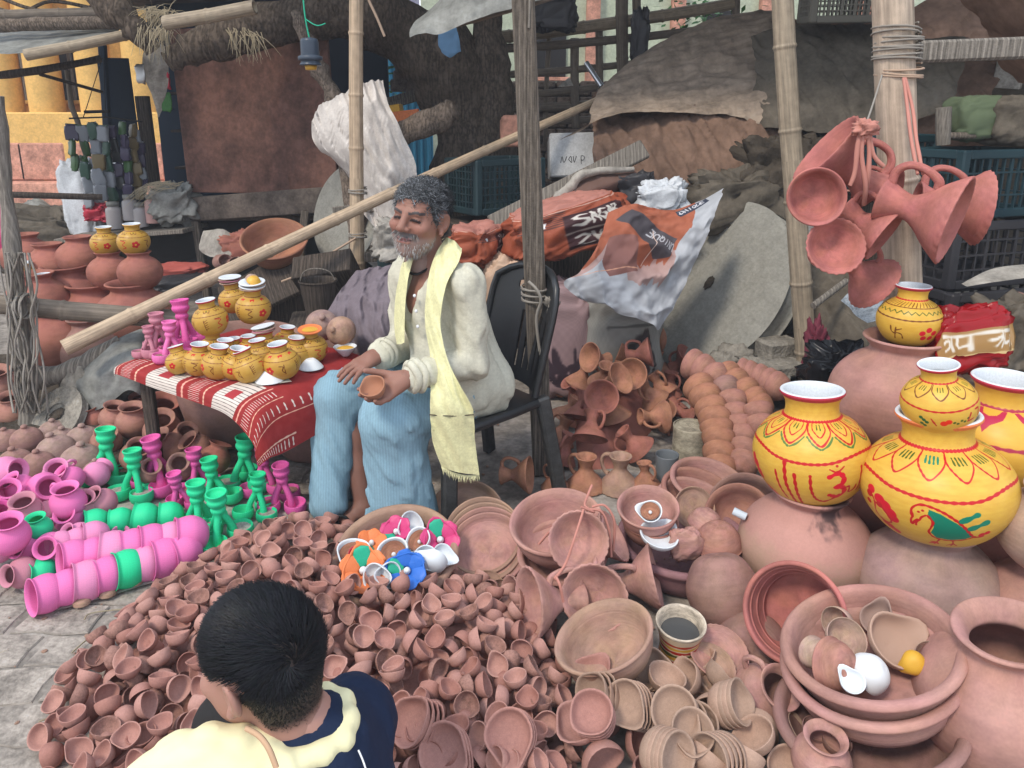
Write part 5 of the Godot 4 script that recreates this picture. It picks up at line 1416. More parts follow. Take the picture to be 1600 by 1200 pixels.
	# loose pink cups and jugs
	var pj := [[-6, 852, 56, 0.10, Vector3(0.1, 1, 0.3), "pink_light", "pink jar with white mouth at the frame edge", 0], [14, 836, 60, 0.16, Vector3(0.2, 1, 0.2), "pink", "large pink jar rising at the frame edge", 0], [34, 895, 48, 0.05, Vector3(-0.35, 0.35, 0.85), "pink_dusty", "dusty pink pot with open mouth at the sheet corner", 0], [42, 856, 44, 0.07, Vector3(-0.2, 0.5, 0.8), "pink", "pink pot facing us behind the corner pot", 0], [78, 856, 48, 0.09, Vector3(0.25, 0.5, 0.8), "pink", "pink cup facing us beside the green jar", 0], [60, 824, 40, 0.12, Vector3(0, 1, 0.15), "green", "upright green jar standing among the pink cups", 0], [66, 893, 44, 0.04, Vector3(-0.5, 0.3, 0.7), "green", "green pot lying at the end of the front row", 0], [40, 800, 52, 0.14, Vector3(0.1, 1, 0.3), "pink_dusty", "dusty pink jar behind the green jar", 0], [70, 764, 52, 0.14, Vector3(0.7, 0.45, 0.6), "pink", "pink pot whose dark mouth faces us at the top of the heap", 0], [106, 784, 54, 0.14, Vector3(0.05, 1, 0.15), "pink", "pink jug standing in the middle of the heap", 1], [72, 800, 36, 0.12, Vector3(-0.3, 0.6, 0.7), "pink_dusty", "small dusty pot showing its pale inside", 0], [108, 810, 44, 0.09, Vector3(0.1, 0.7, 0.6), "pink", "pink handled cup tipped towards us", 1], [132, 792, 46, 0.1, Vector3(0.2, 0.8, 0.3), "pink_dusty", "dusty handled cup behind the tipped cup", 1], [158, 785, 46, 0.1, Vector3(-0.3, 0.8, 0.5), "pink_dusty", "pinkish cup with a whitened rim beside the green stand", 0], [152, 740, 40, 0.1, Vector3(0.1, 0.2, -0.9), "pink_light", "pale pink ball shaped pot at the back", 0], [90, 742, 46, 0.12, Vector3(0.3, 0.8, 0.5), "pink_light", "pale pink handled jug at the back", 1], [110, 748, 40, 0.12, Vector3(-0.4, 0.6, 0.4), "pink", "pink jug lying at the back", 1], [12, 775, 50, 0.15, Vector3(0.4, 0.7, 0.4), "pink", "pink jar lying over the heap at the frame edge", 0], [10, 738, 50, 0.16, Vector3(0.9, 0.25, 0.2), "pink_light", "pale pink lid like pot on top at the frame edge", 0], [30, 762, 44, 0.15, Vector3(-0.3, 0.8, 0.4), "pink", "pink pot beside the dark mouthed one", 0], [-2, 806, 50, 0.12, Vector3(0.5, 0.6, 0.5), "pink_hot", "deep pink pot in a gap at the frame edge", 0], [122, 838, 44, 0.07, Vector3(-0.4, 0.6, 0.6), "pink_light", "pink pot lying behind the inner nested row", 0], [60, 778, 40, 0.08, Vector3(0.1, 0.9, 0.3), "pink_light", "pink pot low in the heap", 0], [8, 806, 50, 0.05, Vector3(0.1, 0.9, 0.3), "pink_light", "pink pot at the bottom of the heap by the frame", 0], [100, 868, 44, 0.04, Vector3(0.3, 0.6, 0.5), "pink_dusty", "dusty pink pot between the two nested rows", 0], [186, 842, 40, 0.03, Vector3(0.4, 0.6, 0.4), "pink_light", "pink pot behind the middle of the inner row", 0]]
	for q in pj:
		var p := G(q[0], q[1], q[3])
		var o := pot("pot", p, S(p, q[2]), q[4], M[q[5]], q[6], "painted clay pot", "pink_pot", "loose pink pots and jugs", q[0] * 0.5)
		if q[7]: part("handle", meshes.handle, M[q[5]], o)
	for q in [[128, 942, "clay lid disc under the front row, outer end"], [168, 928, "clay lid disc under the middle of the front row"], [210, 910, "clay lid disc by the single green pot"], [262, 890, "clay lid disc at the inner end of the front row"]]:
		var g := G(q[0], q[1], 0.014)
		solo("clay_disc", lathe(prof([0.5, 0, 0.47, 0.2, 0.3, 0.36, 0, 0.4], 3), 20, 0, 0, 0, 0.04), M.clay_buff, q[2], "lid", Transform3D(Basis.from_scale(Vector3.ONE * S(g, 26)), g))
	# straws on the paving
	for q in [[[132, 968], [142, 958], [190, 952], [240, 948]], [[112, 1020], [135, 1000], [146, 997], [178, 1001]], [[100, 1038], [112, 1036], [114, 1030]], [[60, 1128], [100, 1112]]]:
		solo("straw", tube(smooth_line(q.map(func(w): return G(w[0], w[1], 0.014)), 4), 0.0022, 4), M.straw, ["long bent straw on the paving below the ground sheet", "bent straw on the paving by the lamp heap", "tiny straw scrap near the bent straw", "straw poking from the outer tip of the lamp heap"][[132, 112, 100, 60].find(q[0][0])], "straw")


# ---------- pottery ----------
var kinds := {}
func make_kinds() -> void:
	kinds.matka = [lathe(prof([0, 0, 0.16, 0, 0.33, 0.07, 0.46, 0.24, 0.5, 0.42, 0.46, 0.57, 0.36, 0.69, 0.26, 0.755, 0.235, 0.79, 0.235, 0.82, 0.275, 0.865, 0.29, 0.885, 0.275, 0.897, 0.235, 0.875, 0.20, 0.82, 0.20, 0.77, 0.3, 0.68, 0.42, 0.5, 0.3, 0.15, 0, 0.06]), 56, 0, 0, 0, 0.004), 0.42]
	kinds.pot = [lathe(prof([0, 0, 0.22, 0, 0.37, 0.09, 0.48, 0.28, 0.5, 0.43, 0.455, 0.60, 0.36, 0.73, 0.295, 0.80, 0.285, 0.85, 0.345, 0.93, 0.37, 0.95, 0.355, 0.963, 0.31, 0.94, 0.25, 0.86, 0.25, 0.8, 0.33, 0.7, 0.42, 0.5, 0.3, 0.2, 0, 0.1]), 36, 0, 0, 0, 0.007), 0.45]
	kinds.bank = [lathe(prof([0, 0, 0.25, 0, 0.42, 0.12, 0.5, 0.36, 0.46, 0.57, 0.33, 0.72, 0.19, 0.80, 0.115, 0.83, 0.085, 0.86, 0.105, 0.90, 0.09, 0.94, 0.05, 0.97, 0, 0.98]), 36, 0, 0, 0, 0.01), 0.38]
	kinds.bowl = [lathe(prof([0, 0, 0.2, 0, 0.33, 0.045, 0.43, 0.15, 0.47, 0.27, 0.497, 0.29, 0.505, 0.315, 0.485, 0.337, 0.45, 0.33, 0.425, 0.29, 0.385, 0.17, 0.28, 0.075, 0, 0.05]), 56, 0, 0, 0, 0.008), 0.2]
	kinds.wide = [lathe(prof([0, 0, 0.16, 0, 0.35, 0.1, 0.48, 0.32, 0.5, 0.5, 0.465, 0.68, 0.445, 0.76, 0.48, 0.83, 0.485, 0.85, 0.455, 0.845, 0.42, 0.76, 0.43, 0.66, 0.45, 0.5, 0.4, 0.25, 0.25, 0.1, 0, 0.06]), 32, 0, 0, 0, 0.015), 0.42]
	kinds.deep_bowl = [lathe(prof([0, 0, 0.18, 0, 0.33, 0.09, 0.44, 0.26, 0.48, 0.42, 0.5, 0.45, 0.485, 0.475, 0.455, 0.46, 0.42, 0.4, 0.37, 0.22, 0.25, 0.09, 0, 0.06]), 40, 0, 0, 0, 0.008), 0.25]
	kinds.plate = [lathe(prof([0, 0, 0.28, 0, 0.43, 0.055, 0.495, 0.125, 0.5, 0.14, 0.485, 0.145, 0.455, 0.12, 0.39, 0.055, 0.2, 0.03, 0, 0.03]), 48, 0, 0, 0, 0.006), 0.07]
	kinds.saucer = [lathe(prof([0, 0, 0.2, 0, 0.38, 0.08, 0.49, 0.17, 0.5, 0.19, 0.48, 0.195, 0.44, 0.165, 0.3, 0.07, 0, 0.05]), 64, 30, 0.012, 0.46), 0.1]
	kinds.ribbed = [lathe(prof([0, 0, 0.30, 0, 0.38, 0.03, 0.425, 0.12, 0.435, 0.2, 0.425, 0.215, 0.455, 0.31, 0.46, 0.37, 0.45, 0.385, 0.48, 0.48, 0.485, 0.53, 0.475, 0.545, 0.5, 0.58, 0.505, 0.62, 0.48, 0.635, 0.455, 0.615, 0.45, 0.54, 0.436, 0.53, 0.44, 0.47, 0.42, 0.38, 0.407, 0.37, 0.41, 0.31, 0.385, 0.21, 0.372, 0.2, 0.375, 0.12, 0.33, 0.05, 0, 0.035], 3), 56), 0.32]
	kinds.cup = [lathe(prof([0, 0, 0.16, 0, 0.36, 0.12, 0.48, 0.36, 0.5, 0.52, 0.47, 0.53, 0.44, 0.4, 0.3, 0.14, 0, 0.06]), 28, 0, 0, 0, 0.01), 0.3]
	var dp := prof([0, 0.2, 0.12, 0.14, 0.19, 0.03, 0.235, 0.0, 0.26, 0.012, 0.215, 0.10, 0.16, 0.24, 0.155, 0.33, 0.23, 0.45, 0.35, 0.58, 0.45, 0.71, 0.495, 0.78, 0.5, 0.805, 0.47, 0.805, 0.42, 0.74, 0.33, 0.62, 0.2, 0.5, 0, 0.44], 3)
	kinds.goblet = [lathe(dp, 72, 26, 0.022, 0.48), 0.45]
	kinds.tall_pot = kinds.pot
	meshes.goblet_small = lathe(prof([0, 0.2, 0.12, 0.14, 0.19, 0.03, 0.235, 0.0, 0.26, 0.012, 0.215, 0.10, 0.16, 0.24, 0.155, 0.33, 0.23, 0.45, 0.35, 0.58, 0.45, 0.71, 0.495, 0.78, 0.5, 0.805, 0.47, 0.805, 0.42, 0.74, 0.33, 0.62, 0.2, 0.5, 0, 0.44], 2), 26, 13, 0.012, 0.46)
	meshes.goblet_handle = tube(smooth_line([Vector3(0.22, 0.05, 0), Vector3(0.36, 0.06, 0), Vector3(0.46, 0.17, 0), Vector3(0.46, 0.34, 0), Vector3(0.38, 0.50, 0), Vector3(0.29, 0.53, 0)], 4), [0.055, 0.05, 0.045, 0.045, 0.05, 0.055], 8)
	meshes.handle = tube(smooth_line([Vector3(0.30, 0.86, 0), Vector3(0.44, 0.92, 0), Vector3(0.58, 0.80, 0), Vector3(0.60, 0.62, 0), Vector3(0.46, 0.50, 0)], 4), 0.05, 8)
func pot(kind: String, p: Vector3, width: float, axis: Vector3, m: Material, label: String, cat := "pot", called := "clay_pot", group := "", spin := 0.0, stretch := 1.0) -> MeshInstance3D:
	if kind == "goblet":   # the handle hangs or lies uppermost
		var b0 := basis_to(axis)
		spin = atan2(-b0.z.y, b0.x.y) + (spin - 1.5) * 0.25
	var b := basis_to(axis, spin) * Basis.from_scale(Vector3(width, width * stretch, width))
	var o := solo(called, kinds[kind][0], m, label, cat, Transform3D(b, p - b.y * kinds[kind][1]), group)
	if kind == "goblet":
		part("handle", meshes.goblet_handle, m, o)
	return o
func pq(kind: String, px: float, py: float, d: float, w: float, axis: Vector3, m: Material, label: String, cat := "pot", called := "clay_pot", group := "", spin := 0.0, stretch := 1.0) -> MeshInstance3D:
	var p := Q(px, py, d)
	return pot(kind, p, S(p, w), axis, m, label, cat, called, group, spin, stretch)
func stand(kind: String, base: Vector3, width: float, m: Material, label: String, tilt := Vector3.UP, spin := 0.0, stretch := 1.0, called := "clay_pot", cat := "pot", group := "") -> MeshInstance3D:
	var b := basis_to(tilt, spin) * Basis.from_scale(Vector3(width, width * stretch, width))
	return solo(called, kinds[kind][0], m, label, cat, Transform3D(b, base), group)

# ---------- painted pots ----------
const PAINT_OUT := [0, 0, 0.2, 0, 0.34, 0.06, 0.46, 0.22, 0.5, 0.38, 0.47, 0.52, 0.37, 0.65, 0.255, 0.715, 0.226, 0.75, 0.224, 0.83, 0.25, 0.888]
func painted(base: Vector3, width: float, t: Texture2D, label: String, tilt := Vector3.UP, spin := 0.0, stretch := 1.0, rim_m: Material = null, group := "") -> Node3D:
	if not meshes.has("p_body"):
		meshes.p_body = lathe(prof(PAINT_OUT), 56, 0, 0, 0, 0.004)
		meshes.p_rim = lathe(prof([0.248, 0.884, 0.268, 0.905, 0.275, 0.918, 0.271, 0.93]), 48)
		meshes.p_mouth = lathe(prof([0.271, 0.929, 0.26, 0.938, 0.238, 0.925, 0.212, 0.83, 0.21, 0.75, 0.30, 0.66, 0.42, 0.5, 0.3, 0.15, 0, 0.1]), 48)
	var o := thing("painted_pot", label, "painted pot", base, group)
	spin += atan2(EYE.x - base.x, EYE.z - base.z)
	o.basis = basis_to(tilt, spin) * Basis.from_scale(Vector3(width, width * stretch, width))
	var key := "paint%d" % t.get_instance_id()
	if not M.has(key):
		M[key] = mat(Color.WHITE, 0.42, t, null, 0.0, 0.4)
	part("body", meshes.p_body, M[key], o)
	part("rim", meshes.p_rim, rim_m if rim_m else M.red_paint, o)
	part("mouth", meshes.p_mouth, M.white_paint, o)
	return o
const YEL := Color(0.80, 0.62, 0.22)
func yellow(w: int, h: int, sd: int, base := YEL) -> Pen:
	var r := RandomNumberGenerator.new()
	r.seed = sd
	var im := Image.create(w, h, false, Image.FORMAT_RGB8)
	for y in h:
		var band := 0.018 * nz.get_noise_2d(sd * 50.0, y * 5.0) + 0.02
		for x in w:
			var n := 0.035 * nz.get_noise_2d(x * 1.1 + sd * 9.0, y * 2.2) + band
			im.set_pixel(x, y, Color(base.r + n * 0.6, base.g + n, base.b + n * 0.7 + 0.02))
	return Pen.new(im)
const RED := Color(0.72, 0.10, 0.12)
const CRIM := Color(0.80, 0.09, 0.17)
const GRN := Color(0.07, 0.47, 0.37)
const BRN := Color(0.42, 0.22, 0.07)
const OLV := Color(0.30, 0.36, 0.10)
func petal(p: Pen, x: float, y: float, w: float, h: float, c: Color, t: float) -> void:
	p.curve([x - w, y, x - w * 0.95, y + h * 0.45, x - w * 0.45, y + h * 0.82, x, y + h, x + w * 0.45, y + h * 0.82, x + w * 0.95, y + h * 0.45, x + w, y], t, c)
func tex_om() -> Texture2D:
	var p := yellow(1024, 512, 3)
	p.line([0, 66, 1024, 66], 9, RED)
	for i in 11:
		var x := 57.0 + i * 98.0
		petal(p, x, 68, 46, 88, RED, 6)
		petal(p, x, 72, 28, 56, RED, 4)
		p.line([x - 8, 78, x - 8, 98], 5, OLV)
		p.line([x + 6, 78, x + 6, 100], 5, OLV)
		p.curve([x - 44, 128, x - 24, 152, x - 3, 166], 6, Color(0.33, 0.45, 0.2))
		p.curve([x + 44, 128, x + 24, 152, x + 3, 166], 6, Color(0.33, 0.45, 0.2))
	p.curve([0, 196, 200, 190, 330, 186, 420, 206, 480, 212, 560, 208, 680, 186, 860, 204, 1024, 196], 8, RED)
	# strokes and the sign
	p.line([418, 250, 424, 320, 433, 366], 7, RED)
	p.line([446, 214, 448, 290, 462, 380], 10, RED)
	p.line([474, 250, 478, 320, 486, 378], 9, RED)
	p.curve([516, 248, 520, 300, 536, 340, 566, 352, 596, 330, 604, 318], 8, RED)
	p.curve([566, 248, 590, 236, 606, 252, 602, 274, 584, 284], 13, CRIM)
	p.curve([584, 284, 610, 288, 616, 310, 600, 326, 574, 318], 13, CRIM)
	p.curve([608, 292, 628, 286, 634, 310, 650, 300, 652, 284], 6, RED)
	p.curve([566, 224, 586, 232, 606, 216], 4, RED)
	p.dot(586, 214, 4, RED)
	for x in [664.0, 682.0, 704.0]:
		p.line([x, 226, x + 2, 310], 7, RED)
	for q in [[318, 244, 14], [330, 262, 16], [340, 286, 14], [346, 300, 10], [352, 352, 17], [368, 366, 15], [300, 270, 12]]:
		p.dot(q[0], q[1], q[2], CRIM)
	p.line([318, 290, 344, 316, 352, 350], 6, RED)
	for x in [820.0, 900.0, 980.0, 90.0, 170.0]:
		p.line([x, 240, x + 6, 350], 8, RED)
	return tex(p.im)
func tex_bird() -> Texture2D:
	var p := yellow(1024, 512, 5)
	p.line([0, 62, 1024, 62], 9, RED)
	for i in 12:
		var x := 0.0 + i * 84.0
		petal(p, x, 64, 41, 92, RED, 5)
		for k in 4:
			p.line([x - 20 + k * 13, 84, x - 17 + k * 12, 108], 6, GRN if i == 6 else OLV)
	p.curve([0, 188, 150, 200, 330, 182, 430, 198, 512, 206, 600, 204, 700, 182, 860, 198, 1024, 188], 8, RED)
	# bird
	p.fill([508, 232, 530, 240, 560, 262, 590, 292, 600, 312, 588, 322, 556, 330, 524, 326, 512, 306, 518, 284, 516, 262, 506, 246], GRN)
	p.curve([506, 250, 516, 268, 512, 288, 508, 306, 522, 328, 556, 334, 592, 324, 606, 312], 5, RED)
	p.curve([476, 262, 474, 240, 488, 224, 510, 224, 540, 238, 572, 268, 604, 312, 628, 314], 6, RED)
	p.curve([502, 250, 494, 258, 490, 268, 484, 276, 482, 288], 5, RED)
	p.curve([476, 262, 472, 274, 474, 286, 480, 276, 486, 268], 5, RED)
	p.dot(488, 244, 3, RED)
	p.dot(496, 238, 3, RED)
	p.dot(622, 306, 8, CRIM)
	p.dot(634, 300, 7, CRIM)
	p.line([572, 256, 600, 238], 14, GRN)
	p.line([592, 280, 622, 262], 14, GRN)
	p.line([532, 332, 526, 350, 514, 362], 5, RED)
	for q in [[512, 352], [508, 364], [520, 366], [530, 362]]: p.line([526, 350, q[0], q[1]], 4, CRIM)
	p.line([562, 334, 566, 352], 4, RED)
	for q in [[552, 366], [564, 370], [578, 364]]: p.line([566, 352, q[0], q[1]], 4, RED)
	# flower
	for q in [[398, 246, 15], [412, 258, 16], [424, 276, 16], [428, 292, 15], [396, 264, 9], [372, 228, 12], [366, 244, 10], [404, 338, 14], [418, 350, 12], [392, 330, 10], [360, 270, 8]]:
		p.dot(q[0], q[1], q[2], CRIM if q[2] > 11 else RED)
	p.curve([380, 262, 402, 270, 416, 292, 418, 312, 400, 322, 378, 310], 5, RED)
	p.curve([372, 240, 382, 262, 376, 300, 392, 330], 5, RED)
	for q in [[800, 270], [900, 280], [120, 270], [210, 280]]:
		for a in 5: p.dot(q[0] + 22 * cos(a * 1.256), q[1] + 24 * sin(a * 1.256), 13, CRIM)
	return tex(p.im)
func tex_lotus() -> Texture2D:   # for the pot at the edge of the frame
	var p := yellow(512, 256, 8)
	p.line([0, 32, 512, 32], 5, Color(0.62, 0.16, 0.26))
	for i in 6:
		var x := 40.0 + i * 85.0
		p.fill([x - 34, 36, x + 34, 36, x + 26, 54, x + 8, 66, x, 80, x - 8, 66, x - 26, 54], Color(0.68, 0.14, 0.27))
		p.fill([x - 24, 34, x + 24, 34, x + 14, 46, x, 50, x - 14, 46], YEL)
	p.curve([0, 98, 128, 94, 256, 100, 384, 94, 512, 98], 5, Color(0.62, 0.16, 0.26))
	for i in 8:
		var x := 20.0 + i * 64.0
		p.curve([x, 120, x + 6, 134, x + 20, 132], 7, RED)
		p.line([x - 4, 176, x + 16, 176], 4, RED)
	return tex(p.im)
func tex_small(sd: int, zig: bool) -> Texture2D:
	var p := yellow(512, 256, sd)
	var r := RandomNumberGenerator.new()
	r.seed = sd
	p.line([0, 30, 512, 30], 4, RED)
	if zig:
		p.line([0, 62, 512, 62], 2.5, BRN)
		for i in 40: p.line([i * 13, 58, i * 13 + 9, 38], 2.5, BRN)
		for i in 26: p.line([i * 20, 84, i * 20 + 10, 74, i * 20 + 20, 84], 2.5, OLV)
		p.curve([0, 100, 128, 96, 256, 102, 384, 96, 512, 100], 3.5, BRN)
		for c in [Vector2(308, 142), Vector2(60, 142)]:
			for a in 5: p.dot(c.x + 17 * cos(a * 1.256 - 1.57), c.y + 15 * sin(a * 1.256 - 1.57), 8, CRIM)
		p.curve([212, 124, 214, 140, 226, 148], 3, BRN)
		p.line([226, 126, 222, 164], 3, BRN)
		p.curve([226, 142, 240, 146, 244, 160], 3, BRN)
		p.line([228, 134, 240, 128], 3, BRN)
	else:
		for i in 9:
			var x := 28.0 + i * 57.0
			petal(p, x, 33, 26, 46, BRN, 3)
			for k in 3: p.line([x - 9 + k * 9, 42, x - 8 + k * 8, 56], 3, OLV)
		p.curve([0, 104, 128, 98, 256, 108, 384, 98, 512, 104], 4, RED)
		p.dot(262, 140, 8, Color(0.86, 0.18, 0.10))
		p.dot(272, 135, 7, Color(0.86, 0.18, 0.10))
		p.line([236, 128, 246, 148], 3.5, RED)
		for k in 5:
			p.dot(284 + k * 8, 138 - k * 2 + (k % 2) * 6, 3.5, OLV)
			p.dot(214 + (k % 3) * 6, 128 + k * 6, 4.5, Color(0.16, 0.36, 0.2))
		p.line([322, 118, 316, 140, 334, 136], 4, RED)
		p.line([336, 112, 350, 112, 350, 134], 4, RED)
		p.curve([60, 124, 80, 140, 100, 126], 4, RED)
	return tex(p.im)
func tex_table(sd: int) -> Texture2D:
	var p := yellow(512, 256, sd, Color(0.70, 0.53, 0.20))
	var r := RandomNumberGenerator.new()
	r.seed = sd
	p.line([0, 30, 512, 30], 4, BRN)
	p.curve([0, 84, 128, 80, 256, 86, 384, 80, 512, 84], 3, BRN)
	for i in 7:
		var x := 36.0 + i * 73.0
		if sd % 2:
			p.curve([x - 22, 44, x - 14, 60, x, 54, x + 14, 60, x + 22, 44], 4, BRN)
			p.dot(x, 46, 5, OLV)
		else:
			p.fill([x - 16, 46, x + 16, 42, x + 10, 60, x, 52, x - 12, 62], RED)
	for i in 8:
		var x := 30.0 + i * 64.0
		match (i + sd) % 4:
			0:
				for a in 5: p.dot(x + 12 * cos(a * 1.256), 124 + 13 * sin(a * 1.256), 8, RED)
				p.dot(x, 124, 5, YEL)
			1:
				p.curve([x - 18, 104, x, 110, x - 6, 128, x + 8, 146], 4, BRN)
				p.line([x + 4, 100, x + 6, 150], 3, BRN)
			2:
				for k in 5: p.line([x, 104 + k * 10, x + 14, 96 + k * 11], 3, BRN)
				p.line([x - 3, 98, x + 2, 152], 3, BRN)
			3:
				p.curve([x - 14, 100, x + 12, 108, x - 4, 124, x + 14, 140, x - 8, 150], 4, RED if sd % 2 else BRN)
				p.line([x - 16, 98, x + 18, 98], 3, BRN)
	return tex(p.im)

func right_back() -> void:
	make_kinds()
	# bamboo fence and brick wall beyond the heap
	var bw := thing("brick_wall", "old rough brick wall in shade behind the bamboo fence", "wall", Vector3(0.0, 0, -7.6))
	part("core", box(Vector3(3.2, 1.72, 0.2), 0.01), M.mortar, bw, Transform3D(Basis.IDENTITY, Vector3(1.35, 0.86, -0.12)))
	var bm := [box(Vector3(0.215, 0.066, 0.1), 0.008), box(Vector3(0.205, 0.062, 0.1), 0.012), box(Vector3(0.1, 0.066, 0.1), 0.008)]
	for row in 13:
		for i in 14:
			var x := -0.13 + i * 0.228 + (0.114 if row % 2 else 0.0)
			if rng.randf() < 0.08: continue
			part("brick", bm[rng.randi() % 2], M.brick if rng.randf() < 0.5 else M.brick_b, bw, Transform3D(Basis.from_euler(Vector3(0, rng.randf_range(-0.04, 0.04), rng.randf_range(-0.02, 0.02))), Vector3(x, 0.78 + row * 0.077, rng.randf_range(-0.025, 0.012))))
	var fl := [[[745, 62, 6.0], [1145, 6, 6.2], 10, "thick upper bamboo rail of the fence"], [[780, 76, 6.05], [1100, 46, 6.2], 7, "second bamboo rail of the fence under the thick one"], [[760, 118, 6.1], [1000, 98, 6.2], 6, "third bamboo rail of the fence"], [[770, 152, 6.1], [940, 136, 6.2], 6, "fourth bamboo rail of the fence"], [[780, 170, 6.1], [930, 162, 6.2], 7, "fifth bamboo rail of the fence"], [[790, 190, 6.1], [930, 186, 6.2], 6, "lowest bamboo rail of the fence"], [[800, 8, 5.4], [560, -30, 5.3], 7, "bamboo rail above the tree limb"]]
	for f in fl: rod(f[0], f[1], f[2], M.bamboo_dark if f[2] < 10 else M.bamboo, f[3])
	var fv := [[[972, -30, 6.05], [974, 130, 6.05], 10, "thick fence upright nearest the heap"], [[994, -30, 6.1], [996, 60, 6.1], 7, "fence upright just beside the thick one"], [[936, 45, 6.15], [938, 150, 6.15], 6, "slim fence upright between the rails"], [[898, 60, 6.15], [900, 200, 6.15], 7, "fence upright beside the wooden post"], [[858, 60, 6.2], [852, 230, 6.2], 4, "thin stick upright in the fence"], [[1150, -30, 6.2], [1150, 30, 6.2], 7, "fence upright above the heap"]]
	for f in fv: rod(f[0], f[1], f[2], M.bamboo_dark, f[3])
	solo("pipe", tube([Q(916, 98, 5.2), Q(940, 135, 5.1)], 0.018, 10), M.steel, "short grey pipe sticking out of the heap", "pipe")
	solo("paper_scrap", sheet([[[878, 130, 5.9], [890, 120, 5.9]], [[872, 136, 5.9], [896, 134, 5.9]]], 6, 4), M.tarp_pale, "pale paper scrap caught in the fence", "paper")
	solo("dark_pot", sack(Vector3(0.17, 0.13, 0.1), 0.3, 1.7), M.crate_dark, "dark bundle hung behind the top of the wooden post", "bundle", Transform3D(Basis.IDENTITY, Q(862, 18, 5.6)))
	solo("dark_pot", sack(Vector3(0.06, 0.2, 0.06), 0.4, 2.7), M.crate_dark, "dark rag hung on the fence rail", "rag", Transform3D(Basis.IDENTITY, Q(1000, 62, 5.8)))
	solo("leafy_shrub", shrub(0.45, 200), M.leaf, "green shrub showing above the fence rail", "shrub", Transform3D(Basis.IDENTITY, Q(1090, 22, 7.2)))
	# the covered heap
	var hp := thing("covered_heap", "tall heap of goods under brown tarpaulins", "heap")
	part("lower_cloth", sheet([
		[[925, 150, 5.0], [990, 95, 5.4], [1080, 50, 5.6], [1180, 30, 5.6], [1270, 35, 5.5], [1400, 30, 5.2], [1560, 30, 4.6]],
		[[925, 190, 4.75], [1000, 150, 5.0], [1090, 110, 5.15], [1190, 85, 5.1], [1290, 90, 4.9], [1400, 90, 4.7], [1560, 90, 4.3]],
		[[925, 225, 4.45], [1000, 200, 4.5], [1090, 175, 4.55], [1190, 165, 4.55], [1290, 170, 4.5], [1400, 165, 4.3], [1550, 160, 4.1]],
		[[930, 275, 4.28], [1010, 265, 4.28], [1090, 250, 4.28], [1180, 240, 4.3], [1280, 225, 4.35], [1390, 225, 4.2], [1540, 190, 4.1]],
		[[935, 345, 4.12], [1010, 350, 4.12], [1090, 345, 4.12], [1170, 330, 4.15], [1270, 285, 4.45], [1390, 260, 4.4], [1540, 240, 4.3]]], 150, 90, 0.06, 1.7, Vector3(3.6, 0.4, 1.0), 3), M.canvas_brown, hp)
	part("upper_cloth", sheet([
		[[935, 140, 4.95], [1000, 86, 5.3], [1090, 38, 5.5], [1170, 18, 5.5], [1230, 22, 5.4]],
		[[930, 150, 4.8], [990, 110, 5.0], [1080, 75, 5.15], [1170, 55, 5.15], [1225, 60, 5.0]],
		[[922, 172, 4.6], [985, 145, 4.75], [1075, 120, 4.9], [1165, 100, 4.9], [1220, 100, 4.75]],
		[[915, 200, 4.5], [965, 172, 4.55], [1060, 160, 4.6], [1150, 150, 4.6], [1215, 135, 4.55]],
		[[870, 222, 4.5], [955, 182, 4.45], [1060, 178, 4.45], [1140, 182, 4.45], [1185, 195, 4.4]]], 140, 110, 0.05, 2.2, Vector3(0.8, 2.2, 1.0), 9), M.canvas, hp)
	part("right_cloth", sheet([
		[[1170, 60, 5.0], [1230, 40, 4.95], [1320, 40, 4.8], [1420, 30, 4.6], [1510, 20, 4.3]],
		[[1180, 110, 4.7], [1240, 95, 4.6], [1330, 90, 4.5], [1430, 80, 4.3], [1510, 70, 4.1]],
		[[1170, 160, 4.55], [1240, 160, 4.35], [1330, 155, 4.25], [1420, 150, 4.1], [1500, 130, 4.0]],
		[[1160, 196, 4.45], [1240, 205, 4.3], [1330, 212, 4.15], [1390, 200, 4.05], [1470, 175, 4.0]]], 100, 70, 0.05, 1.4, Vector3(3.2, 0.4, 1.0), 14), M.canvas_dark, hp)
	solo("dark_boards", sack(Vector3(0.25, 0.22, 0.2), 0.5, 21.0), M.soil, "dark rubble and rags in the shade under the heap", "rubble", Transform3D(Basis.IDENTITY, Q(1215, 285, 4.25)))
	crate("grey_crate", "dusty grey crate lying on top of the covered heap", Q(1318, 36, 4.55), -0.12, Vector3(0.46, 0.22, 0.3), M.crate_grey, 16, 4, 0.1)
	solo("loose_sheet", sheet([[[1430, 10, 4.0], [1470, -10, 4.0], [1520, 0, 3.9]], [[1425, 40, 3.9], [1475, 35, 3.85], [1530, 40, 3.8]], [[1430, 66, 3.8], [1480, 62, 3.8], [1540, 66, 3.75]]], 24, 20, 0.06, 2.0), M.canvas_brown, "brown sacking folded above the crossbar", "sacking")
	# planks and dark sheet by the heap
	solo("plank", beam(Q(768, 352, 3.95), Q(1008, 232, 4.1), 0.11, 0.03, 0.006, Vector3(0.1, 0.6, 1)), M.timber_grey, "long weathered plank sloping up to the heap", "plank")
	solo("bark_sheet", sheet([[[845, 320, 3.9], [905, 280, 3.9], [990, 262, 3.95]], [[850, 335, 3.85], [915, 300, 3.8], [996, 275, 3.9]], [[862, 345, 3.85], [930, 315, 3.85], [985, 290, 3.95]]], 30, 16, 0.035, 2.5), mat(L(0.13, 0.075, 0.06), 0.9), "dark brown torn sheet lying under the plank", "sheet")
	solo("bark_edge", tube(smooth_line([Q(850, 322, 3.86), Q(885, 300, 3.84), Q(912, 272, 3.84), Q(990, 264, 3.9)], 6), [0.012, 0.03, 0.022, 0.012], 8, 0.6), M.tarp_pale, "frayed whitish edge of packing on the dark sheet", "packing")
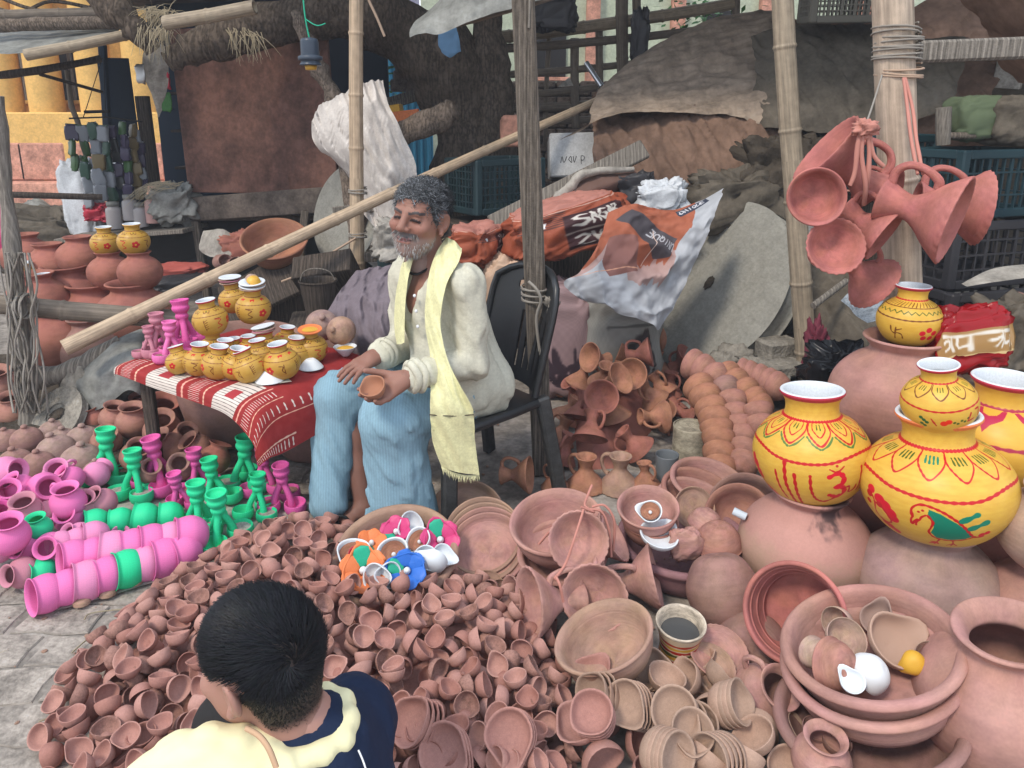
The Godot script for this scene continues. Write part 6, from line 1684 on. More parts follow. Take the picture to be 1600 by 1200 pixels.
	# sacks
	var im := Image.create(512, 256, false, Image.FORMAT_RGB8)
	for y in 256:
		for x in 512:
			var n := 0.07 * nz.get_noise_2d(x * 1.5, y * 1.5) + rng.randf_range(-0.02, 0.02)
			im.set_pixel(x, y, Color(0.58 + n, 0.30 + n, 0.21 + n))
	var p := Pen.new(im)
	p.fill([0, 0, 512, 0, 512, 62, 0, 62], Color(0.66, 0.45, 0.40))
	for i in 8: p.line([196 - i * 4, 70 + i * 6, 250, 72 + i * 6], 3, Color(0.35, 0.22, 0.2))
	p.fill([250, 90, 312, 90, 312, 168, 250, 168], Color(0.24, 0.14, 0.15))
	p.line([250, 129, 312, 129], 2, Color(0.6, 0.55, 0.52))
	p.word("SAGAR", 255, 98, 7.6, 25, 3.4, Color(0.78, 0.76, 0.73), 0.3)
	p.word("SAGAR", 255, 135, 7.6, 25, 3.4, Color(0.68, 0.66, 0.64), 0.3, 0.0, true)
	p.fill([214, 96, 228, 92, 230, 110, 216, 112], Color(0.85, 0.85, 0.85))
	p.line([0, 200, 512, 196], 5, Color(0.3, 0.2, 0.2))
	p.line([0, 66, 512, 70], 3, Color(0.75, 0.6, 0.55))
	var lay := mat(Color.WHITE, 0.6, tex(im))
	var s1 := Q(884, 352, 3.72)
	solo("cement_sack", sack(Vector3(0.32, 0.135, 0.18), 0.2, 2.0, 72, 44, 0.62), lay, "orange printed cement sack with a dark lettered band lying on its side", "sack", Transform3D(Basis(Vector3.UP, 0.25) * Basis(Vector3(0, 0, 1), 0.25), s1))
	solo("cement_sack", sack(Vector3(0.17, 0.1, 0.12), 0.3, 7.0), lay, "crumpled printed sack behind the seated man's shoulder", "sack", Transform3D(Basis(Vector3.UP, 1.2), Q(745, 382, 3.7)))
	var pk := Q(884, 480, 3.6)
	solo("pink_sack", sack(Vector3(0.145, 0.30, 0.14), 0.14, 5.0, 48, 40, 0.5), mat(L(0.40, 0.27, 0.28), 0.7, tex(sack_print(0))), "pink woven sack with a faded black emblem standing by the post", "sack", Transform3D(Basis(Vector3.UP, -0.1), Vector3(pk.x, 0.3, pk.z)))
	var gk := Q(966, 480, 3.62)
	solo("grey_sack", sack(Vector3(0.21, 0.32, 0.17), 0.16, 6.0, 48, 40, 0.5), mat(L(0.36, 0.35, 0.32), 0.8, tex(sack_print(1))), "dusty grey woven sack with a round faded seal", "sack", Transform3D(Basis(Vector3.UP, 0.1), Vector3(gk.x, 0.3, gk.z)))
	# torn sack thrown over them
	var im2 := Image.create(512, 512, false, Image.FORMAT_RGB8)
	for y in 512:
		for x in 512:
			var n := 0.03 * nz.get_noise_2d(x * 1.2, y * 1.2)
			var c := Color(0.66 + n, 0.67 + n, 0.69 + n)
			var e := (y / 512.0) + 0.10 * sin(x * 0.02) + 0.12 * nz.get_noise_2d(x * 0.7, 40.0)
			if e < 0.40 and x < 380: c = Color(0.62 + n, 0.36 + n, 0.27 + n)
			elif e < 0.52 and x < 330: c = Color(0.66 + n, 0.55 + n, 0.53 + n)
			im2.set_pixel(x, y, c)
	var p2 := Pen.new(im2)
	p2.fill([60, 60, 120, 40, 330, 170, 300, 230, 240, 220, 150, 130], Color(0.30, 0.28, 0.30))
	p2.word("UNIQUE", 306, 214, 17, 26, 5, Color(0.68, 0.68, 0.70), 0.4, 0.62 + PI)
	p2.fill([60, 120, 160, 150, 190, 260, 110, 280, 70, 200], Color(0.52, 0.36, 0.33))
	p2.fill([300, 30, 430, 0, 440, 40, 320, 66], Color(0.22, 0.24, 0.30))
	p2.word("UNIQUE", 316, 34, 13, 20, 4, Color(0.8, 0.8, 0.82), 0.35, -0.22)
	p2.line([215, 120, 225, 170, 205, 240], 3, Color(0.85, 0.75, 0.7))
	p2.line([20, 250, 190, 250], 4, Color(0.8, 0.6, 0.5))
	solo("torn_sack", sheet([
		[[950, 332, 3.5], [985, 322, 3.55], [1030, 330, 3.6], [1085, 318, 3.6], [1134, 292, 3.6]],
		[[935, 375, 3.36], [985, 350, 3.4], [1040, 355, 3.45], [1080, 345, 3.48], [1120, 320, 3.5]],
		[[905, 425, 3.3], [970, 400, 3.32], [1030, 395, 3.38], [1070, 380, 3.42], [1100, 370, 3.45]],
		[[878, 444, 3.28], [960, 442, 3.28], [1015, 450, 3.32], [1055, 435, 3.38], [1080, 420, 3.42]],
		[[905, 470, 3.3], [955, 475, 3.26], [1005, 492, 3.28], [1035, 490, 3.34], [1058, 465, 3.4]],
		[[930, 460, 3.32], [965, 490, 3.27], [1010, 505, 3.28], [1028, 516, 3.3], [1045, 490, 3.36]]], 100, 90, 0.075, 2.6, Vector3.ONE, 5), mat(Color.WHITE, 0.75, tex(im2)), "torn white and orange printed sack draped over the other sacks", "sack")
	solo("white_paper_bag", sack(Vector3(0.12, 0.09, 0.06), 0.5, 8.0), M.plastic_white, "small crumpled white packing bag above the torn sack", "bag", Transform3D(Basis(Vector3(0, 0, 1), 0.2), Q(1032, 312, 3.85)))
	solo("dark_bag", sack(Vector3(0.13, 0.1, 0.1), 0.6, 10.0), M.crate_dark, "black plastic bag tucked under the torn sheet", "bag", Transform3D(Basis.IDENTITY, Q(990, 305, 3.95)))
	wheel("round_stone", "large grey potter's stone wheel tilted against the heap", Q(1108, 442, 3.85), Vector3(-0.75, 0.5, 0.44), 0.475, 0.11, M.stone_wheel)
	solo("grey_rags", sack(Vector3(0.3, 0.16, 0.16), 0.7, 12.0), M.canvas_dark, "dusty grey rags heaped behind the stone wheel", "rags", Transform3D(Basis.IDENTITY, Q(1170, 312, 4.15)))
	# uprights
	rod([1221, -40, 3.3], [1268, 640, 3.3, 16], 17, M.bamboo, "middle bamboo post beside the stone wheel", "bamboo_post", "post", "", 0.006, 0.34)
	var bp := rod([1393, -40, 2.45], [1426, 790, 2.45, 27], 30, M.bamboo_big, "thick pale bamboo post that the bell cups hang from", "bamboo_post", "post", "", 0.004, 0.75)
	bp.position = bp.position
	var bt := thing("rope_binding", "rope wound many times round the thick bamboo post", "rope")
	ties(bt, Q(1402, 75, 2.45), Vector3(-0.03, 1, 0), 0.071, 9, M.rope_grey, 0.009)
	ties(bt, Q(1404, 112, 2.45), Vector3(-0.03, 1, 0.1), 0.070, 3, M.rope, 0.014)
	ties(bt, Q(1400, 48, 2.45), Vector3(-0.03, 1, -0.1), 0.070, 2, M.rope_grey, 0.02)
	solo("crossbar", beam(Q(1424, 82, 2.5), Q(1680, 72, 2.5), 0.068, 0.055, 0.008), M.timber_grey, "split grey timber crossbar tied to the thick post", "crossbar")
	solo("hanging_canopy", sheet([[[1490, -30, 2.9], [1560, -40, 2.7], [1700, -40, 2.4]], [[1505, 20, 2.95], [1560, 30, 2.8], [1700, 40, 2.5]], [[1545, 60, 3.0], [1590, 90, 2.85], [1700, 130, 2.6]], [[1590, 130, 3.0], [1620, 140, 2.9], [1700, 180, 2.7]]], 40, 40, 0.07, 1.5, Vector3(2.5, 1, 1)), M.canvas_brown, "brown cloth canopy hanging down beside the crossbar", "canopy")
	# right side under the roof
	crate("blue_crate", "blue green plastic crate stacked on dark crates", Q(1545, 342, 3.25) + Vector3(0, 0, -0.2), 0.35, Vector3(0.52, 0.30, 0.36), M.crate_blue, 9, 2)
	crate("dark_crate", "black plastic crate directly under the blue green one", Q(1545, 448, 3.15) + Vector3(0, 0, -0.2), 0.3, Vector3(0.6, 0.29, 0.4), M.crate_dark, 9, 3)
	crate("dark_crate", "dusty dark crate at the bottom of the crate stack", Q(1540, 520, 3.05) + Vector3(0, 0, -0.15), 0.28, Vector3(0.62, 0.2, 0.4), M.crate_dark, 9, 3)
	crate("blue_crate", "second blue green crate behind the thick bamboo post", Q(1400, 300, 3.7) + Vector3(0, 0, -0.2), 0.2, Vector3(0.4, 0.28, 0.36), M.crate_blue, 7, 3)
	solo("sack_roll", sack(Vector3(0.13, 0.1, 0.12), 0.15, 15.0), mat(L(0.10, 0.13, 0.075), 0.9), "greenish sack on top of the crates", "sack", Transform3D(Basis.IDENTITY, Q(1522, 186, 3.5)))
	solo("sack_roll", sack(Vector3(0.17, 0.11, 0.12), 0.15, 16.0), M.canvas_dark, "dark grey sack on top of the crates", "sack", Transform3D(Basis.IDENTITY, Q(1592, 190, 3.45)))
	solo("stump", tube([Q(1474, 168, 3.4), Q(1474, 226, 3.4)], 0.035, 12, 0.3), M.timber_grey, "short wooden stump standing on the crate", "stump")
	solo("stick", tube([Q(1480, 212, 3.4), Q(1640, 212, 3.4)], 0.016, 8), M.timber, "wooden rail along the top of the crates", "rail")
	solo("grey_plastic", sheet([[[1500, 444, 2.85], [1550, 420, 2.9], [1620, 412, 2.9]], [[1510, 448, 2.8], [1560, 440, 2.8], [1640, 430, 2.8]]], 16, 8, 0.02, 3.0), M.tarp_pale, "pale plastic scrap lying on the crates", "plastic sheet")
	solo("dark_backcloth", sheet([[[1380, 60, 5.6], [1500, 40, 5.2], [1700, 20, 4.6]], [[1380, 200, 5.4], [1500, 200, 5.0], [1700, 200, 4.4]], [[1380, 420, 5.2], [1500, 420, 4.8], [1700, 420, 4.2]]], 24, 24, 0.06, 1.0), M.canvas_dark, "dark cloth wall closing the back of the stall", "cloth")
	boxed("pale_board", [[1556, 86, 4.2], [1600, 86, 4.1], [1600, 140, 4.1], [1556, 136, 4.2]], 0.04, M.tarp_pale, "pale board behind the canopy", "board")  # plain flat board in the pale tarpaulin tone
	# rubble behind the cups
	solo("grey_mat", sheet([[[1250, 400, 3.7], [1300, 405, 3.5], [1350, 420, 3.3], [1400, 440, 3.3]], [[1255, 450, 3.5], [1305, 455, 3.35], [1350, 468, 3.2], [1400, 480, 3.2]], [[1265, 500, 3.35], [1310, 505, 3.2], [1355, 520, 3.1], [1400, 530, 3.1]], [[1270, 560, 3.2], [1310, 575, 3.1], [1350, 580, 3.05], [1390, 590, 3.0]]], 70, 70, 0.05, 2.2, Vector3(3.0, 0.5, 1), 4), M.canvas_dark, "dusty grey folded sacking hanging behind the cups", "sacking")
	solo("soil_bank", sheet([[[1040, 430, 5.0], [1180, 380, 4.9], [1280, 370, 4.6], [1420, 400, 4.3]], [[1040, 500, 4.6], [1190, 470, 4.4], [1290, 470, 4.0], [1420, 480, 3.8]], [[1060, 570, 4.1], [1190, 545, 3.8], [1290, 560, 3.5], [1420, 570, 3.4]], [[1060, 620, 3.5], [1190, 600, 3.35], [1290, 610, 3.3], [1420, 620, 3.2]]], 70, 50, 0.07, 2.5), M.soil, "", "", Transform3D.IDENTITY, "", "structure").name = "earth_bank"
	for q in [[1215, 545, 3.4, 0.13, 0.1, "upper broken brick by the bamboo post"], [1222, 572, 3.3, 0.17, 0.06, "flat stone under the broken brick"], [1195, 590, 3.25, 0.14, 0.05, "lower flat stone beside the cup stacks"]]:
		solo("broken_brick", box(Vector3(q[3] * 1.4, q[4], q[3]), 0.012), M.stone, q[5], "brick", Transform3D(Basis(Vector3.UP, 0.2 + q[4]), Q(q[0], q[1], q[2])))
	for q in [[1150, 562, 3.45, 0.075, "round grey stone beside the stone wheel"], [1128, 570, 3.4, 0.06, "smaller grey stone against the stone wheel"], [1172, 575, 3.35, 0.05, "little stone beside the flat stones"], [1232, 450, 3.9, 0.12, "dusty boulder behind the bamboo post"]]:
		solo("stone", rock(Vector3(q[3] * 1.2, q[3], q[3]), 0.35, q[0]), M.stone, q[4], "stone", Transform3D(Basis.IDENTITY, Q(q[0], q[1], q[2])))
	solo("black_bag", sack(Vector3(0.13, 0.1, 0.1), 0.55, 17.0), mat(L(0.012, 0.012, 0.014), 0.18), "shiny black plastic bag behind the tall painted pot", "bag", Transform3D(Basis.IDENTITY, Q(1318, 585, 2.75)))
	solo("maroon_tassel", sack(Vector3(0.035, 0.1, 0.03), 0.8, 19.0), mat(L(0.16, 0.03, 0.05), 0.7), "maroon net bag hung beside the bamboo post", "bag", Transform3D(Basis.IDENTITY, Q(1274, 545, 3.0)))
	solo("newspaper", sheet([[[1312, 470, 2.8], [1350, 440, 2.85], [1400, 420, 2.85]], [[1335, 490, 2.75], [1370, 470, 2.75], [1410, 455, 2.75]], [[1355, 505, 2.7], [1390, 495, 2.7], [1420, 490, 2.7]]], 16, 14, 0.025, 3.0), mat(L(0.42, 0.47, 0.52), 0.7, M.canvas.albedo_texture), "crumpled bluish printed plastic sheet beside the thick post", "plastic sheet")
	solo("stick", tube([Q(1270, 478, 3.05), Q(1322, 440, 3.2)], 0.014, 8, 0.4), M.timber_grey, "broken stick leaning in the grey sacking", "stick")
	# red packet with white lettering
	var im3 := Image.create(256, 256, false, Image.FORMAT_RGB8)
	im3.fill(Color(0.55, 0.08, 0.10))
	var p3 := Pen.new(im3)
	p3.fill([86, 117, 186, 116, 186, 137, 86, 137], Color(0.62, 0.48, 0.30))
	p3.fill([86, 137, 186, 137, 186, 140, 86, 140], Color(0.8, 0.7, 0.5))
	for q in [[104, 0], [120, 1], [136, 2], [151, 1], [167, 0]]:
		var x: float = q[0]
		var ink := Color(0.85, 0.82, 0.78)
		p3.line([x - 7, 121, x + 8, 121], 2.0, ink)
		p3.line([x + 4, 121, x + 4, 133], 2.0, ink)
		p3.curve([x - 6, 126, x + 1, 124, x + 1, 129, x - 6, 132] if q[1] == 0 else [x - 6, 123, x - 6, 130, x + 3, 129] if q[1] == 1 else [x - 4, 127, x + 3, 125, x - 2, 132], 2.0, ink)
	var rp := sack(Vector3(0.115, 0.10, 0.05), 0.35, 20.0, 40, 28, 0.5)
	solo("snack_packet", rp, mat(Color.WHITE, 0.22, tex(im3)), "shiny red snack packet with white lettering behind the painted pots", "packet", Transform3D(Basis.from_euler(Vector3(-0.2, 0.05, 0.1)), Q(1512, 532, 2.15)))
	solo("clear_bag", sack(Vector3(0.12, 0.06, 0.08), 0.5, 22.0), mat(L(0.35, 0.25, 0.17), 0.2), "clear bag of brown snacks below the red packet", "bag", Transform3D(Basis.IDENTITY, Q(1492, 590, 2.32)))
	solo("grey_cloth", sack(Vector3(0.16, 0.14, 0.12), 0.5, 23.0), M.canvas_dark, "grey cloth bundle beside the red packet", "cloth", Transform3D(Basis.IDENTITY, Q(1600, 530, 2.6)))
	pq("bowl", 1588, 486, 2.75, 60, Vector3(0, 0.5, 0.8), M.clay_dusk, "terracotta lid leaning on the crates by the red packet", "lid", "terracotta_dish")
	# bell cups hung on cords
	var hb := [[1322, 262, 2.3, 128, Vector3(-0.75, 0.62, -0.1), "clay bell cup at the top of the hanging bunch, mouth tipped up", 2.0], [1272, 308, 2.18, 90, Vector3(-0.18, 0.12, 0.97), "round flat bottomed clay cup facing out of the hanging bunch", 1.0], [1296, 390, 2.18, 88, Vector3(-0.1, 0.35, 0.93), "scalloped clay cup lowest but one in the hanging bunch", 1.5], [1355, 350, 2.22, 90, Vector3(0.62, -0.45, 0.55), "clay bell cup in the middle of the bunch, mouth tipped down", 1.7], [1372, 300, 2.32, 76, Vector3(0.75, -0.1, 0.6), "clay bell cup half hidden behind the thick post", 1.5], [1345, 425, 2.3, 92, Vector3(0.78, -0.6, -0.1), "lowest clay bell cup of the bunch, seen from its side", 2.6], [1440, 330, 2.12, 138, Vector3(0.72, -0.22, 0.62), "largest clay bell cup hung alone before the thick post", 1.9], [1488, 320, 2.28, 115, Vector3(0.94, -0.1, 0.25), "clay bell cup hung behind the largest one", 1.4]]
	for h in hb:
		var k := "goblet"
		var m: Material = M.clay_rose
		if h[0] == 1272: k = "deep_bowl"
		pq(k, h[0], h[1], h[2], h[3], h[4], m, h[5], "bell cup", "bell_cup", "", h[6])
	var hc := thing("knotted_rope", "reddish knotted cord holding the bunch of bell cups", "cord")
	for c in [[[1345, 195], [1340, 230], [1335, 270], [1328, 290]], [[1352, 192], [1358, 230], [1356, 275], [1352, 300]], [[1358, 196], [1364, 240], [1380, 260]], [[1350, 195], [1346, 240], [1352, 290], [1350, 320]], [[1342, 200], [1352, 215], [1362, 205], [1350, 195]]]:
		var l := []
		for q in c: l.append(Q(q[0], q[1], 2.17 if q[1] < 300 else 2.2))
		part("strand", tube(smooth_line(l, 6), 0.007, 6, 0.3), M.rope_pink, hc)
	part("loop", tube(smooth_line([Q(1378, 118, 2.37), Q(1368, 150, 2.3), Q(1358, 180, 2.2), Q(1352, 195, 2.17)], 5), 0.003, 5), M.rope_grey, hc)
	part("knot", rock(Vector3(0.03, 0.02, 0.02), 0.8, 8), M.rope_pink, hc, Transform3D(Basis.IDENTITY, Q(1352, 200, 2.17)))
	var hd := thing("knotted_rope", "pink twisted cord holding the largest bell cup", "cord")
	for dx in [0.0, 8.0]:
		part("strand", tube(smooth_line([Q(1412 + dx * 0.3, 122, 2.36), Q(1418 + dx, 170, 2.3), Q(1424 + dx, 220, 2.2), Q(1434 + dx, 272, 2.12)], 5), 0.005, 6, 0.3), M.rope_pink, hd)
	# what the stacked goods stand on
	var under := [[1545, 520, 3.05, 0.66, 0.44, "low timber bench under the dark crate stack", "bench", 0.28], [772, 338, 4.53, 0.6, 0.44, "dark timber stand under the green crate", "stand", 0.62], [1400, 300, 3.9, 0.44, 0.4, "timber stand behind the thick bamboo post", "stand", 0.2], [434, 420, 4.72, 0.36, 0.36, "low wooden block under the open terracotta bowl", "block", 0.0], [500, 492, 3.62, 0.3, 0.3, "wooden block under the battered bucket", "block", 0.2], [898, 277, 4.9, 0.5, 0.4, "timber stand under the foam box", "stand", 0.0]]
	for q in under:
		var at := Q(q[0], q[1], q[2])
		var hgt: float = at.y - 0.012
		solo("timber_" + String(q[6]), box(Vector3(q[3], hgt, q[4]), 0.01), M.timber_dark, q[5], q[6], Transform3D(Basis(Vector3.UP, q[7]), Vector3(at.x, hgt * 0.5, at.z - (0.2 if q[0] > 1500 else 0.0))))
	var gp := Q(1535, 600, 2.2)
	solo("grain_sack", sack(Vector3(0.2, gp.y * 0.5, 0.17), 0.12, 44.0, 40, 28, 0.5), M.canvas, "plump grain sack under the red snack packet", "sack", Transform3D(Basis.IDENTITY, Vector3(gp.x, gp.y * 0.5 - 0.01, gp.z)))
	var gq := Q(1600, 560, 2.62)
	solo("grain_sack", sack(Vector3(0.22, gq.y * 0.5, 0.17), 0.12, 45.0, 40, 28, 0.5), M.canvas_dark, "dark grain sack under the grey cloth bundle", "sack", Transform3D(Basis.IDENTITY, Vector3(gq.x, gq.y * 0.5 - 0.01, gq.z)))
	# roofs over the stall, above the view: bamboo rafters and a dusty sheet
	var rf := thing("stall_roof", "bamboo and sheet roof over the back of the stall", "roof")
	part("sheet", sheet([[Vector3(-1.9, 3.0, -3.6), Vector3(0.5, 3.05, -3.6), Vector3(2.2, 2.9, -2.6), Vector3(4.5, 2.8, -2.4)], [Vector3(-1.9, 2.9, -5.2), Vector3(0.6, 2.95, -5.2), Vector3(2.2, 2.9, -4.6), Vector3(4.5, 2.8, -4.6)], [Vector3(-1.0, 2.9, -5.8), Vector3(1.0, 2.9, -6.2), Vector3(2.4, 2.9, -6.6), Vector3(4.5, 2.9, -6.8)]], 30, 20, 0.03, 1.0), M.canvas_dark, rf)
	for i in 6:
		part("rafter", bamboo(Vector3(-1.2 + i * 1.05, 2.95, -2.9), Vector3(-0.9 + i * 1.05, 2.86, -6.3), 0.035), M.bamboo_dark, rf)
	part("side_sheet", sheet([[Vector3(4.4, 2.9, -2.2), Vector3(4.4, 2.9, -6.6)], [Vector3(4.4, 0.0, -2.2), Vector3(4.4, 0.0, -6.6)]], 8, 8), M.canvas_dark, rf)

func sack_print(k: int) -> Image:
	var im := Image.create(256, 256, false, Image.FORMAT_RGB8)
	for y in 256:
		for x in 256:
			var n := 0.86 + 0.12 * nz.get_noise_2d(x * 1.6 + k * 900, y * 1.6) + 0.03 * sin(x * 1.5) * sin(y * 1.5)
			im.set_pixel(x, y, Color(n, n, n))
	var p := Pen.new(im)
	if k == 0:
		for i in 16: p.curve([110 + i * 3, 130 + (i % 4) * 7, 120 + i * 2, 138 + (i % 3) * 10, 116 + i * 3, 152 + (i % 5) * 5], 4, Color(0.35, 0.33, 0.38))
		p.fill([90, 60, 104, 60, 103, 100, 90, 102], Color(0.85, 1.0, 1.0))
	else:
		for i in 24: p.dot(138 + 11 * cos(i * 0.2618), 140 + 17 * sin(i * 0.2618), 2, Color(0.45, 0.4, 0.4))
		p.dot(138, 140, 6, Color(0.55, 0.42, 0.42))
		p.line([120, 120, 160, 116], 2, Color(0.6, 0.6, 0.6))
		for i in 3: p.line([112, 175 + i * 8, 168, 172 + i * 8], 2.5, Color(0.5, 0.42, 0.42))
		p.word("UNIQUE", 118, 200, 6, 10, 2.5, Color(0.5, 0.36, 0.36), 0.3)
	return im


# ---------- dropping pieces into a heap: each rests on what lies below it ----------
class Drop:
	var o: Vector2
	var c: float
	var nx: int
	var nz: int
	var h := PackedFloat32Array()
	var top := PackedInt32Array()
	var placed := []      # [prototype, transform, cells, group]
	func _init(lo: Vector2, hi: Vector2, cell: float):
		o = lo
		c = cell
		nx = int((hi.x - lo.x) / cell) + 1
		nz = int((hi.y - lo.y) / cell) + 1
		h.resize(nx * nz)
		h.fill(0.0)
		top.resize(nx * nz)
		top.fill(-1)
	func prints(v: PackedVector3Array, b: Basis, x: float, z: float) -> Dictionary:
		var d := {}
		for p in v:
			var q := b * p
			var i := int((q.x + x - o.x) / c)
			var j := int((q.z + z - o.y) / c)
			if i < 0 or j < 0 or i >= nx or j >= nz: continue
			var k := j * nx + i
			if d.has(k):
				var e: Vector2 = d[k]
				d[k] = Vector2(minf(e.x, q.y), maxf(e.y, q.y))
			else:
				d[k] = Vector2(q.y, q.y)
		return d
	func rest(d: Dictionary) -> float:
		var y := 0.0
		for k in d:
			y = maxf(y, h[k] - (d[k] as Vector2).x)
		return y
	func settle(d: Dictionary, y: float, id: int) -> void:
		for k in d:
			var t: float = y + (d[k] as Vector2).y
			if t > h[k]:
				h[k] = t
				top[k] = id
func outline(px: Array, h := 0.0) -> PackedVector2Array:
	var out := PackedVector2Array()
	for i in range(0, px.size(), 2):
		var g := G(px[i], px[i + 1], h)
		out.append(Vector2(g.x, g.z))
	return out
func inside_depth(p: Vector2, poly: PackedVector2Array) -> float:
	var d := 1e9
	for i in poly.size():
		d = minf(d, p.distance_to(Geometry2D.get_closest_point_to_segment(p, poly[i], poly[(i + 1) % poly.size()])))
	return d if Geometry2D.is_point_in_polygon(p, poly) else -d
func fill_heap(dr: Drop, protos: Array, poly: PackedVector2Array, hm: float, soft: float, count: int, orient: Callable, group: int, over := 0.03, tries := 4) -> void:
	var lo := poly[0]
	var hi := poly[0]
	for p in poly:
		lo = lo.min(p)
		hi = hi.max(p)
	var got := 0
	var guard := 0
	while got < count and guard < count * 4:
		guard += 1
		var best := {}
		var by := 0.0
		var bs := 1e9
		var bb := Basis.IDENTITY
		var bp := Vector2.ZERO
		var bk := 0
		var k := rng.randi() % protos.size()
		var b: Basis = orient.call()
		for t in tries:
			var p := Vector2(rng.randf_range(lo.x, hi.x), rng.randf_range(lo.y, hi.y))
			var dep := inside_depth(p, poly)
			if dep < 0.0: continue
			var goal := hm * (1.0 - exp(-dep / soft))
			var d := dr.prints(protos[k], b, p.x, p.y)
			var y := dr.rest(d)
			var s := y - goal
			if s < bs:
				bs = s
				best = d
				by = y
				bb = b
				bp = p
				bk = k
		if bs > over: continue
		by -= 0.011
		dr.settle(best, by, dr.placed.size())
		dr.placed.append([bk, Transform3D(bb, Vector3(bp.x, by, bp.y)), best.size(), group])
		got += 1
func mound(called: String, poly: PackedVector2Array, hm: float, soft: float, sink: float, dr: Drop, m: Material, label: String) -> void:
	var lo := poly[0]
	var hi := poly[0]
	for p in poly:
		lo = lo.min(p)
		hi = hi.max(p)
	for j in dr.nz:
		for i in dr.nx:
			var p := dr.o + Vector2(i + 0.5, j + 0.5) * dr.c
			if p.x < lo.x or p.y < lo.y or p.x > hi.x or p.y > hi.y: continue
			var dep := inside_depth(p, poly)
			if dep > 0.0: dr.h[j * dr.nx + i] = maxf(dr.h[j * dr.nx + i], hm * (1.0 - exp(-dep / soft)) - sink)
	var g := grid(60, 60, func(a, b):
		var p := Vector2(lerpf(lo.x, hi.x, a), lerpf(lo.y, hi.y, b))
		var dep := inside_depth(p, poly)
		return Vector3(p.x, maxf(hm * (1.0 - exp(-maxf(dep, 0.0) / soft)) - sink, -0.02) - 0.004, p.y))
	solo(called, g, m, label, "pottery heap", Transform3D.IDENTITY, "", "stuff")
func samples(m: Mesh, s := 1.0) -> PackedVector3Array:
	var a := m.surface_get_arrays(0)
	var v: PackedVector3Array = a[Mesh.ARRAY_VERTEX]
	var idx: PackedInt32Array = a[Mesh.ARRAY_INDEX]
	var out := PackedVector3Array()
	for p in v: out.append(p * s)
	for i in range(0, idx.size(), 3): out.append((v[idx[i]] + v[idx[i + 1]] + v[idx[i + 2]]) * (s / 3.0))
	return out
func lamp_mesh(r: float, h: float, spout: float, squeeze: float, segs := 22) -> ArrayMesh:
	var p := prof([0, 0, 0.38, 0.0, 0.72, 0.2, 0.93, 0.58, 1.0, 0.93, 0.985, 1.0, 0.93, 0.985, 0.88, 0.9, 0.80, 0.6, 0.58, 0.28, 0, 0.15], 2)
	var v := PackedVector3Array()
	var idx := PackedInt32Array()
	for q in p:
		for k in segs + 1:
			var t := TAU * k / segs
			var a: float = wrapf(t, -PI, PI)
			var gsp := exp(-pow(a / 0.42, 2.0))
			var gsq := exp(-pow((absf(a) - 0.95) / 0.45, 2.0))
			var y: float = clampf(q.y, 0.0, 1.0)
			var rr: float = q.x * (1.0 + (spout * gsp - squeeze * gsq) * y * y + 0.02 * sin(a * 3.0 + r * 900.0))
			v.append(Vector3(rr * r * cos(t), (q.y + 0.16 * gsp * y * y * spout * 2.0 - 0.05 * cos(a * 2.0) * y) * h, rr * r * sin(t)))
	for i in p.size() - 1:
		for k in segs:
			var a := i * (segs + 1) + k
			var b := a + segs + 1
			idx.append_array([a, a + 1, b, a + 1, b + 1, b])
	return mk(v, idx, PackedVector2Array(), PackedColorArray(), segs + 1)
func any_turn(flat := 0.0) -> Basis:
	var b := Basis(Vector3.UP, rng.randf() * TAU)
	if rng.randf() < flat:
		return Basis.from_euler(Vector3(rng.randfn(0, 0.35), 0, rng.randfn(0, 0.35))) * b
	var ax := Vector3(rng.randf_range(-1, 1), rng.randf_range(-1.1, 0.8), rng.randf_range(-1, 1)).normalized()
	return basis_to(ax, rng.randf() * TAU)

func spread_heap(dr: Drop, ms: Array, mats: Array, called: String, label: String, cat: String, group: String, id: int, most: int) -> void:
	var seen := {}
	for k in dr.top:
		if k >= 0: seen[k] = seen.get(k, 0) + 1
	var rank := []
	for i in dr.placed.size():
		var q: Array = dr.placed[i]
		if q[3] != id: continue
		var x: Transform3D = q[1]
		rank.append([float(seen.get(i, 0)) / maxf((x.origin - EYE).length_squared(), 0.2), i])
	rank.sort_custom(func(a, b): return a[0] > b[0])
	var rest := {}
	for n in rank.size():
		var q: Array = dr.placed[rank[n][1]]
		var m: int = (rank[n][1] * 7 + rank[n][1] / 3) % mats.size()
		if n < most:
			solo(called, ms[q[0]], mats[m], label, cat, q[1], group)
		else:
			var key := [q[0], m]
			if not rest.has(key): rest[key] = []
			rest[key].append(q[1])
	for key in rest:
		var mm := MultiMesh.new()
		mm.transform_format = MultiMesh.TRANSFORM_3D
		mm.mesh = ms[key[0]]
		mm.instance_count = rest[key].size()
		for i in rest[key].size(): mm.set_instance_transform(i, rest[key][i])
		var o := MultiMeshInstance3D.new()
		o.name = numbered(called + "_heap")
		o.multimesh = mm
		o.material_override = mats[key[1]]
		add_child(o)
		tag(o, label.replace("one of", "deeper ones of"), "pottery heap", "", "stuff")

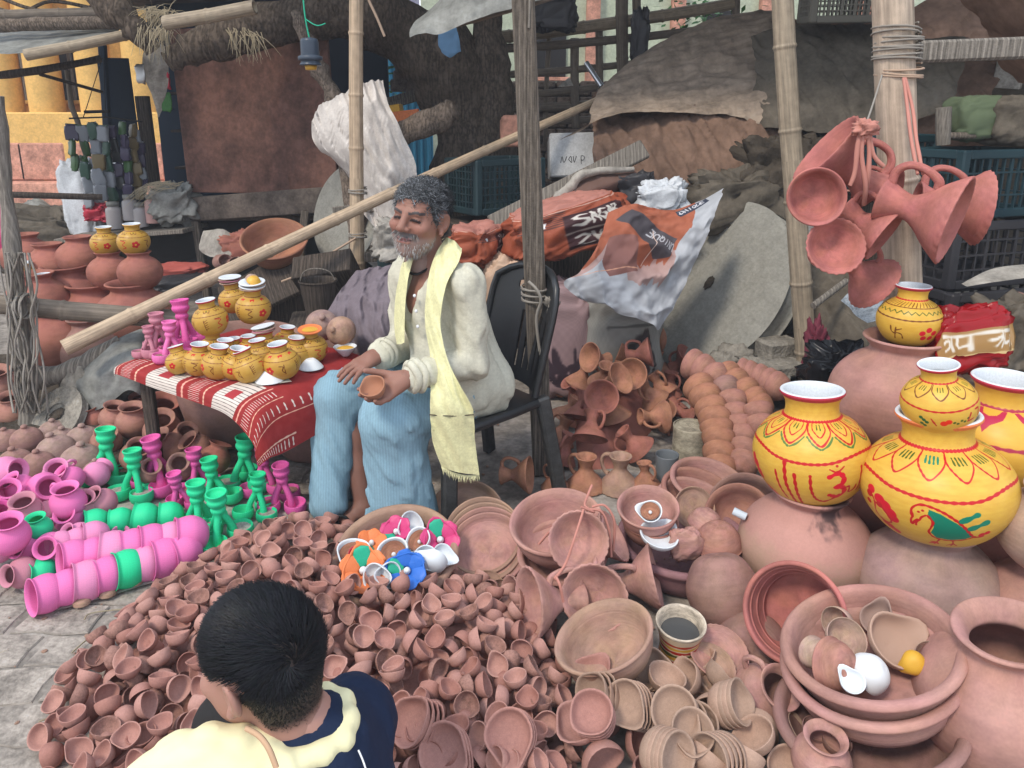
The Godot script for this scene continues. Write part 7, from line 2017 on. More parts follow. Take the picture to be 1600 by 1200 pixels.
func lamp_heaps() -> void:
	var dr := Drop.new(Vector2(-1.75, -2.6), Vector2(0.8, -0.85), 0.008)
	var ms := [lamp_mesh(0.0285, 0.0275, 0.14, 0.06), lamp_mesh(0.0275, 0.0265, 0.22, 0.10), lamp_mesh(0.0285, 0.029, 0.08, 0.03), lamp_mesh(0.0275, 0.026, 0.28, 0.08), lamp_mesh(0.0268, 0.027, 0.05, 0.12)]
	var ps := []
	for m in ms: ps.append(samples(m))
	var poly := outline([78, 1140, 105, 1066, 190, 990, 290, 905, 370, 862, 440, 835, 520, 828, 570, 860, 610, 905, 720, 920, 830, 940, 870, 1010, 890, 1060, 900, 1200, 900, 1330, 60, 1330])
	mound("lamp_heap_core", poly, 0.12, 0.14, 0.045, dr, M.lamp_c, "clay lamps packed in the core of the large heap")
	fill_heap(dr, ps, poly, 0.12, 0.14, 3000, func(): return any_turn(0.06), 0, 0.045, 4)
	spread_heap(dr, ms, [M.lamp_a, M.lamp_b, M.lamp_d, M.lamp_c, M.lamp_e], "clay_lamp", "one of the small plain terracotta lamps in the large heap", "oil lamp", "small clay lamps in the large heap", 0, 300)
	# larger lamps towards the front
	var mb := [lamp_mesh(0.050, 0.040, 0.22, 0.06, 26), lamp_mesh(0.053, 0.036, 0.3, 0.1, 26), lamp_mesh(0.047, 0.042, 0.16, 0.04, 26)]
	var pb := []
	for m in mb: pb.append(samples(m))
	var poly2 := outline([690, 1100, 860, 1060, 960, 1080, 1010, 1160, 1030, 1330, 690, 1330])
	mound("large_lamp_core", poly2, 0.075, 0.15, 0.05, dr, M.clay_dusk, "larger clay lamps packed below the front of the heap")
	fill_heap(dr, pb, poly2, 0.075, 0.15, 40, func(): return any_turn(0.35), 1, 0.04)
	spread_heap(dr, mb, [M.lamp_a, M.lamp_b], "large_clay_lamp", "one of the larger terracotta lamps at the front of the heap", "oil lamp", "larger clay lamps at the front", 1, 300)
	# pale lamps
	var poly3 := outline([850, 1110, 900, 1095, 985, 1080, 1050, 1050, 1090, 1045, 1160, 1085, 1230, 1150, 1235, 1330, 990, 1330, 960, 1180, 900, 1110])
	mound("pale_lamp_core", poly3, 0.075, 0.12, 0.05, dr, M.clay_buff, "pale clay lamps packed in the core of the pale heap")
	fill_heap(dr, pb, poly3, 0.075, 0.12, 80, func(): return any_turn(0.45), 2, 0.035)
	spread_heap(dr, mb, [M.lamp_pale, M.lamp_pale_b], "pale_clay_lamp", "one of the pale buff clay lamps in the heap by the basins", "oil lamp", "pale clay lamps by the basins", 2, 300)
	# nested handfuls on top
	var st := [[655, 1130, 0.14, Vector3(-0.5, 0.6, 0.5), 4, 0, "red"], [700, 1175, 0.12, Vector3(-0.3, 0.8, 0.6), 3, 1, "red"], [800, 1150, 0.13, Vector3(-0.2, 0.7, 0.7), 3, 1, "red"], [925, 1120, 0.12, Vector3(-0.1, 0.8, 0.5), 4, 2, "red"], [985, 1100, 0.11, Vector3(-0.5, 0.6, 0.6), 4, 0, "pale"], [1055, 1115, 0.12, Vector3(-0.2, 0.75, 0.6), 4, 1, "pale"], [1075, 1150, 0.11, Vector3(0.1, 0.85, 0.5), 3, 2, "pale"], [1135, 1100, 0.1, Vector3(0.7, 0.5, 0.4), 4, 0, "pale"], [1040, 1180, 0.12, Vector3(0.6, 0.4, 0.7), 5, 1, "pale"], [1120, 1178, 0.1, Vector3(-0.7, 0.4, 0.6), 5, 2, "pale"], [940, 1085, 0.1, Vector3(-0.8, 0.3, 0.5), 3, 1, "pale"], [1010, 1045, 0.06, Vector3(0.2, 0.6, 0.7), 3, 0, "pale"]]
	for s in st:
		var ax: Vector3 = (s[3] as Vector3).normalized()
		var m: ArrayMesh = mb[s[5]]
		var g := G(s[0], s[1], s[2])
		var sp := rng.randf() * TAU
		for i in s[4]:
			solo("pale_clay_lamp" if s[6] == "pale" else "large_clay_lamp", m, (M.lamp_pale if i % 2 else M.lamp_pale_b) if s[6] == "pale" else (M.lamp_b if i % 2 else M.lamp_a), ("one of the pale buff clay lamps nested in handfuls on their heap" if s[6] == "pale" else "one of the larger terracotta lamps nested in handfuls on the heap"), "oil lamp", Transform3D(basis_to(ax + Vector3(0.05, 0, 0.03) * i, sp), g - ax * 0.0125 * i), "nested pale lamps" if s[6] == "pale" else "nested larger lamps")

# ---------- wares in the middle ----------
func middle_wares() -> void:
	# bell cups heaped against the post
	var gs: ArrayMesh = meshes.goblet_small
	var dr := Drop.new(Vector2(-0.1, -3.8), Vector2(1.1, -2.1), 0.012)
	var protos := []
	var hand := samples(meshes.goblet_handle, 0.145)
	var gv := samples(gs, 0.145)
	gv.append_array(hand)
	protos.append(gv)
	var poly := outline([868, 745, 905, 752, 1010, 745, 1030, 700, 1062, 660, 1062, 600, 1000, 580, 900, 590, 868, 640])
	mound("bell_cup_core", poly, 0.40, 0.26, 0.12, dr, M.clay_red, "bell cups packed in the core of their heap")
	fill_heap(dr, protos, poly, 0.40, 0.26, 120, func():
		var down := Vector3(rng.randfn(0, 0.4), -1.0, rng.randfn(0, 0.4))
		if rng.randf() < 0.14: down = Vector3(rng.randf_range(-1, 1), rng.randf_range(-0.3, 0.5), rng.randf_range(-0.3, 1))
		return basis_to(down, rng.randf() * TAU), 0, 0.09, 3)
	var n := 0
	for q in dr.placed:
		var x: Transform3D = q[1]
		var o := solo("bell_cup", gs, M.clay_orange if n % 3 else M.clay_red, "one of the small handled bell cups heaped beside the wooden post", "bell cup", Transform3D(x.basis * Basis.from_scale(Vector3.ONE * 0.145), x.origin), "bell cups heaped beside the post")
		part("handle", meshes.goblet_handle, o.material_override, o)
		n += 1
	var row := [[915, 768, 64, "bell cup standing first in the front row of the heap"], [968, 770, 68, "widest bell cup standing in the front row of the heap"], [868, 770, 46, "bell cup standing beside the black chair leg"]]
	for r in row:
		var g := G(r[0], r[1] - 8, 0.0)
		var w := S(g, r[2])
		var o := solo("bell_cup", kinds.goblet[0], M.clay_buff if r[0] > 950 else M.clay_orange, r[3], "bell cup", Transform3D(basis_to(Vector3(0, -1, 0), 0.6) * Basis.from_scale(Vector3.ONE * w), g + Vector3(0, 0.805 * w, 0)))
		part("handle", meshes.goblet_handle, o.material_override, o)
	pq("goblet", 808, 742, 2.52, 58, Vector3(0.85, 0.1, 0.2), M.clay_orange, "orange bell cup lying under the black chair", "bell cup", "bell_cup", "", 1.0)
	pq("goblet", 1008, 742, 2.58, 46, Vector3(0.1, -1, 0.1), M.clay_orange, "orange clay cup just behind the steel tumbler", "bell cup", "bell_cup", "", 2.0)
	# leaning stacks of nested bowls
	var st := [[[[1096, 610, 2.95], [1112, 640, 2.82], [1120, 668, 2.72], [1123, 695, 2.66], [1125, 735, 2.55]], 8, 52, "first"], [[[1088, 572, 3.15], [1118, 590, 3.05], [1142, 625, 2.88], [1150, 660, 2.76], [1160, 690, 2.68], [1160, 728, 2.56]], 10, 50, "second"], [[[1140, 590, 3.05], [1168, 615, 2.92], [1190, 640, 2.82]], 5, 48, "third"], [[[1165, 585, 3.1], [1192, 594, 3.05], [1218, 606, 2.98]], 5, 48, "fourth"], [[[1185, 648, 2.75], [1188, 668, 2.7]], 2, 48, "fifth"]]
	for s in st:
		var l := []
		for q in s[0]: l.append(Q(q[0], q[1], q[2]))
		for i in s[1]:
			var t: float = float(i) / (s[1] - 1) * (l.size() - 1)
			var p: Vector3 = crom(l, t)
			var ax: Vector3 = (crom(l, maxf(t - 0.15, 0.0)) - crom(l, minf(t + 0.15, l.size() - 1.0)))
			pot("cup", p, S(p, s[2]), ax.normalized() + Vector3(rng.randfn(0, 0.06), 0, rng.randfn(0, 0.06)), M.clay_dusk if (s[3] == "second" and i == 3) else M.clay_orange if s[3] in ["first", "third"] else M.clay, "nested clay cup in the %s leaning stack beside the bell cups" % s[3], "clay cup", "nested_cup", "nested cups in the %s leaning stack" % s[3])
	var tin := G(1076, 730, 0.0)
	var tn := thing("tin_can", "dented paint splashed tin standing upside down by the cup stacks", "tin", tin)
	var tw := S(tin, 56)
	part("body", lathe(prof([0.46, 0.0, 0.5, 0.02, 0.49, 0.1, 0.48, 0.9, 0.5, 1.22, 0.49, 1.26, 0.46, 1.26, 0.45, 1.22, 0, 1.2], 2), 32, 0, 0, 0, 0.012), mat(L(0.46, 0.42, 0.33), 0.55, M.canvas.albedo_texture, M.canvas.heightmap_texture, 0.2), tn, Transform3D(Basis.from_scale(Vector3.ONE * tw), Vector3.ZERO))
	for i in 14:
		var a := -2.2 + i * 0.3
		part("paint_crust", rock(Vector3(0.013, 0.010, 0.013), 0.7, i), M.chalk, tn, Transform3D(Basis.IDENTITY, Vector3(cos(a + PI) * tw * 0.52, 0.006, -sin(a) * tw * 0.5)))
	var tg := G(1040, 758, 0.0)
	var tr := S(tg, 36)
	var tm := thing("steel_tumbler", "grey steel tumbler standing on the ground before the tin", "tumbler", tg)
	part("cup", lathe(prof([0, 0, 0.36, 0, 0.38, 0.03, 0.44, 0.7, 0.5, 1.42, 0.49, 1.43, 0.47, 1.40, 0.40, 0.7, 0.34, 0.08, 0, 0.06], 2), 36), mat(L(0.16, 0.175, 0.19), 0.38), tm, Transform3D(Basis.from_scale(Vector3.ONE * tr), Vector3.ZERO))
	solo("foil_scrap", sack(Vector3(0.018, 0.004, 0.01), 0.6, 3.3, 12, 8), M.chalk, "little white scrap on the ground by the tumbler", "scrap", Transform3D(Basis.IDENTITY, G(1022, 770, 0.004)))
	# bowl of painted lamps
	pq("bowl", 620, 880, 2.0, 196, Vector3(-0.08, 0.93, 0.32), M.clay_buff, "wide clay bowl full of brightly painted lamps", "bowl", "clay_bowl", "", 0.5)
	var pl := [[615, 866, 0, 42, Vector3(-0.1, 0.8, 0.6), "white rimmed clay lamp in the middle of the wide bowl"], [655, 846, 0, 36, Vector3(-0.35, 0.8, 0.5), "white rimmed lamp tipped in the bowl beside the magenta one"], [552, 866, 0, 44, Vector3(0.05, 0.95, 0.2), "white rimmed lamp at the outer side of the wide bowl"], [636, 892, 1, 46, Vector3(0.1, 0.7, 0.7), "blue flower lamp with green petals in the bowl"], [568, 892, 2, 54, Vector3(0.1, 0.7, 0.7), "large orange flower lamp with a green leaf in the bowl"], [688, 844, 3, 46, Vector3(0.1, 0.7, 0.7), "magenta flower lamp with a green leaf in the bowl"], [675, 880, 4, 40, Vector3(0.2, 0.3, -0.8), "white lamp lying upside down in the bowl"], [640, 822, 4, 36, Vector3(0.5, 0.6, 0.5), "white cup standing at the back of the bowl"], [620, 832, 3, 38, Vector3(-0.2, 0.8, 0.5), "crimson lamp with green leaves at the back of the bowl"], [590, 902, 4, 38, Vector3(-0.3, 0.4, 0.8), "greyish white lamp at the front of the bowl"], [606, 898, 4, 34, Vector3(0.5, 0.4, 0.7), "grey lined lamp beside the blue flower lamp"], [580, 850, 2, 36, Vector3(0.2, 0.9, 0.3), "small orange lamp behind the large orange flower"], [664, 874, 4, 34, Vector3(0.3, 0.7, 0.5), "white lamp half under the blue flower lamp"], [692, 870, 4, 32, Vector3(0.4, 0.7, 0.3), "pale lamp at the inner wall of the bowl"], [560, 880, 5, 34, Vector3(0.2, 0.8, 0.4), "purple edged lamp under the white rimmed one"]]
	var lm := lamp_mesh(1.0, 0.75, 0.3, 0.08, 28)
	for q in pl:
		var p := G(q[0], q[1], 0.135)
		painted_lamp(p, S(p, q[3]) * 0.6, q[4], q[2], q[5], lm)
	# plates and bowls
	var plates := [[728, 812, 2.36, 124, "plain clay plate at the back of the leaning plates"], [764, 866, 2.03, 128, "lowest plate of the front leaning stack"], [762, 856, 2.05, 126, "third plate of the front leaning stack"], [759, 848, 2.07, 124, "second plate of the front leaning stack"], [755, 838, 2.09, 122, "top plate of the front leaning stack, dusty inside"]]
	for q in plates: pq("plate", q[0], q[1], q[2], q[3], Vector3(-0.12, 0.72, 0.66), M.clay_buff if q[0] < 760 else M.clay_pink, q[4], "plate", "clay_plate", "", 0.3)
	pq("bowl", 880, 872, 1.98, 140, Vector3(-0.1, 0.95, 0.2), M.clay_pink, "clay bowl under the large tilted one", "bowl", "clay_bowl")
	pq("deep_bowl", 872, 836, 2.0, 146, Vector3(-0.12, 0.95, 0.22), M.clay_pink, "large clay bowl tilted on another behind the tied cups", "bowl", "clay_bowl")
	# cups tied in a bunch
	var tc := [[905, 842, 1.84, 92, Vector3(-0.12, 0.42, 0.9), "scalloped cup on top of the tied bunch, facing us"], [862, 940, 1.72, 112, Vector3(-0.9, 0.12, 0.32), "cup of the tied bunch lying sideways, handle up"], [936, 924, 1.74, 104, Vector3(-0.3, 0.3, 0.9), "cup of the tied bunch with its dark mouth facing us"], [990, 908, 1.86, 100, Vector3(0.85, 0.25, 0.1), "cup of the tied bunch turned away behind the dark mouth"], [822, 940, 1.82, 80, Vector3(-0.8, 0.2, 0.3), "cup of the tied bunch mostly hidden behind the sideways one"], [935, 850, 1.95, 84, Vector3(0.7, 0.5, 0.1), "ribbed cup behind the top of the tied bunch"]]
	var k := 0
	for q in tc:
		k += 1
		pq("goblet", q[0], q[1], q[2], q[3], q[4], M.clay_pink, q[5], "bell cup", "bell_cup", "", 0.8 * k)
	var tw2 := thing("twine", "reddish twine tying the bunch of bell cups together", "string")
	for l in [[[925, 758, 1.95], [918, 775, 1.92], [914, 790, 1.88], [928, 800, 1.86], [908, 792, 1.85]], [[912, 796, 1.82], [898, 840, 1.76], [884, 880, 1.74], [866, 905, 1.7]], [[918, 796, 1.86], [940, 800, 1.86], [952, 830, 1.85], [955, 870, 1.84]], [[905, 798, 1.86], [870, 820, 1.88], [842, 850, 1.9]], [[925, 792, 1.87], [945, 790, 1.87], [960, 815, 1.86], [958, 860, 1.86]], [[880, 940, 1.66], [875, 915, 1.66], [868, 900, 1.68]], [[930, 985, 1.72], [936, 1000, 1.71], [930, 1012, 1.7]]]:
		part("strand", tube(smooth_line(l.map(func(q): return Q(q[0], q[1], q[2])), 5), 0.0038, 6, 0.2), M.rope_pink, tw2)
	for q in [[700, 922, 1.96, 44, Vector3(0.8, 0.3, 0.5), "buff clay lamp lying beside the painted lamp bowl"], [726, 922, 1.95, 44, Vector3(0.8, 0.3, 0.5), "second buff clay lamp in the row by the painted lamp bowl"], [762, 915, 1.95, 46, Vector3(0.2, 1, 0.3), "small buff clay cup upright below the leaning plates"], [712, 930, 1.92, 40, Vector3(0.7, 0.3, 0.6), "third buff clay lamp in the row by the painted lamp bowl"], [685, 935, 1.92, 40, Vector3(0.7, 0.3, 0.6), "fourth buff clay lamp in the row by the painted lamp bowl"], [740, 938, 1.9, 42, Vector3(-0.3, 0.7, 0.6), "buff clay lamp tipped under the tied cups"], [782, 928, 1.9, 42, Vector3(0.3, 0.8, 0.5), "clay lamp leaning near the tied cups"]]:
		pq("cup", q[0], q[1], q[2], q[3], q[4], M.clay_buff, q[5], "oil lamp", "clay_cup", "", 0.0, 0.8)

func painted_lamp(p: Vector3, r: float, axis: Vector3, k: int, label: String, lm: ArrayMesh) -> void:
	var o := thing("painted_lamp", label, "painted lamp", p)
	o.basis = basis_to(axis, rng.randf() * TAU) * Basis.from_scale(Vector3.ONE * r)
	var ms: Material = [M.white_paint, M.blue_paint, M.orange_paint, M.magenta_paint, M.white_paint, M.red_paint][k]
	part("shell", lm, ms, o, Transform3D(Basis.IDENTITY, Vector3(0, -0.4, 0)))
	if k == 0:
		part("clay_inside", lathe(prof([0, -0.22, 0.5, -0.1, 0.72, 0.1, 0.8, 0.2], 3), 24), M.clay_orange, o)
		part("knob", lathe(prof([0, -0.12, 0.15, -0.12, 0.12, 0.05, 0, 0.1], 2), 14), M.chalk, o)
	elif k <= 3:
		for i in 6:
			var b := Basis(Vector3.UP, i * TAU / 6.0)
			part("petal", sack(Vector3(0.5, 0.09, 0.46), 0.25, i, 16, 10, 0.8), ms if i % 3 else (M.leaf_paint if i == 0 else ms), o, Transform3D(b * Basis(Vector3(0, 0, 1), 0.45), b * Vector3(0.66, 0.16, 0)))
		part("centre", lathe(prof([0, 0, 0.2, 0, 0.15, 0.3, 0, 0.34], 2), 14), M.chalk, o, Transform3D(Basis.IDENTITY, Vector3(0, 0.0, 0)))

# ---------- wares on the near side ----------
func right_wares() -> void:
	# large water pots with painted pots on top
	var g := G(1250, 924, 0.0)
	var w := S(G(1250, 880, 0.15), 208)
	stand("matka", g, w, M.clay_soot, "big round water pot with a sooty patch under the lettered yellow pot", Vector3(0, 1, 0), -0.6, 1.0, "water_pot", "water pot")
	painted(g + Vector3(0, w * 0.845, 0), S(g + Vector3(0, 0.5, 0), 176), tex_om(), "large yellow painted pot with red strokes and a curled sign", Vector3(-0.05, 1, -0.08), 0.0, 1.06)
	var g2 := G(1436, 985, 0.0)
	var w2 := S(G(1436, 930, 0.15), 216)
	stand("matka", g2, w2, M.clay_grey, "big greyish water pot under the yellow pot with the green bird", Vector3(0, 1, 0), 2.0, 1.0, "water_pot", "water pot")
	var wy := S(g2 + Vector3(0, 0.5, 0), 222)
	painted(g2 + Vector3(0, w2 * 0.845, 0), wy, tex_bird(), "large yellow painted pot with a green bird", Vector3(-0.07, 1, -0.07), 0.0, 0.95, M.orange_paint)
	var ws := S(g2 + Vector3(0, 0.75, 0), 110)
	painted(g2 + Vector3(-0.03, w2 * 0.845 + wy * 0.80, 0), ws, tex_small(41, false), "small yellow painted pot set in the mouth of the bird pot", Vector3(-0.16, 1, 0.02), 0.1, 1.05)
	var g3 := Q(1392, 640, 2.2)
	g3.y = 0.0
	var w3 := S(g3 + Vector3(0, 0.2, 0), 205)
	stand("matka", g3, w3, M.clay_red, "dark red water pot low behind the two big painted stacks", Vector3.UP, 0.0, 1.0, "water_pot", "water pot")
	stand("matka", g3 + Vector3(0.012, w3 * 0.845, 0), w3 * 0.95, M.clay_pink, "pinkish water pot stacked behind the bird pot", Vector3.UP, 1.0, 1.0, "water_pot", "water pot")
	var hh := w3 * 0.845 + w3 * 0.95 * 0.845
	painted(g3 + Vector3(0.02, hh, 0), S(g3 + Vector3(0, hh, 0), 94), tex_small(42, true), "small yellow painted pot with zigzag band on the rearmost stack", Vector3(0, 1, 0), 0.0, 1.05)
	var g4 := Q(1566, 700, 1.97)
	g4.y = 0.0
	var w4 := S(g4 + Vector3(0, 0.3, 0), 215)
	stand("matka", g4, w4, M.clay_red, "red brown water pot at the frame edge under a yellow pot", Vector3.UP, 0.0, 1.05, "water_pot", "water pot")
	painted(g4 + Vector3(-0.02, w4 * 0.885, 0), S(g4 + Vector3(0, 0.5, 0), 178), tex_lotus(), "yellow painted pot with pink lotus petals, cut by the frame", Vector3.UP, 0.3, 1.04)
	var g5 := Q(1640, 940, 1.66)
	g5.y = 0.0
	var w5 := S(g5 + Vector3(0, 0.2, 0), 205)
	stand("matka", g5, w5, M.clay_pink, "pink clay water pot cut by the frame below the pale one", Vector3.UP, 0.0, 1.0, "water_pot", "water pot")
	stand("matka", g5 + Vector3(-0.02, w5 * 0.845, 0), S(g5 + Vector3(0, 0.45, 0), 160), M.clay_pale, "pale sandy water pot at the frame edge", Vector3(-0.1, 1, 0.05), 0.0, 1.0, "water_pot", "water pot")
	var g6 := G(1570, 1185, 0.0)
	var w6 := S(g6 + Vector3(0, 0.15, 0), 262)
	stand("matka", g6, w6, M.clay_pink, "nearest big round water pot, plain pink clay, mouth open", Vector3(-0.16, 1, 0.03), 0.0, 1.06, "water_pot", "water pot")
	# basins
	pq("bowl", 1358, 1140, 1.36, 276, Vector3(-0.2, 1, -0.05), M.clay_dusk, "lowest and widest clay basin of the stack, a few cups inside", "basin", "clay_basin")
	pq("bowl", 1362, 1062, 1.43, 262, Vector3(-0.24, 1, -0.03), M.clay_pink, "middle clay basin of the stack", "basin", "clay_basin", "", 0.6)
	pq("bowl", 1364, 1028, 1.45, 266, Vector3(-0.28, 1.0, -0.02), M.clay_pink, "topmost clay basin holding assorted lamps", "basin", "clay_basin", "", 1.6)
	var ins := [["cup", 1366, 1050, 62, Vector3(-0.45, -0.5, -0.3), "chalk", "white painted cup bottom up in the top basin"], ["cup", 1318, 1000, 62, Vector3(0.05, 0.8, 0.6), "clay_pale", "round pale cup facing up in the top basin"], ["cup", 1276, 1022, 50, Vector3(-0.3, -0.3, -0.8), "clay_pale", "pale cup lying bottom up in the top basin"], ["cup", 1312, 972, 50, Vector3(-0.7, 0.2, 0.5), "clay_pale", "pale cup lying on its side at the back of the top basin"], ["deep_bowl", 1312, 1042, 84, Vector3(-0.45, -0.35, -0.7), "clay", "clay bowl bottom up leaning at the front of the top basin"], ["cup", 1452, 1028, 46, Vector3(-0.2, 0.75, 0.6), "clay_pale", "small ring mouthed cup at the inner wall of the top basin"], ["cup", 1396, 975, 44, Vector3(0.1, 0.5, -0.7), "clay_pink", "pinkish cup behind the big pointed lamp"], ["cup", 1274, 1144, 44, Vector3(0.1, 0.9, 0.2), "clay_dusk", "small cup in the lowest basin"], ["cup", 1304, 1160, 46, Vector3(0.2, 0.9, 0.3), "clay_dusk", "small cup in the lowest basin nearest us"]]
	for q in ins:
		var lvl := 0.07 if q[2] > 1100 else Q(1364, 1028, 1.45).y + 0.015
		var p := G(q[1], q[2], lvl)
		pot(q[0], p, S(p, q[3]), q[4], M[q[5]], q[6], "clay cup", "clay_cup")
	var big := lamp_mesh(1.0, 0.8, 0.35, 0.08, 30)
	for q in [[1394, 1004, 88, Vector3(0.15, 0.8, 0.55), M.lamp_pale, "large pale pointed lamp lying across the top basin", 0.5], [1330, 1066, 40, Vector3(-0.1, 0.9, 0.5), M.white_paint, "small white rimmed lamp at the front of the top basin", 2.0], [1428, 1038, 38, Vector3(0.3, -0.3, -0.6), M.yellow_plain, "yellow painted lamp tucked beside the white cup", 0.2], [1374, 968, 52, Vector3(-0.6, 0.5, 0.4), M.clay_grey, "grey cup on its side at the back of the top basin", 0.4]]:
		var p := G(q[0], q[1], Q(1364, 1028, 1.45).y + 0.02)
		var b := basis_to(q[3], q[6]) * Basis.from_scale(Vector3.ONE * S(p, q[2]) * 0.5)
		solo("loose_lamp", big, q[4], q[5], "oil lamp", Transform3D(b, p - b.y * 0.4))
	# ribbed pot, bulb vase, jug, striped pot, dishes
	pq("ribbed", 1248, 956, 1.66, 150, Vector3(-0.5, 0.5, 0.75), M.clay_rose, "deep ribbed reddish pot tipped towards us", "pot", "ribbed_pot")
	pq("pot", 1130, 928, 1.84, 112, Vector3(0.12, -0.9, 0.4), M.clay_dusk, "round bellied jar lying neck down behind the striped cup", "jar", "clay_jar", "", 0.0, 1.15)
	pq("pot", 1175, 1010, 1.72, 110, Vector3(0.2, -0.3, -0.6), M.clay_dusk, "brown jar beneath the neck of the upturned one", "jar", "clay_jar", "", 0.0, 1.0)
	var jug := pq("pot", 1194, 1085, 1.5, 92, Vector3(0.25, 0.75, 0.55), M.clay_pink, "small handled clay jug leaning beside the basins", "jug", "clay_jug", "", 2.4, 1.1)
	part("handle", meshes.handle, M.clay_pink, jug)
	pq("pot", 1284, 1185, 1.28, 90, Vector3(0, 1, 0.1), M.clay_pink, "clay pot lip rising at the bottom frame edge", "pot", "clay_pot", "", 0.0, 1.0)
	var im := Image.create(128, 256, false, Image.FORMAT_RGB8)
	im.fill(Color(0.86, 0.78, 0.66))
	var pn := Pen.new(im)
	for q in [[40, Color(0.75, 0.25, 0.15)], [60, Color(0.85, 0.65, 0.2)], [78, Color(0.7, 0.15, 0.12)], [96, Color(0.35, 0.35, 0.15)], [110, Color(0.82, 0.6, 0.2)], [128, Color(0.7, 0.18, 0.12)], [150, Color(0.85, 0.65, 0.25)], [172, Color(0.72, 0.2, 0.12)], [200, Color(0.8, 0.55, 0.2)], [230, Color(0.7, 0.2, 0.12)]]:
		pn.line([0, q[0], 128, q[0]], 12, q[1])
	var sp := G(1058, 1030, 0.0)
	var sw := S(sp + Vector3(0, 0.08, 0), 78)
	var sc := thing("striped_cup", "red and yellow striped cup full of grey water", "cup", sp)
	sc.basis = basis_to(Vector3(0.0, 1, 0.12)) * Basis.from_scale(Vector3.ONE * sw)
	part("body", lathe(prof([0, 0, 0.36, 0, 0.4, 0.06, 0.38, 0.3, 0.4, 0.6, 0.47, 0.86, 0.49, 0.92], 3), 40), mat(Color.WHITE, 0.5, tex(im)), sc)
	part("lip", lathe(prof([0.49, 0.918, 0.5, 0.95, 0.49, 0.975, 0.46, 0.97, 0.42, 0.9, 0.36, 0.6, 0.33, 0.3], 3), 40), mat(L(0.66, 0.58, 0.48), 0.5, M.canvas.albedo_texture), sc)
	part("water", lathe(prof([0, 0.72, 0.385, 0.72], 1), 32), mat(L(0.07, 0.07, 0.07), 0.12), sc)
	pq("saucer", 1122, 1022, 1.62, 92, Vector3(0.05, 0.92, 0.35), M.clay_pink, "scalloped clay saucer lying beside the striped cup", "saucer", "clay_saucer")
	pq("saucer", 1104, 1048, 1.58, 88, Vector3(-0.05, 0.95, 0.3), M.clay_buff, "buff saucer under the scalloped one", "saucer", "clay_saucer")
	pq("deep_bowl", 952, 1016, 1.56, 160, Vector3(-0.36, 0.93, 0.02), M.clay_buff, "wide buff clay bowl tilted beside the striped cup", "bowl", "clay_bowl", "", 0.0, 0.9)
	pq("cup", 985, 1050, 1.6, 60, Vector3(0.3, 0.4, -0.6), M.clay_pale, "pale cup lying against the tilted bowl", "clay cup", "clay_cup")
	# purple basin and its load
	pq("bowl", 1066, 862, 2.07, 202, Vector3(0, 1, 0.04), M.clay_plum, "dark plum clay basin loaded with bowls", "basin", "clay_basin", "", 0.3, 1.05)
	var pb := [["deep_bowl", 1014, 826, 2.06, 88, Vector3(0.02, 0.97, 0.15), "clay", "clay bowl under the top one in the plum basin"], ["deep_bowl", 1012, 806, 2.05, 96, Vector3(-0.05, 0.95, 0.25), "clay_pink", "clay bowl holding a yellow lamp on the plum basin"], ["plate", 1084, 794, 2.16, 66, Vector3(0.1, 0.5, 0.85), "clay_buff", "small plate standing on edge in the plum basin"], ["deep_bowl", 1122, 838, 1.98, 76, Vector3(0.1, -0.95, -0.1), "clay", "clay bowl bottom up in the plum basin"], ["cup", 1104, 812, 2.05, 54, Vector3(-0.3, -0.85, 0.0), "clay_pink", "clay cup bottom up behind the upturned bowl"], ["deep_bowl", 1166, 800, 2.16, 112, Vector3(-0.35, 0.72, 0.6), "clay_dusk", "wide clay bowl leaning behind the plum basin"], ["deep_bowl", 1156, 812, 2.12, 104, Vector3(-0.35, 0.72, 0.6), "clay", "clay bowl nested beneath the wide leaning one"], ["bowl", 1104, 762, 2.42, 118, Vector3(0.1, 1, 0.2), "clay_pink", "top bowl of the stack behind the plum basin"], ["bowl", 1088, 776, 2.38, 112, Vector3(0.1, 1, 0.2), "clay", "middle bowl of the stack behind the plum basin"], ["bowl", 1080, 792, 2.34, 112, Vector3(0.1, 1, 0.2), "clay_pink", "lowest bowl of the stack behind the plum basin"]]
	for q in pb: pq(q[0], q[1], q[2], q[3], q[4], q[5], M[q[6]], q[7], "bowl", "clay_bowl")
	var lm := lamp_mesh(1.0, 0.6, 0.3, 0.05, 28)
	for q in [[1016, 800, 2.0, 38, Vector3(-0.2, 0.8, 0.5), 0, "small lamp filled with yellow in the topmost clay bowl"], [1030, 838, 1.96, 62, Vector3(0.1, 0.95, 0.2), 4, "white red edged lamp under the clay bowls of the plum basin"]]:
		var p := Q(q[0], q[1], q[2])
		painted_lamp(p, S(p, q[3]) * 0.5, q[4], q[5], q[6], lm)
	solo("clay_shard", rock(Vector3(0.05, 0.05, 0.03), 0.3, 51), M.clay_pink, "lump of raw clay in the plum basin", "clay lump", Transform3D(Basis.IDENTITY, Q(1072, 850, 1.96)))
	solo("glass_vial", tube([Q(1146, 798, 2.0), Q(1166, 808, 1.98)], 0.012, 12), mat(L(0.5, 0.55, 0.6), 0.12), "small clear glass vial in the leaning bowl", "vial")


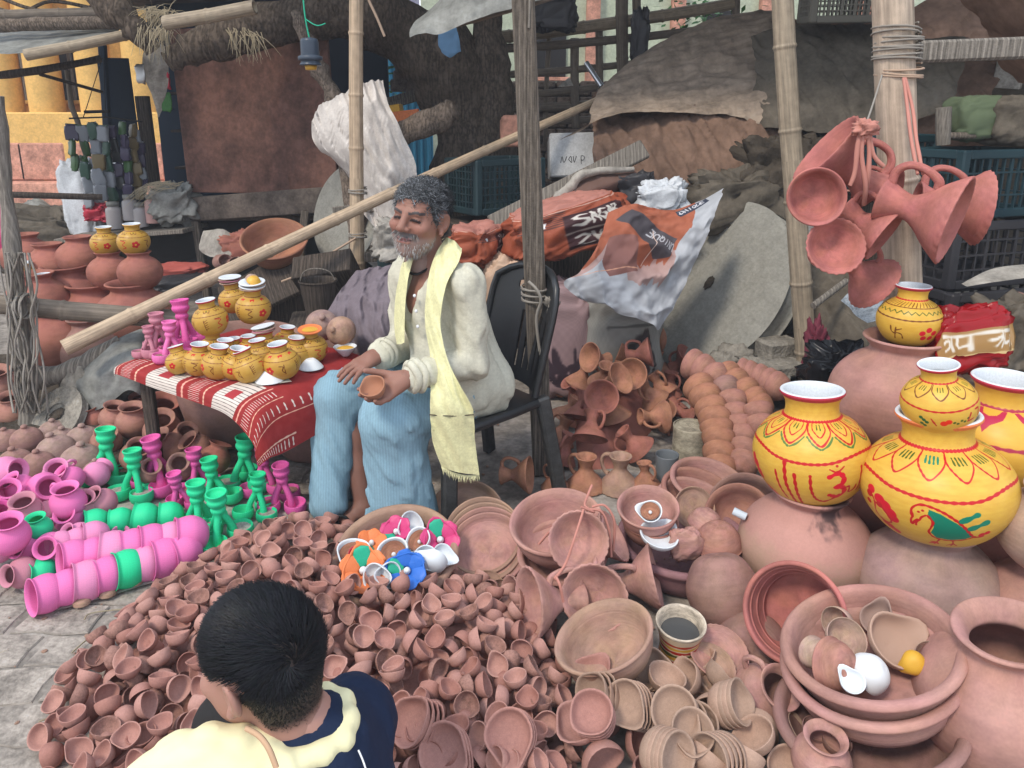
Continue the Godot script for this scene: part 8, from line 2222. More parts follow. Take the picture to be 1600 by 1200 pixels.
# ---------- people ----------
func crease(f: Field, amp: float, freq: float, stretch: Vector3, sd: float) -> void:
	var band := f.c * 3.0
	for z in f.n.z:
		for y in f.n.y:
			var row := (z * f.n.y + y) * f.n.x
			for x in f.n.x:
				var d := f.f[row + x]
				if absf(d) > band: continue
				var w := f.o + Vector3(x, y, z) * f.c
				var p := Vector3(w.x + w.y * 0.5, w.y - w.x * 0.4, w.z + w.y * 0.3) * stretch * freq
				var n := absf(nz.get_noise_3d(p.x * 210.0 + sd, p.y * 210.0, p.z * 210.0 + sd))
				f.f[row + x] = d + amp * (0.7 - n * 2.6) + amp * 0.12 * nz.get_noise_3d(p.x * 520.0, p.y * 520.0 + sd, p.z * 520.0)
func smoothstep2(a: float, b: float, x: float) -> float:
	return smoothstep(a, b, x)
# a head in its own axes: x to the person's left, y up, z to the face
func head_field(k: float, child: bool) -> Field:
	var f := Field.new(Vector3(-0.10, -0.17, -0.13) * k, Vector3(0.10, 0.14, 0.13) * k, 0.0032)
	f.ell(Vector3(0, 0.035, -0.014) * k, Vector3(0.076, 0.085, 0.096) * k, 0.02)
	f.ell(Vector3(0, -0.025, 0.030) * k, Vector3(0.060, 0.085, 0.060) * k, 0.03)
	f.ell(Vector3(0, -0.078, 0.036) * k, Vector3(0.045, 0.036, 0.044) * k, 0.03)
	f.ell(Vector3(0, -0.097, 0.062) * k, Vector3(0.022, 0.018, 0.018) * k, 0.02)
	f.ell(Vector3(0, -0.03, -0.045) * k, Vector3(0.056, 0.055, 0.05) * k, 0.03)
	for s in [-1.0, 1.0]:
		f.ell(Vector3(0.042 * s, -0.022, 0.060) * k, Vector3(0.025, 0.021, 0.024) * k, 0.018)
		f.ell(Vector3(0.050 * s, -0.05, 0.03) * k, Vector3(0.016, 0.03, 0.028) * k, 0.02)
	f.cap(Vector3(-0.034, 0.024, 0.078) * k, Vector3(0.034, 0.024, 0.078) * k, 0.011 * k, 0.011 * k, 0.014)
	for s in [-1.0, 1.0]:
		f.ell(Vector3(0.031 * s, 0.004, 0.096) * k, Vector3(0.016, 0.009, 0.012) * k, -0.012)
		f.ell(Vector3(0.031 * s, 0.003, 0.077) * k, Vector3(0.0145, 0.0095, 0.011) * k, 0.005)
	f.cap(Vector3(0, 0.02, 0.087) * k, Vector3(0, -0.022, 0.108) * k, 0.008 * k, 0.0125 * k, 0.010)
	for s in [-1.0, 1.0]:
		f.ell(Vector3(0.0135 * s, -0.026, 0.097) * k, Vector3(0.009, 0.008, 0.010) * k, 0.007)
		f.cap(Vector3(0.024 * s, -0.03, 0.089) * k, Vector3(0.036 * s, -0.058, 0.078) * k, 0.004 * k, 0.004 * k, -0.008)
	f.cap(Vector3(-0.024, -0.052, 0.083) * k, Vector3(0, -0.057, 0.087) * k, 0.005 * k, 0.006 * k, 0.007)
	f.cap(Vector3(0.024, -0.052, 0.083) * k, Vector3(0, -0.057, 0.087) * k, 0.005 * k, 0.006 * k, 0.007)
	f.cap(Vector3(-0.016, -0.067, 0.084) * k, Vector3(0.016, -0.067, 0.084) * k, 0.0065 * k, 0.0065 * k, 0.006)
	f.cap(Vector3(-0.026, -0.059, 0.092) * k, Vector3(0.026, -0.059, 0.092) * k, 0.003 * k, 0.003 * k, -0.005)
	for s in [-1.0, 1.0]:
		var tilt := Basis(Vector3(0, 0, 1), -0.15 * s) * Basis(Vector3(0, 1, 0), -0.45 * s)
		f.ell(Vector3(0.079 * s, -0.005, -0.008) * k, Vector3(0.009, 0.033, 0.020) * k, 0.008, tilt)
		f.ell(Vector3(0.086 * s, 0.002, -0.003) * k, Vector3(0.006, 0.019, 0.010) * k, -0.006, tilt)
		f.cap(Vector3(0.078 * s, -0.036, 0.002) * k, Vector3(0.077 * s, -0.030, 0.0) * k, 0.008 * k, 0.008 * k, 0.006)
	f.cap(Vector3(0, -0.06, -0.03) * k, Vector3(0, -0.17, -0.045) * k, 0.054 * k, 0.058 * k, 0.02)
	return f
func hand_arrays(xf: Transform3D, mirror: float, curl: Array, thumb_out: float, thumb_curl: float, k: float, color) -> Array:
	# fingers along +y, palm towards +z, thumb on the +x side times mirror
	var f := Field.new(Vector3(-0.10, -0.05, -0.06) * k, Vector3(0.10, 0.20, 0.11) * k, 0.0032)
	var m := Vector3(mirror, 1, 1)
	for i in 4:
		var x: float = [0.029, 0.010, -0.010, -0.028][i]
		f.cap(Vector3(x * 0.55, 0.005, 0) * m * k, Vector3(x, 0.082 - absf(x) * 0.15, 0) * m * k, 0.015 * k, 0.0115 * k, 0.014)
		var p := Vector3(x, 0.085 - absf(x) * 0.15, 0.0)
		var l: float = [0.072, 0.08, 0.074, 0.058][i]
		var a: float = 0.0
		var fan: float = [0.10, 0.02, -0.06, -0.15][i]
		for j in 3:
			a += curl[i] * [0.8, 1.1, 0.7][j]
			var seg: float = l * [0.46, 0.31, 0.23][j]
			var q := p + Vector3(sin(fan) * cos(a), cos(fan) * cos(a), sin(a)) * seg
			f.cap(p * m * k, q * m * k, (0.0092 - j * 0.0008) * k, (0.0088 - j * 0.0010) * k, 0.004)
			p = q
	f.cap(Vector3(0, -0.02, 0) * k, Vector3(0, 0.03, 0) * k, 0.024 * k, 0.026 * k, 0.02)
	var t0 := Vector3(0.022, 0.018, 0.006)
	var d := Vector3(sin(thumb_out), cos(thumb_out), 0.35).normalized()
	var t1 := t0 + d * 0.042
	var d2 := (d + Vector3(-0.3 * thumb_curl, 0.2, 0.7 * thumb_curl)).normalized()
	var t2 := t1 + d2 * 0.034
	var t3 := t2 + (d2 + Vector3(-0.3 * thumb_curl, 0.1, 0.4 * thumb_curl)).normalized() * 0.026
	f.cap(t0 * m * k, t1 * m * k, 0.016 * k, 0.012 * k, 0.012)
	f.cap(t1 * m * k, t2 * m * k, 0.0112 * k, 0.0105 * k, 0.004)
	f.cap(t2 * m * k, t3 * m * k, 0.0103 * k, 0.0085 * k, 0.004)
	return f.mesh(func(p): return xf * p, color)
func ribbon(v: PackedVector3Array, col: PackedColorArray, idx: PackedInt32Array, pts: Array, w: float, side: Vector3, c: Color) -> void:
	var n := pts.size()
	var b := v.size()
	for i in n:
		var s := side * (w * 0.5 * (1.0 - 0.75 * i / (n - 1)))
		v.append(pts[i] - s)
		v.append(pts[i] + s)
		col.append(c)
		col.append(c)
	for i in n - 1:
		var a := b + i * 2
		idx.append_array([a, a + 1, a + 2, a + 1, a + 3, a + 2])

func man() -> void:
	var t := thing("person", "seated man in a cream shirt and blue lungi holding a clay lamp", "person")
	var hip_n := Q(752, 604, 2.50)
	var hip_f := Q(694, 598, 2.62)
	var knee_n := Q(608, 655, 2.24)
	var knee_f := Q(530, 618, 2.46)
	var ank_n := Q(628, 806, 2.28)
	var ank_f := Q(570, 792, 2.36)
	var sh_n := Q(728, 440, 2.34)
	var sh_f := Q(642, 430, 2.58)
	var el_n := Q(738, 566, 2.32)
	var wr_n := Q(632, 592, 2.17)
	var el_f := Q(640, 535, 2.60)
	var wr_f := Q(592, 556, 2.42)
	var chest := Q(684, 470, 2.46)
	var belly := Q(702, 565, 2.44)
	var hc := Q(657, 340, 2.42)
	var fz := Vector3(-0.40, 0.04, 0.91).normalized()
	var fx := Vector3(0.12, 1, 0.05).cross(fz).normalized()
	var hb := Basis(fx, fz.cross(fx), fz)
	var hk := 1.08
	var hx := Transform3D(hb, hc)
	var nb := Q(688, 425, 2.49)
	# head
	var hf := head_field(hk, false)
	var skin := Color(0.27, 0.13, 0.095)
	var hcol := func(p: Vector3) -> Color:
		var q := p / hk
		var c := skin
		c = c.lerp(Color(0.35, 0.16, 0.12), 0.6 * clampf(1.0 - (q - Vector3(signf(q.x) * 0.04, -0.02, 0.08)).length() / 0.03, 0, 1))
		var ax := absf(q.x)
		if q.z > 0.05:
			var lid := absf(q.y - 0.004 + (ax - 0.031) * 0.10 + 16.0 * (ax - 0.031) * (ax - 0.031))
			if lid < 0.0040 and absf(ax - 0.031) < 0.016: c = Color(0.02, 0.014, 0.012)
			elif lid < 0.008 and absf(ax - 0.031) < 0.019: c = c * 0.72
			var brow := q.y - 0.021 - 0.006 * smoothstep(0.014, 0.034, ax) + 0.25 * maxf(ax - 0.036, 0)
			if absf(brow) < 0.0045 and ax > 0.011 and ax < 0.052: c = Color(0.06, 0.05, 0.05)
			if q.y > 0.036 and q.y < 0.062 and fmod(q.y, 0.010) < 0.0022: c = c * 0.85
			if absf(q.y + 0.060 - ax * 0.25) < 0.0065 and ax < 0.027 and q.z > 0.072: c = Color(0.30, 0.115, 0.11)
			if absf(q.y + 0.0625 - ax * ax * 9.0) < 0.002 and ax < 0.030: c = Color(0.09, 0.04, 0.04)
		var beard := smoothstep(-0.040, -0.058, q.y) * smoothstep(-0.03, 0.01, q.z)
		if q.y < -0.036 and not (absf(q.y + 0.061) < 0.008 and ax < 0.024):
			c = c.lerp(Color(0.27, 0.25, 0.245), beard * 0.42)
		if q.y > -0.051 and q.y < -0.037 and ax < 0.040 and q.z > 0.06: c = c.lerp(Color(0.10, 0.095, 0.095), 0.85)
		if hair_mask(q): c = Color(0.05, 0.048, 0.05)
		return c
	var harr := hf.mesh(func(p): return hx * p, hcol)
	# body
	var bf := Field.new(Vector3(-0.85, -0.02, -2.85), Vector3(0.05, 1.08, -2.05), 0.012)
	bf.cap(nb, hx * (Vector3(0, -0.09, -0.03) * hk), 0.064, 0.058, 0.03)
	bf.cap(sh_n, sh_f, 0.05, 0.05, 0.05)
	bf.cap(chest, nb, 0.098, 0.062, 0.05)
	bf.cap(chest, belly, 0.10, 0.105, 0.05)
	bf.cap(hip_n, hip_f, 0.10, 0.10, 0.05)
	bf.cap(belly, (hip_n + hip_f) * 0.5, 0.105, 0.10, 0.05)
	bf.cap(hip_n, knee_n, 0.075, 0.055, 0.03)
	bf.cap(hip_f, knee_f, 0.075, 0.055, 0.03)
	bf.cap(knee_n, ank_n, 0.052, 0.036, 0.02)
	bf.cap(knee_f, knee_f.lerp(ank_f, 0.4) + Vector3(0.01, 0, -0.015), 0.052, 0.05, 0.02)
	bf.cap(knee_f.lerp(ank_f, 0.4) + Vector3(0.01, 0, -0.015), ank_f, 0.05, 0.035, 0.02)
	for a in [[ank_n, Q(600, 826, 2.2)], [ank_f, Q(545, 812, 2.32)]]:
		var toe: Vector3 = a[1]
		toe.y = 0.032
		bf.cap(a[0], Vector3(a[0].x, 0.045, a[0].z), 0.036, 0.038, 0.02)
		bf.cap(Vector3(a[0].x, 0.042, a[0].z), toe, 0.036, 0.026, 0.02)
		var dir: Vector3 = (toe - a[0])
		dir.y = 0
		dir = dir.normalized()
		var sd := dir.cross(Vector3.UP)
		for i in 5:
			var o: Vector3 = toe + sd * (i - 2) * 0.015
			bf.cap(o, o + dir * (0.035 - absf(i - 1.5) * 0.005), 0.012, 0.010, 0.006)
	bf.cap(sh_n, el_n, 0.048, 0.04, 0.02)
	bf.cap(el_n, wr_n, 0.042, 0.029, 0.015)
	bf.cap(sh_f, el_f, 0.048, 0.04, 0.02)
	bf.cap(el_f, wr_f, 0.042, 0.029, 0.015)
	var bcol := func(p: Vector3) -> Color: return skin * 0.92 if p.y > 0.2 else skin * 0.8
	# hands
	var hy := Vector3(-0.80, -0.42, 0.42).normalized()
	var hz := Vector3(-0.10, 0.75, 0.65)
	hz = (hz - hy * hz.dot(hy)).normalized()
	var hold := Transform3D(Basis(hy.cross(hz), hy, hz), wr_n)
	var h1 := hand_arrays(hold, 1.0, [0.38, 0.40, 0.45, 0.5], 0.75, 0.5, 0.98, func(p): return skin * (1.0 if p.z > 0.004 else 0.9))
	var ry := Vector3(-0.72, -0.28, 0.62).normalized()
	var rz := Vector3(-0.1, -1, -0.15)
	rz = (rz - ry * rz.dot(ry)).normalized()
	var rest := Transform3D(Basis(ry.cross(rz), ry, rz), wr_f + Vector3(0, 0.005, 0))
	var h2 := hand_arrays(rest, -1.0, [0.22, 0.2, 0.22, 0.28], 0.7, 0.2, 1.0, func(_p): return skin * 0.9)
	part("body", field_mesh(bf, null, bcol, [harr, h1, h2]), M.skin, t)
	# lamp in the hand
	var lp := hold * Vector3(0.006, 0.098, 0.038)
	solo("clay_lamp", lamp_mesh(0.041, 0.04, 0.2, 0.05, 26), M.clay_orange, "small orange clay lamp held in the seated man's hand", "oil lamp", Transform3D(basis_to(Vector3(-0.22, 0.85, 0.5), 2.0), lp - Vector3(-0.005, 0.02, 0.01)))
	# hair and beard
	head_hair(t, harr, hx, hk)
	# shirt
	var kf := Field.new(Vector3(-0.66, 0.28, -2.92), Vector3(0.10, 1.02, -2.0), 0.0095)
	kf.cap(sh_n + Vector3(0, -0.01, 0), sh_f + Vector3(0, -0.01, 0), 0.066, 0.066, 0.05)
	kf.cap(chest, nb + Vector3(0, -0.01, 0), 0.112, 0.072, 0.04)
	kf.cap(chest, belly, 0.118, 0.128, 0.05)
	kf.cap(belly, (hip_n + hip_f) * 0.5 + Vector3(0, 0.02, 0), 0.122, 0.112, 0.05)
	kf.cap(hip_n, hip_f, 0.102, 0.10, 0.06)
	kf.cap(hip_n, hip_n.lerp(knee_n, 0.42), 0.108, 0.105, 0.05)
	kf.cap(hip_f, hip_f.lerp(knee_f, 0.62), 0.115, 0.090, 0.05)
	kf.cap(Q(728, 500, 2.54), Q(752, 600, 2.55), 0.085, 0.09, 0.06)
	kf.cap(sh_n, el_n, 0.062, 0.056, 0.018)
	kf.cap(el_n, el_n.lerp(wr_n, 0.84), 0.056, 0.048, 0.015)
	kf.cap(sh_f, el_f, 0.078, 0.07, 0.03)
	kf.cap(el_f, el_f.lerp(wr_f, 0.86), 0.068, 0.052, 0.02)
	kf.cap(nb + Vector3(-0.012, 0.02, 0.01), nb + Vector3(-0.03, 0.16, 0.03), 0.062, 0.075, -0.01)
	kf.cap(nb + Vector3(-0.075, 0.03, 0.075), nb + Vector3(-0.130, -0.155, 0.13), 0.052, 0.020, -0.012)
	crease(kf, 0.009, 0.9, Vector3(2.2, 0.5, 2.2), 3.0)
	part("shirt", field_mesh(kf), M.shirt, t)
	for w in [[el_n.lerp(wr_n, 0.90), wr_n - el_n, 0.043], [el_f.lerp(wr_f, 0.93), wr_f - el_f, 0.042]]:
		var cb := basis_to(w[1])
		for k in 2:
			var cp := []
			for i in 17: cp.append(w[0] - (w[1] as Vector3).normalized() * 0.022 * k + cb * Vector3(cos(TAU * i / 16.0), 0.08 * sin(i * 1.3 + k), sin(TAU * i / 16.0)) * (float(w[2]) + 0.004 * k))
			part("cuff", tube(cp, 0.0125, 8, 0.25), M.shirt, t)
	for i in 3:
		part("button", lathe(prof([0, 0, 0.006, 0, 0.005, 0.003, 0, 0.003], 1), 10), M.chalk, t, Transform3D(basis_to(Vector3(-0.5, 0.2, 0.8)), Q(648 + i * 2.5, 462 + i * 24, 2.325 - i * 0.004)))
	# collar edges and neck cord
	part("neck_cord", tube(smooth_line([hx * (Vector3(-0.052, -0.135, -0.03) * hk), hx * (Vector3(-0.03, -0.165, 0.012) * hk), hx * (Vector3(0.02, -0.172, 0.018) * hk), hx * (Vector3(0.055, -0.135, -0.02) * hk)], 5), 0.0045, 6), M.dark, t)
	# lungi
	var lf := Field.new(Vector3(-0.86, 0.0, -2.80), Vector3(0.06, 0.66, -2.0), 0.0095)
	lf.cap(hip_n.lerp(knee_n, 0.18), knee_n, 0.098, 0.098, 0.04)
	lf.cap(hip_f.lerp(knee_f, 0.18), knee_f, 0.095, 0.092, 0.04)
	lf.cap(hip_n.lerp(knee_n, 0.4), hip_f.lerp(knee_f, 0.4), 0.09, 0.09, 0.06)
	var hem_n := Q(625, 815, 2.24)
	hem_n.y = 0.07
	lf.cap(knee_n + Vector3(0.0, -0.03, -0.01), hem_n + Vector3(-0.035, 0, 0.0), 0.092, 0.082, 0.04)
	lf.cap(knee_n + Vector3(0.03, -0.05, -0.02), hem_n + Vector3(0.055, 0, -0.02), 0.08, 0.075, 0.05)
	var hem_f := Q(516, 790, 2.34)
	hem_f.y = 0.08
	lf.cap(knee_f + Vector3(-0.012, -0.02, 0.0), hem_f, 0.085, 0.068, 0.03)
	lf.cap(knee_f + Vector3(-0.02, -0.05, -0.05), hem_f + Vector3(0.06, 0, -0.13), 0.06, 0.06, 0.03)
	var cut := Q(566, 700, 2.28)
	lf.cap(Q(556, 668, 2.30), Q(572, 800, 2.22), 0.020, 0.052, -0.02)
	lf.cap(ank_f + Vector3(0, -0.2, 0), ank_f + Vector3(0, 0.05, 0), 0.06, 0.05, -0.02)
	crease(lf, 0.009, 1.2, Vector3(2.2, 0.22, 2.2), 9.0)
	part("lungi", field_mesh(lf), M.lungi, t)
	# sandals
	for a in [[ank_f, Q(545, 812, 2.32)], [ank_n, Q(600, 826, 2.2)]]:
		var d: Vector3 = a[1] - a[0]
		d.y = 0.0
		var s := part("sandal", sack(Vector3(0.045, 0.010, 0.13), 0.0, 0.0, 28, 10, 0.7), M.black_plastic, t, Transform3D(Basis(Vector3.UP, atan2(d.x, d.z)), Vector3(a[0].x, 0.011, a[0].z) + d * 0.55))
		part("strap", tube(smooth_line([Vector3(-0.04, 0, 0.03), Vector3(-0.02, 0.04, 0.05), Vector3(0, 0.05, 0.08), Vector3(0.02, 0.04, 0.05), Vector3(0.04, 0, 0.03)], 4), 0.006, 6), M.black_plastic, s)
	# scarf: one end down the chest, the other over the near shoulder to below the seat
	part("scarf", sheet([
		[[697, 372, 2.46], [707, 376, 2.42], [722, 388, 2.40]],
		[[680, 398, 2.385], [697, 402, 2.345], [716, 410, 2.31]],
		[[668, 440, 2.325], [682, 442, 2.285], [697, 446, 2.265]],
		[[664, 500, 2.285], [676, 500, 2.255], [688, 502, 2.235]],
		[[672, 555, 2.245], [684, 556, 2.215], [697, 556, 2.195]],
		[[672, 600, 2.195], [694, 602, 2.160], [718, 602, 2.155]],
		[[672, 640, 2.155], [704, 642, 2.135], [738, 640, 2.155]],
		[[676, 690, 2.165], [708, 700, 2.145], [742, 690, 2.165]],
		[[690, 730, 2.175], [716, 738, 2.155], [748, 742, 2.17]]], 30, 90, 0.022, 4.5, Vector3(3.2, 0.25, 1)), M.scarf, t)
	part("scarf", sheet([
		[[697, 371, 2.47], [686, 378, 2.46], [680, 386, 2.47]],
		[[655, 392, 2.42], [644, 396, 2.44], [634, 404, 2.46]],
		[[640, 425, 2.375], [630, 430, 2.40], [622, 440, 2.46]],
		[[634, 465, 2.36], [626, 468, 2.39], [617, 472, 2.45]],
		[[632, 505, 2.345], [624, 508, 2.38], [616, 510, 2.43]],
		[[632, 535, 2.335], [626, 538, 2.36], [620, 538, 2.40]]], 20, 60, 0.016, 4.5, Vector3(2.6, 0.3, 1), 4), M.scarf, t)
	var fr := PackedVector3Array()
	for i in 60:
		var u := i / 59.0
		var p: Vector3 = Q(lerpf(690, 748, u), lerpf(729, 741, u) + 6.0 * sin(u * 3.0), 2.165)
		var e := p + Vector3(rng.randf_range(-0.008, 0.008), -rng.randf_range(0.012, 0.03), 0.003)
		fr.append_array([p - Vector3(0.0018, 0, 0), p + Vector3(0.0018, 0, 0), e])
	part("fringe", mkflat(fr), M.scarf, t)
	part("stripe", tube(smooth_line([Q(671, 648, 2.15), Q(705, 650, 2.128), Q(740, 648, 2.15)], 6), 0.0018, 5), M.timber_dark, t)
	chair((hip_n + hip_f) * 0.5, Vector3(-0.80, 0, 0.60).normalized())

func hair_mask(q: Vector3) -> bool:
	# hair of the seated man: above the brow line in front, down to the nape behind the ears
	if absf(q.x) > 0.068 and q.y < 0.036 and q.y > -0.05 and absf(q.z + 0.005) < 0.026: return false
	var line := 0.062 - 0.022 * smoothstep(0.045, 0.066, absf(q.x))
	if q.z > 0.02: return q.y > line - smoothstep(0.075, 0.02, q.z) * 0.05 * smoothstep(0.055, 0.068, absf(q.x))
	return q.y > -0.055 + 0.06 * smoothstep(-0.05, 0.02, q.z)
func head_hair(t: Node3D, harr: Array, hx: Transform3D, hk: float) -> void:
	var v := PackedVector3Array()
	var col := PackedColorArray()
	var idx := PackedInt32Array()
	var bv := PackedVector3Array()
	var bc := PackedColorArray()
	var bi := PackedInt32Array()
	var src: PackedVector3Array = harr[0]
	var inv := hx.affine_inverse()
	var made := 0
	for n in 30000:
		var p: Vector3 = src[rng.randi() % src.size()]
		var q := (inv * p) / hk
		if hair_mask(q) and made < 5200:
			made += 1
			var nrm := (q - Vector3(0, 0.02, -0.015)).normalized()
			var flow := (Vector3(rng.randfn(0, 0.6), rng.randfn(0.1, 0.6), rng.randfn(0.0, 0.6)))
			flow = (flow - nrm * flow.dot(nrm)).normalized()
			var l := rng.randf_range(0.024, 0.040) * (1.0 if q.y > 0.03 else 0.7)
			var tw := rng.randf_range(0.0, 6.28)
			var pts := []
			for k in 5:
				var s := k / 4.0
				var w := q * hk + nrm * (0.11 + 0.18 * sin(s * 2.4)) * l * s + flow * l * 0.9 * sin(s * 2.2) + nrm.cross(flow) * 0.006 * sin(s * 5.0 + tw)
				pts.append(hx * w)
			var g := rng.randf()
			var c: float = 0.018 + (0.13 * g * g if q.z > -0.03 else 0.04 * g)
			if nz.get_noise_3dv(q * 900.0) > 0.05: c *= 1.7
			ribbon(v, col, idx, pts, 0.0028, hx.basis * nrm.cross(flow), Color(c, c * 1.04, c * 1.12))
		elif q.y < -0.036 and q.z > -0.01 and absf(q.x) < 0.07 and bv.size() < 3000:
			var ax := absf(q.x)
			if absf(q.y + 0.061) < 0.008 and ax < 0.024: continue
			var stache := q.y > -0.053 and ax < 0.045 and q.z > 0.06
			if not stache and q.y > -0.060 + 0.02 * smoothstep(0.05, 0.0, q.z): continue
			if q.y < -0.125: continue
			var nrm2 := (q - Vector3(0, -0.03, 0.01)).normalized()
			var dn := Vector3(signf(q.x) * (0.6 if stache else 0.1), -1.0, 0.25).normalized()
			var l2 := rng.randf_range(0.006, 0.012) * (1.3 if stache else 0.75)
			var pts2 := []
			for k in 3:
				var s := k / 2.0
				pts2.append(hx * (q * hk + nrm2 * l2 * 0.5 * s + dn * l2 * s * (0.5 + 0.5 * s)))
			var g2 := rng.randf_range(0.16, 0.46) * (0.55 if stache else 1.0)
			ribbon(bv, bc, bi, pts2, 0.0022, hx.basis * nrm2.cross(dn).normalized(), Color(g2, g2 * 0.96, g2 * 0.93))
	part("hair", mk(v, idx, PackedVector2Array(), col), M.vc, t)
	part("beard", mk(bv, bi, PackedVector2Array(), bc), M.vc, t)

func chair(pelvis: Vector3, f: Vector3) -> void:
	var t := thing("plastic_chair", "worn black plastic chair under the seated man", "chair", Vector3(pelvis.x, 0, pelvis.z) - f * 0.02)
	t.basis = Basis(Vector3.UP.cross(f), Vector3.UP, f)
	# local: z forward, x to the sitter's left
	part("seat", grid(20, 20, func(a, b):
		var x: float = (a - 0.5) * 0.46
		var z: float = (0.5 - b) * 0.46
		return Vector3(x * (1.0 - 0.12 * b), 0.385 - 0.02 * (1.0 - pow(absf(a - 0.5) * 2.0, 2.0)) - 0.025 * pow(clampf((0.1 - b) / 0.1, 0, 1), 2.0), z)), M.black_plastic, t)
	part("seat_rim", tube(smooth_line([Vector3(-0.21, 0.37, 0.22), Vector3(0, 0.362, 0.235), Vector3(0.21, 0.37, 0.22), Vector3(0.215, 0.375, 0), Vector3(0.19, 0.38, -0.22)], 5), 0.017, 8), M.black_plastic, t)
	part("seat_rim", tube(smooth_line([Vector3(-0.21, 0.37, 0.22), Vector3(-0.215, 0.375, 0), Vector3(-0.19, 0.38, -0.22)], 5), 0.017, 8), M.black_plastic, t)
	# back: curved shell with a hand hole near the top
	var bk := func(a: float, b: float) -> Vector3:
		var x: float = (a - 0.5) * 2.0
		var wdt: float = lerpf(0.185, 0.20, b) * (1.0 - 0.10 * pow(b, 8.0))
		var top: float = 0.84 - 0.05 * pow(absf(x), 3.0)
		var y: float = lerpf(0.40, top, b)
		return Vector3(x * wdt, y, -0.205 - 0.10 * b - 0.03 * (1.0 - x * x) + 0.03 * x * x)
	var v := PackedVector3Array()
	var nu := 28
	var nv := 36
	for j in nv:
		for i in nu:
			var a := (i + 0.5) / nu
			var b := (j + 0.5) / nv
			if pow((a - 0.5) / 0.22, 2.0) + pow((b - 0.84) / 0.065, 2.0) < 1.0: continue
			if b < 0.62 and b > 0.12 and absf(a - 0.5) < 0.36 and fmod(a * 9.0 + 0.5, 1.0) < 0.22: continue
			for s in [0.0, 1.0]:
				var off := Vector3(0, 0, -0.007 * s)
				var p0: Vector3 = bk.call(float(i) / nu, float(j) / nv) + off
				var p1: Vector3 = bk.call(float(i + 1) / nu, float(j) / nv) + off
				var p2: Vector3 = bk.call(float(i + 1) / nu, float(j + 1) / nv) + off
				var p3: Vector3 = bk.call(float(i) / nu, float(j + 1) / nv) + off
				v.append_array([p0, p1, p2, p0, p2, p3])
	part("backrest", mkflat(v), M.black_plastic, t)
	var edge := []
	for i in 25:
		var s := i / 24.0
		edge.append(bk.call(0.0, s * 3.0) if s < 0.333 else bk.call((s - 0.333) * 3.0, 1.0) if s < 0.667 else bk.call(1.0, 1.0 - (s - 0.667) * 3.0))
	part("back_rim", tube(edge, 0.014, 8), M.black_plastic, t)
	for s in [[-1, 1], [1, 1], [-1, -1], [1, -1]]:
		var top := Vector3(s[0] * 0.195, 0.40, s[1] * 0.20)
		var foot := Vector3(s[0] * 0.235, 0.0, s[1] * 0.235 - (0.03 if s[1] < 0 else 0.0))
		part("leg", beam(foot, top, 0.052, 0.04, 0.008, Vector3(s[0], 0, 0.2)), M.black_worn, t)

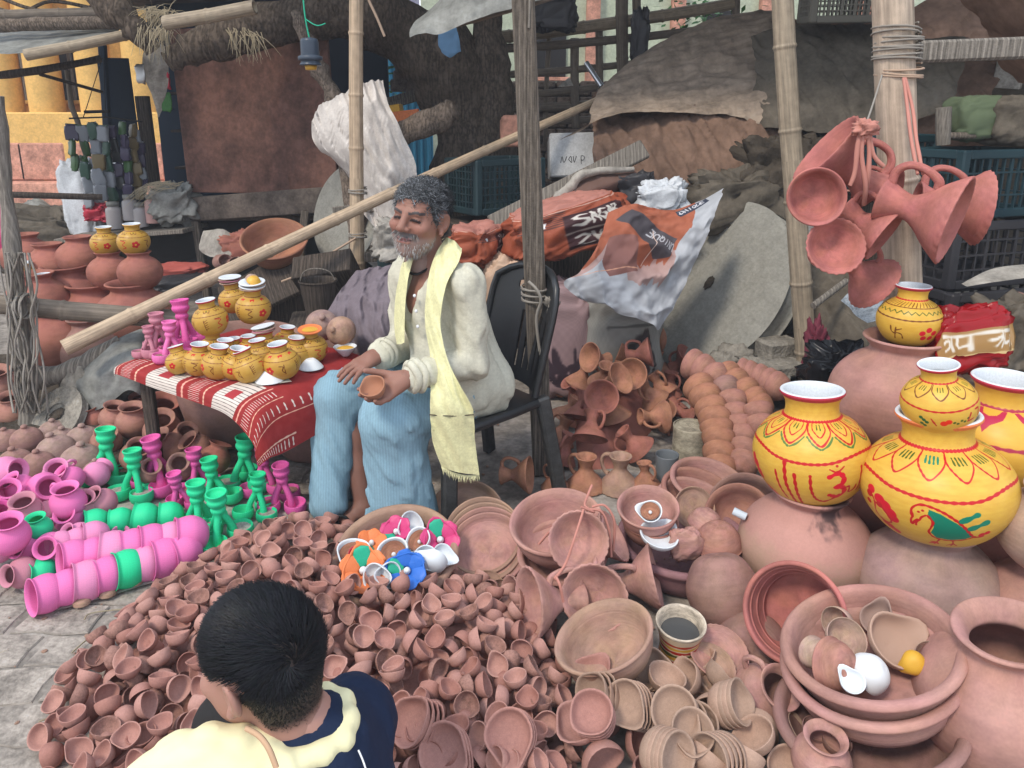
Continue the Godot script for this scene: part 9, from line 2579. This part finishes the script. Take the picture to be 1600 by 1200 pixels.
func boy() -> void:
	var t := thing("person", "boy seen from behind in a navy jacket with a pale yellow hood", "person")
	var hc := Q(408, 1028, 0.945)
	var fz := Vector3(-0.93, -0.06, -0.36).normalized()
	var fx := Vector3(-0.05, 1, 0.1).cross(fz).normalized()
	var hb := Basis(fx, fz.cross(fx), fz)
	var hx := Transform3D(hb, hc)
	var hk := 0.935
	var hf := head_field(hk, true)
	var skin := Color(0.36, 0.19, 0.15)
	var mask := func(q: Vector3) -> float:
		if absf(q.x) > 0.071 and q.y < 0.034 and q.y > -0.05 and absf(q.z + 0.006) < 0.027: return 0.0
		var front := 0.072 if absf(q.x) < 0.045 else lerpf(0.072, 0.045, clampf((absf(q.x) - 0.045) / 0.02, 0, 1))
		if q.z > 0.035: return smoothstep(-0.006, 0.008, q.y - front + (0.075 - q.z) * 0.9)
		var line := -0.088 + 0.107 * smoothstep(-0.045, 0.012, q.z)
		return smoothstep(-0.008, 0.022, q.y - line)
	var hcol := func(p: Vector3) -> Color:
		var q := p / hk
		return skin.lerp(Color(0.018, 0.017, 0.018), 0.93 * float(mask.call(q)))
	var harr := hf.mesh(func(p): return hx * p, hcol)
	var nb := hx * Vector3(0, -0.165, -0.05)
	var lft := fx
	lft.y = 0
	lft = lft.normalized()
	var fwd := Vector3(fz.x, 0, fz.z).normalized()
	var pel := Vector3(nb.x, 0.17, nb.z) - fwd * 0.06
	var bf := Field.new(Vector3(-1.0, -0.02, -1.45), Vector3(0.15, 0.80, -0.4), 0.014)
	bf.cap(nb + Vector3(0, 0.05, 0), nb, 0.048, 0.05, 0.03)
	bf.cap(nb + Vector3(0, -0.08, 0), pel, 0.06, 0.09, 0.04)
	var arms := []
	for s in [-1.0, 1.0]:
		var sh: Vector3 = nb + lft * 0.115 * s + Vector3(0, -0.055, 0)
		var el: Vector3 = sh + Vector3(0, -0.19, 0) + fwd * 0.08 + lft * 0.03 * s
		var wr: Vector3 = el + fwd * 0.17 + Vector3(0, 0.03, 0) - lft * 0.05 * s
		var kn: Vector3 = pel + fwd * 0.30 + Vector3(0, 0.15, 0) + lft * 0.09 * s
		var an := Vector3(kn.x, 0.06, kn.z) - fwd * 0.09
		bf.cap(nb + Vector3(0, -0.07, 0), sh, 0.035, 0.04, 0.02)
		bf.cap(sh, el, 0.04, 0.034, 0.02)
		bf.cap(el, wr, 0.034, 0.025, 0.02)
		bf.cap(pel + lft * 0.07 * s, kn, 0.07, 0.05, 0.03)
		bf.cap(kn, an, 0.048, 0.034, 0.02)
		bf.cap(an, an + fwd * 0.13 - Vector3(0, 0.03, 0), 0.034, 0.024, 0.02)
		arms.append([sh, el, wr, kn, an])
	var hands := []
	for i in 2:
		var s: float = [-1.0, 1.0][i]
		var yy: Vector3 = (arms[i][2] - arms[i][1]).normalized()
		var zz := Vector3(0, -1, 0)
		zz = (zz - yy * zz.dot(yy)).normalized()
		hands.append(hand_arrays(Transform3D(Basis(yy.cross(zz), yy, zz), arms[i][2]), s, [0.3, 0.3, 0.35, 0.4], 0.7, 0.3, 0.78, func(_p): return skin))
	part("body", field_mesh(bf, null, func(_p): return skin, [harr] + hands), M.skin, t)
	# jacket and trousers
	var jf := Field.new(Vector3(-1.0, 0.0, -1.45), Vector3(0.2, 0.80, -0.4), 0.010)
	jf.cap(nb + Vector3(0, -0.035, 0), pel + Vector3(0, 0.05, 0), 0.10, 0.135, 0.05)
	jf.cap(nb + Vector3(0, -0.01, 0), nb + Vector3(0, -0.06, 0), 0.072, 0.10, 0.03)
	for a in arms:
		jf.cap(nb + Vector3(0, -0.030, 0), a[0], 0.085, 0.075, 0.05)
		jf.cap(a[0], a[1], 0.064, 0.055, 0.03)
		jf.cap(a[1], a[2], 0.052, 0.042, 0.02)
	crease(jf, 0.007, 1.6, Vector3(1.3, 0.8, 1.3), 5.0)
	part("jacket", field_mesh(jf), M.navy, t)
	var tf := Field.new(Vector3(-1.1, 0.0, -1.5), Vector3(0.2, 0.5, -0.35), 0.013)
	for a in arms:
		tf.cap(pel, a[3], 0.10, 0.07, 0.04)
		tf.cap(a[3], a[4] + Vector3(0, 0.02, 0), 0.065, 0.05, 0.02)
	part("trousers", field_mesh(tf), M.dark, t)
	part("piping", tube(smooth_line([Q(560, 1172, 0.90), Q(567, 1188, 0.89), Q(573, 1206, 0.88)], 4), 0.0015, 5), M.chalk, t)
	# hood: a soft roll round the neck, fuller over the near shoulder
	var yf := Field.new(Vector3(-0.85, 0.30, -1.25), Vector3(0.0, 0.80, -0.60), 0.0062)
	var ring := []
	for i in 13:
		var an := TAU * i / 12.0
		ring.append(hx * Vector3(0, -0.128, -0.046) + lft * 0.066 * cos(an) + fwd * 0.070 * sin(an) + Vector3(0, 0.008, 0))
	for i in 12: yf.cap(ring[i], ring[i + 1], 0.018, 0.018, 0.010)
	var roll := [[492, 1172, 0.955, 0.010], [460, 1174, 0.935, 0.016], [420, 1178, 0.905, 0.024], [372, 1172, 0.885, 0.030], [322, 1178, 0.875, 0.032], [270, 1194, 0.870, 0.031], [226, 1216, 0.865, 0.027]]
	for i in roll.size() - 1:
		yf.cap(Q(roll[i][0], roll[i][1], roll[i][2]), Q(roll[i + 1][0], roll[i + 1][1], roll[i + 1][2]), roll[i][3], roll[i + 1][3], 0.03)
		if i > 2: yf.cap(Q(roll[i][0] + 20, roll[i][1] + 48, roll[i][2] - 0.02), Q(roll[i + 1][0] + 10, roll[i + 1][1] + 46, roll[i + 1][2] - 0.02), roll[i][3] * 0.9, roll[i + 1][3] * 0.9, 0.05)
	crease(yf, 0.005, 1.8, Vector3(0.8, 1.2, 1.2), 7.0)
	part("hood", field_mesh(yf), mat(L(0.74, 0.68, 0.42), 0.9), t)
	part("hood_seam", tube(smooth_line([Q(385, 1138, 0.855), Q(405, 1150, 0.842), Q(420, 1170, 0.83), Q(432, 1200, 0.82)], 5), 0.004, 6), mat(L(0.50, 0.32, 0.2), 0.9), t)
	# short hair turning out from the crown
	var whorl := Vector3(0.028, 0.045, -0.085)
	var v := PackedVector3Array()
	var col := PackedColorArray()
	var idx := PackedInt32Array()
	var src: PackedVector3Array = harr[0]
	var inv := hx.affine_inverse()
	for n in 34000:
		var p: Vector3 = src[rng.randi() % src.size()]
		var q := (inv * p) / hk
		var mk1: float = mask.call(q)
		if mk1 < 0.12 or rng.randf() > mk1 + 0.25: continue
		q += Vector3(rng.randf_range(-1, 1), rng.randf_range(-1, 1), rng.randf_range(-1, 1)) * 0.0016
		var nrm := Vector3(q.x / 0.076, (q.y - 0.035) / 0.085, (q.z + 0.014) / 0.096)
		nrm = Vector3(nrm.x / 0.076, nrm.y / 0.085, nrm.z / 0.096).normalized()
		var away := q - whorl
		away = away - nrm * away.dot(nrm)
		var dist := away.length()
		away = away.normalized()
		var turn := clampf(1.0 - dist / 0.06, 0.0, 1.0)
		var d := (away + nrm.cross(away) * 1.1 * turn + Vector3(rng.randfn(0, 0.16), rng.randfn(0, 0.16), rng.randfn(0, 0.16)) + Vector3(0, -0.25, 0.1)).normalized()
		d = (d - nrm * d.dot(nrm)).normalized()
		var l := rng.randf_range(0.014, 0.024) * lerpf(0.3, 1.0, smoothstep(-0.04, 0.05, q.y)) * lerpf(0.55, 1.0, mk1)
		var pts := []
		for k in 3:
			var s := k / 2.0
			pts.append(hx * (q * hk + (nrm * 0.42 * sin(s * 1.9) + d * s) * l))
		var c := rng.randf_range(0.006, 0.022)
		ribbon(v, col, idx, pts, 0.0013, hx.basis * nrm.cross(d).normalized(), Color(c, c * 1.05, c * 1.25))
	part("hair", mk(v, idx, PackedVector2Array(), col), M.hair_vc, t)
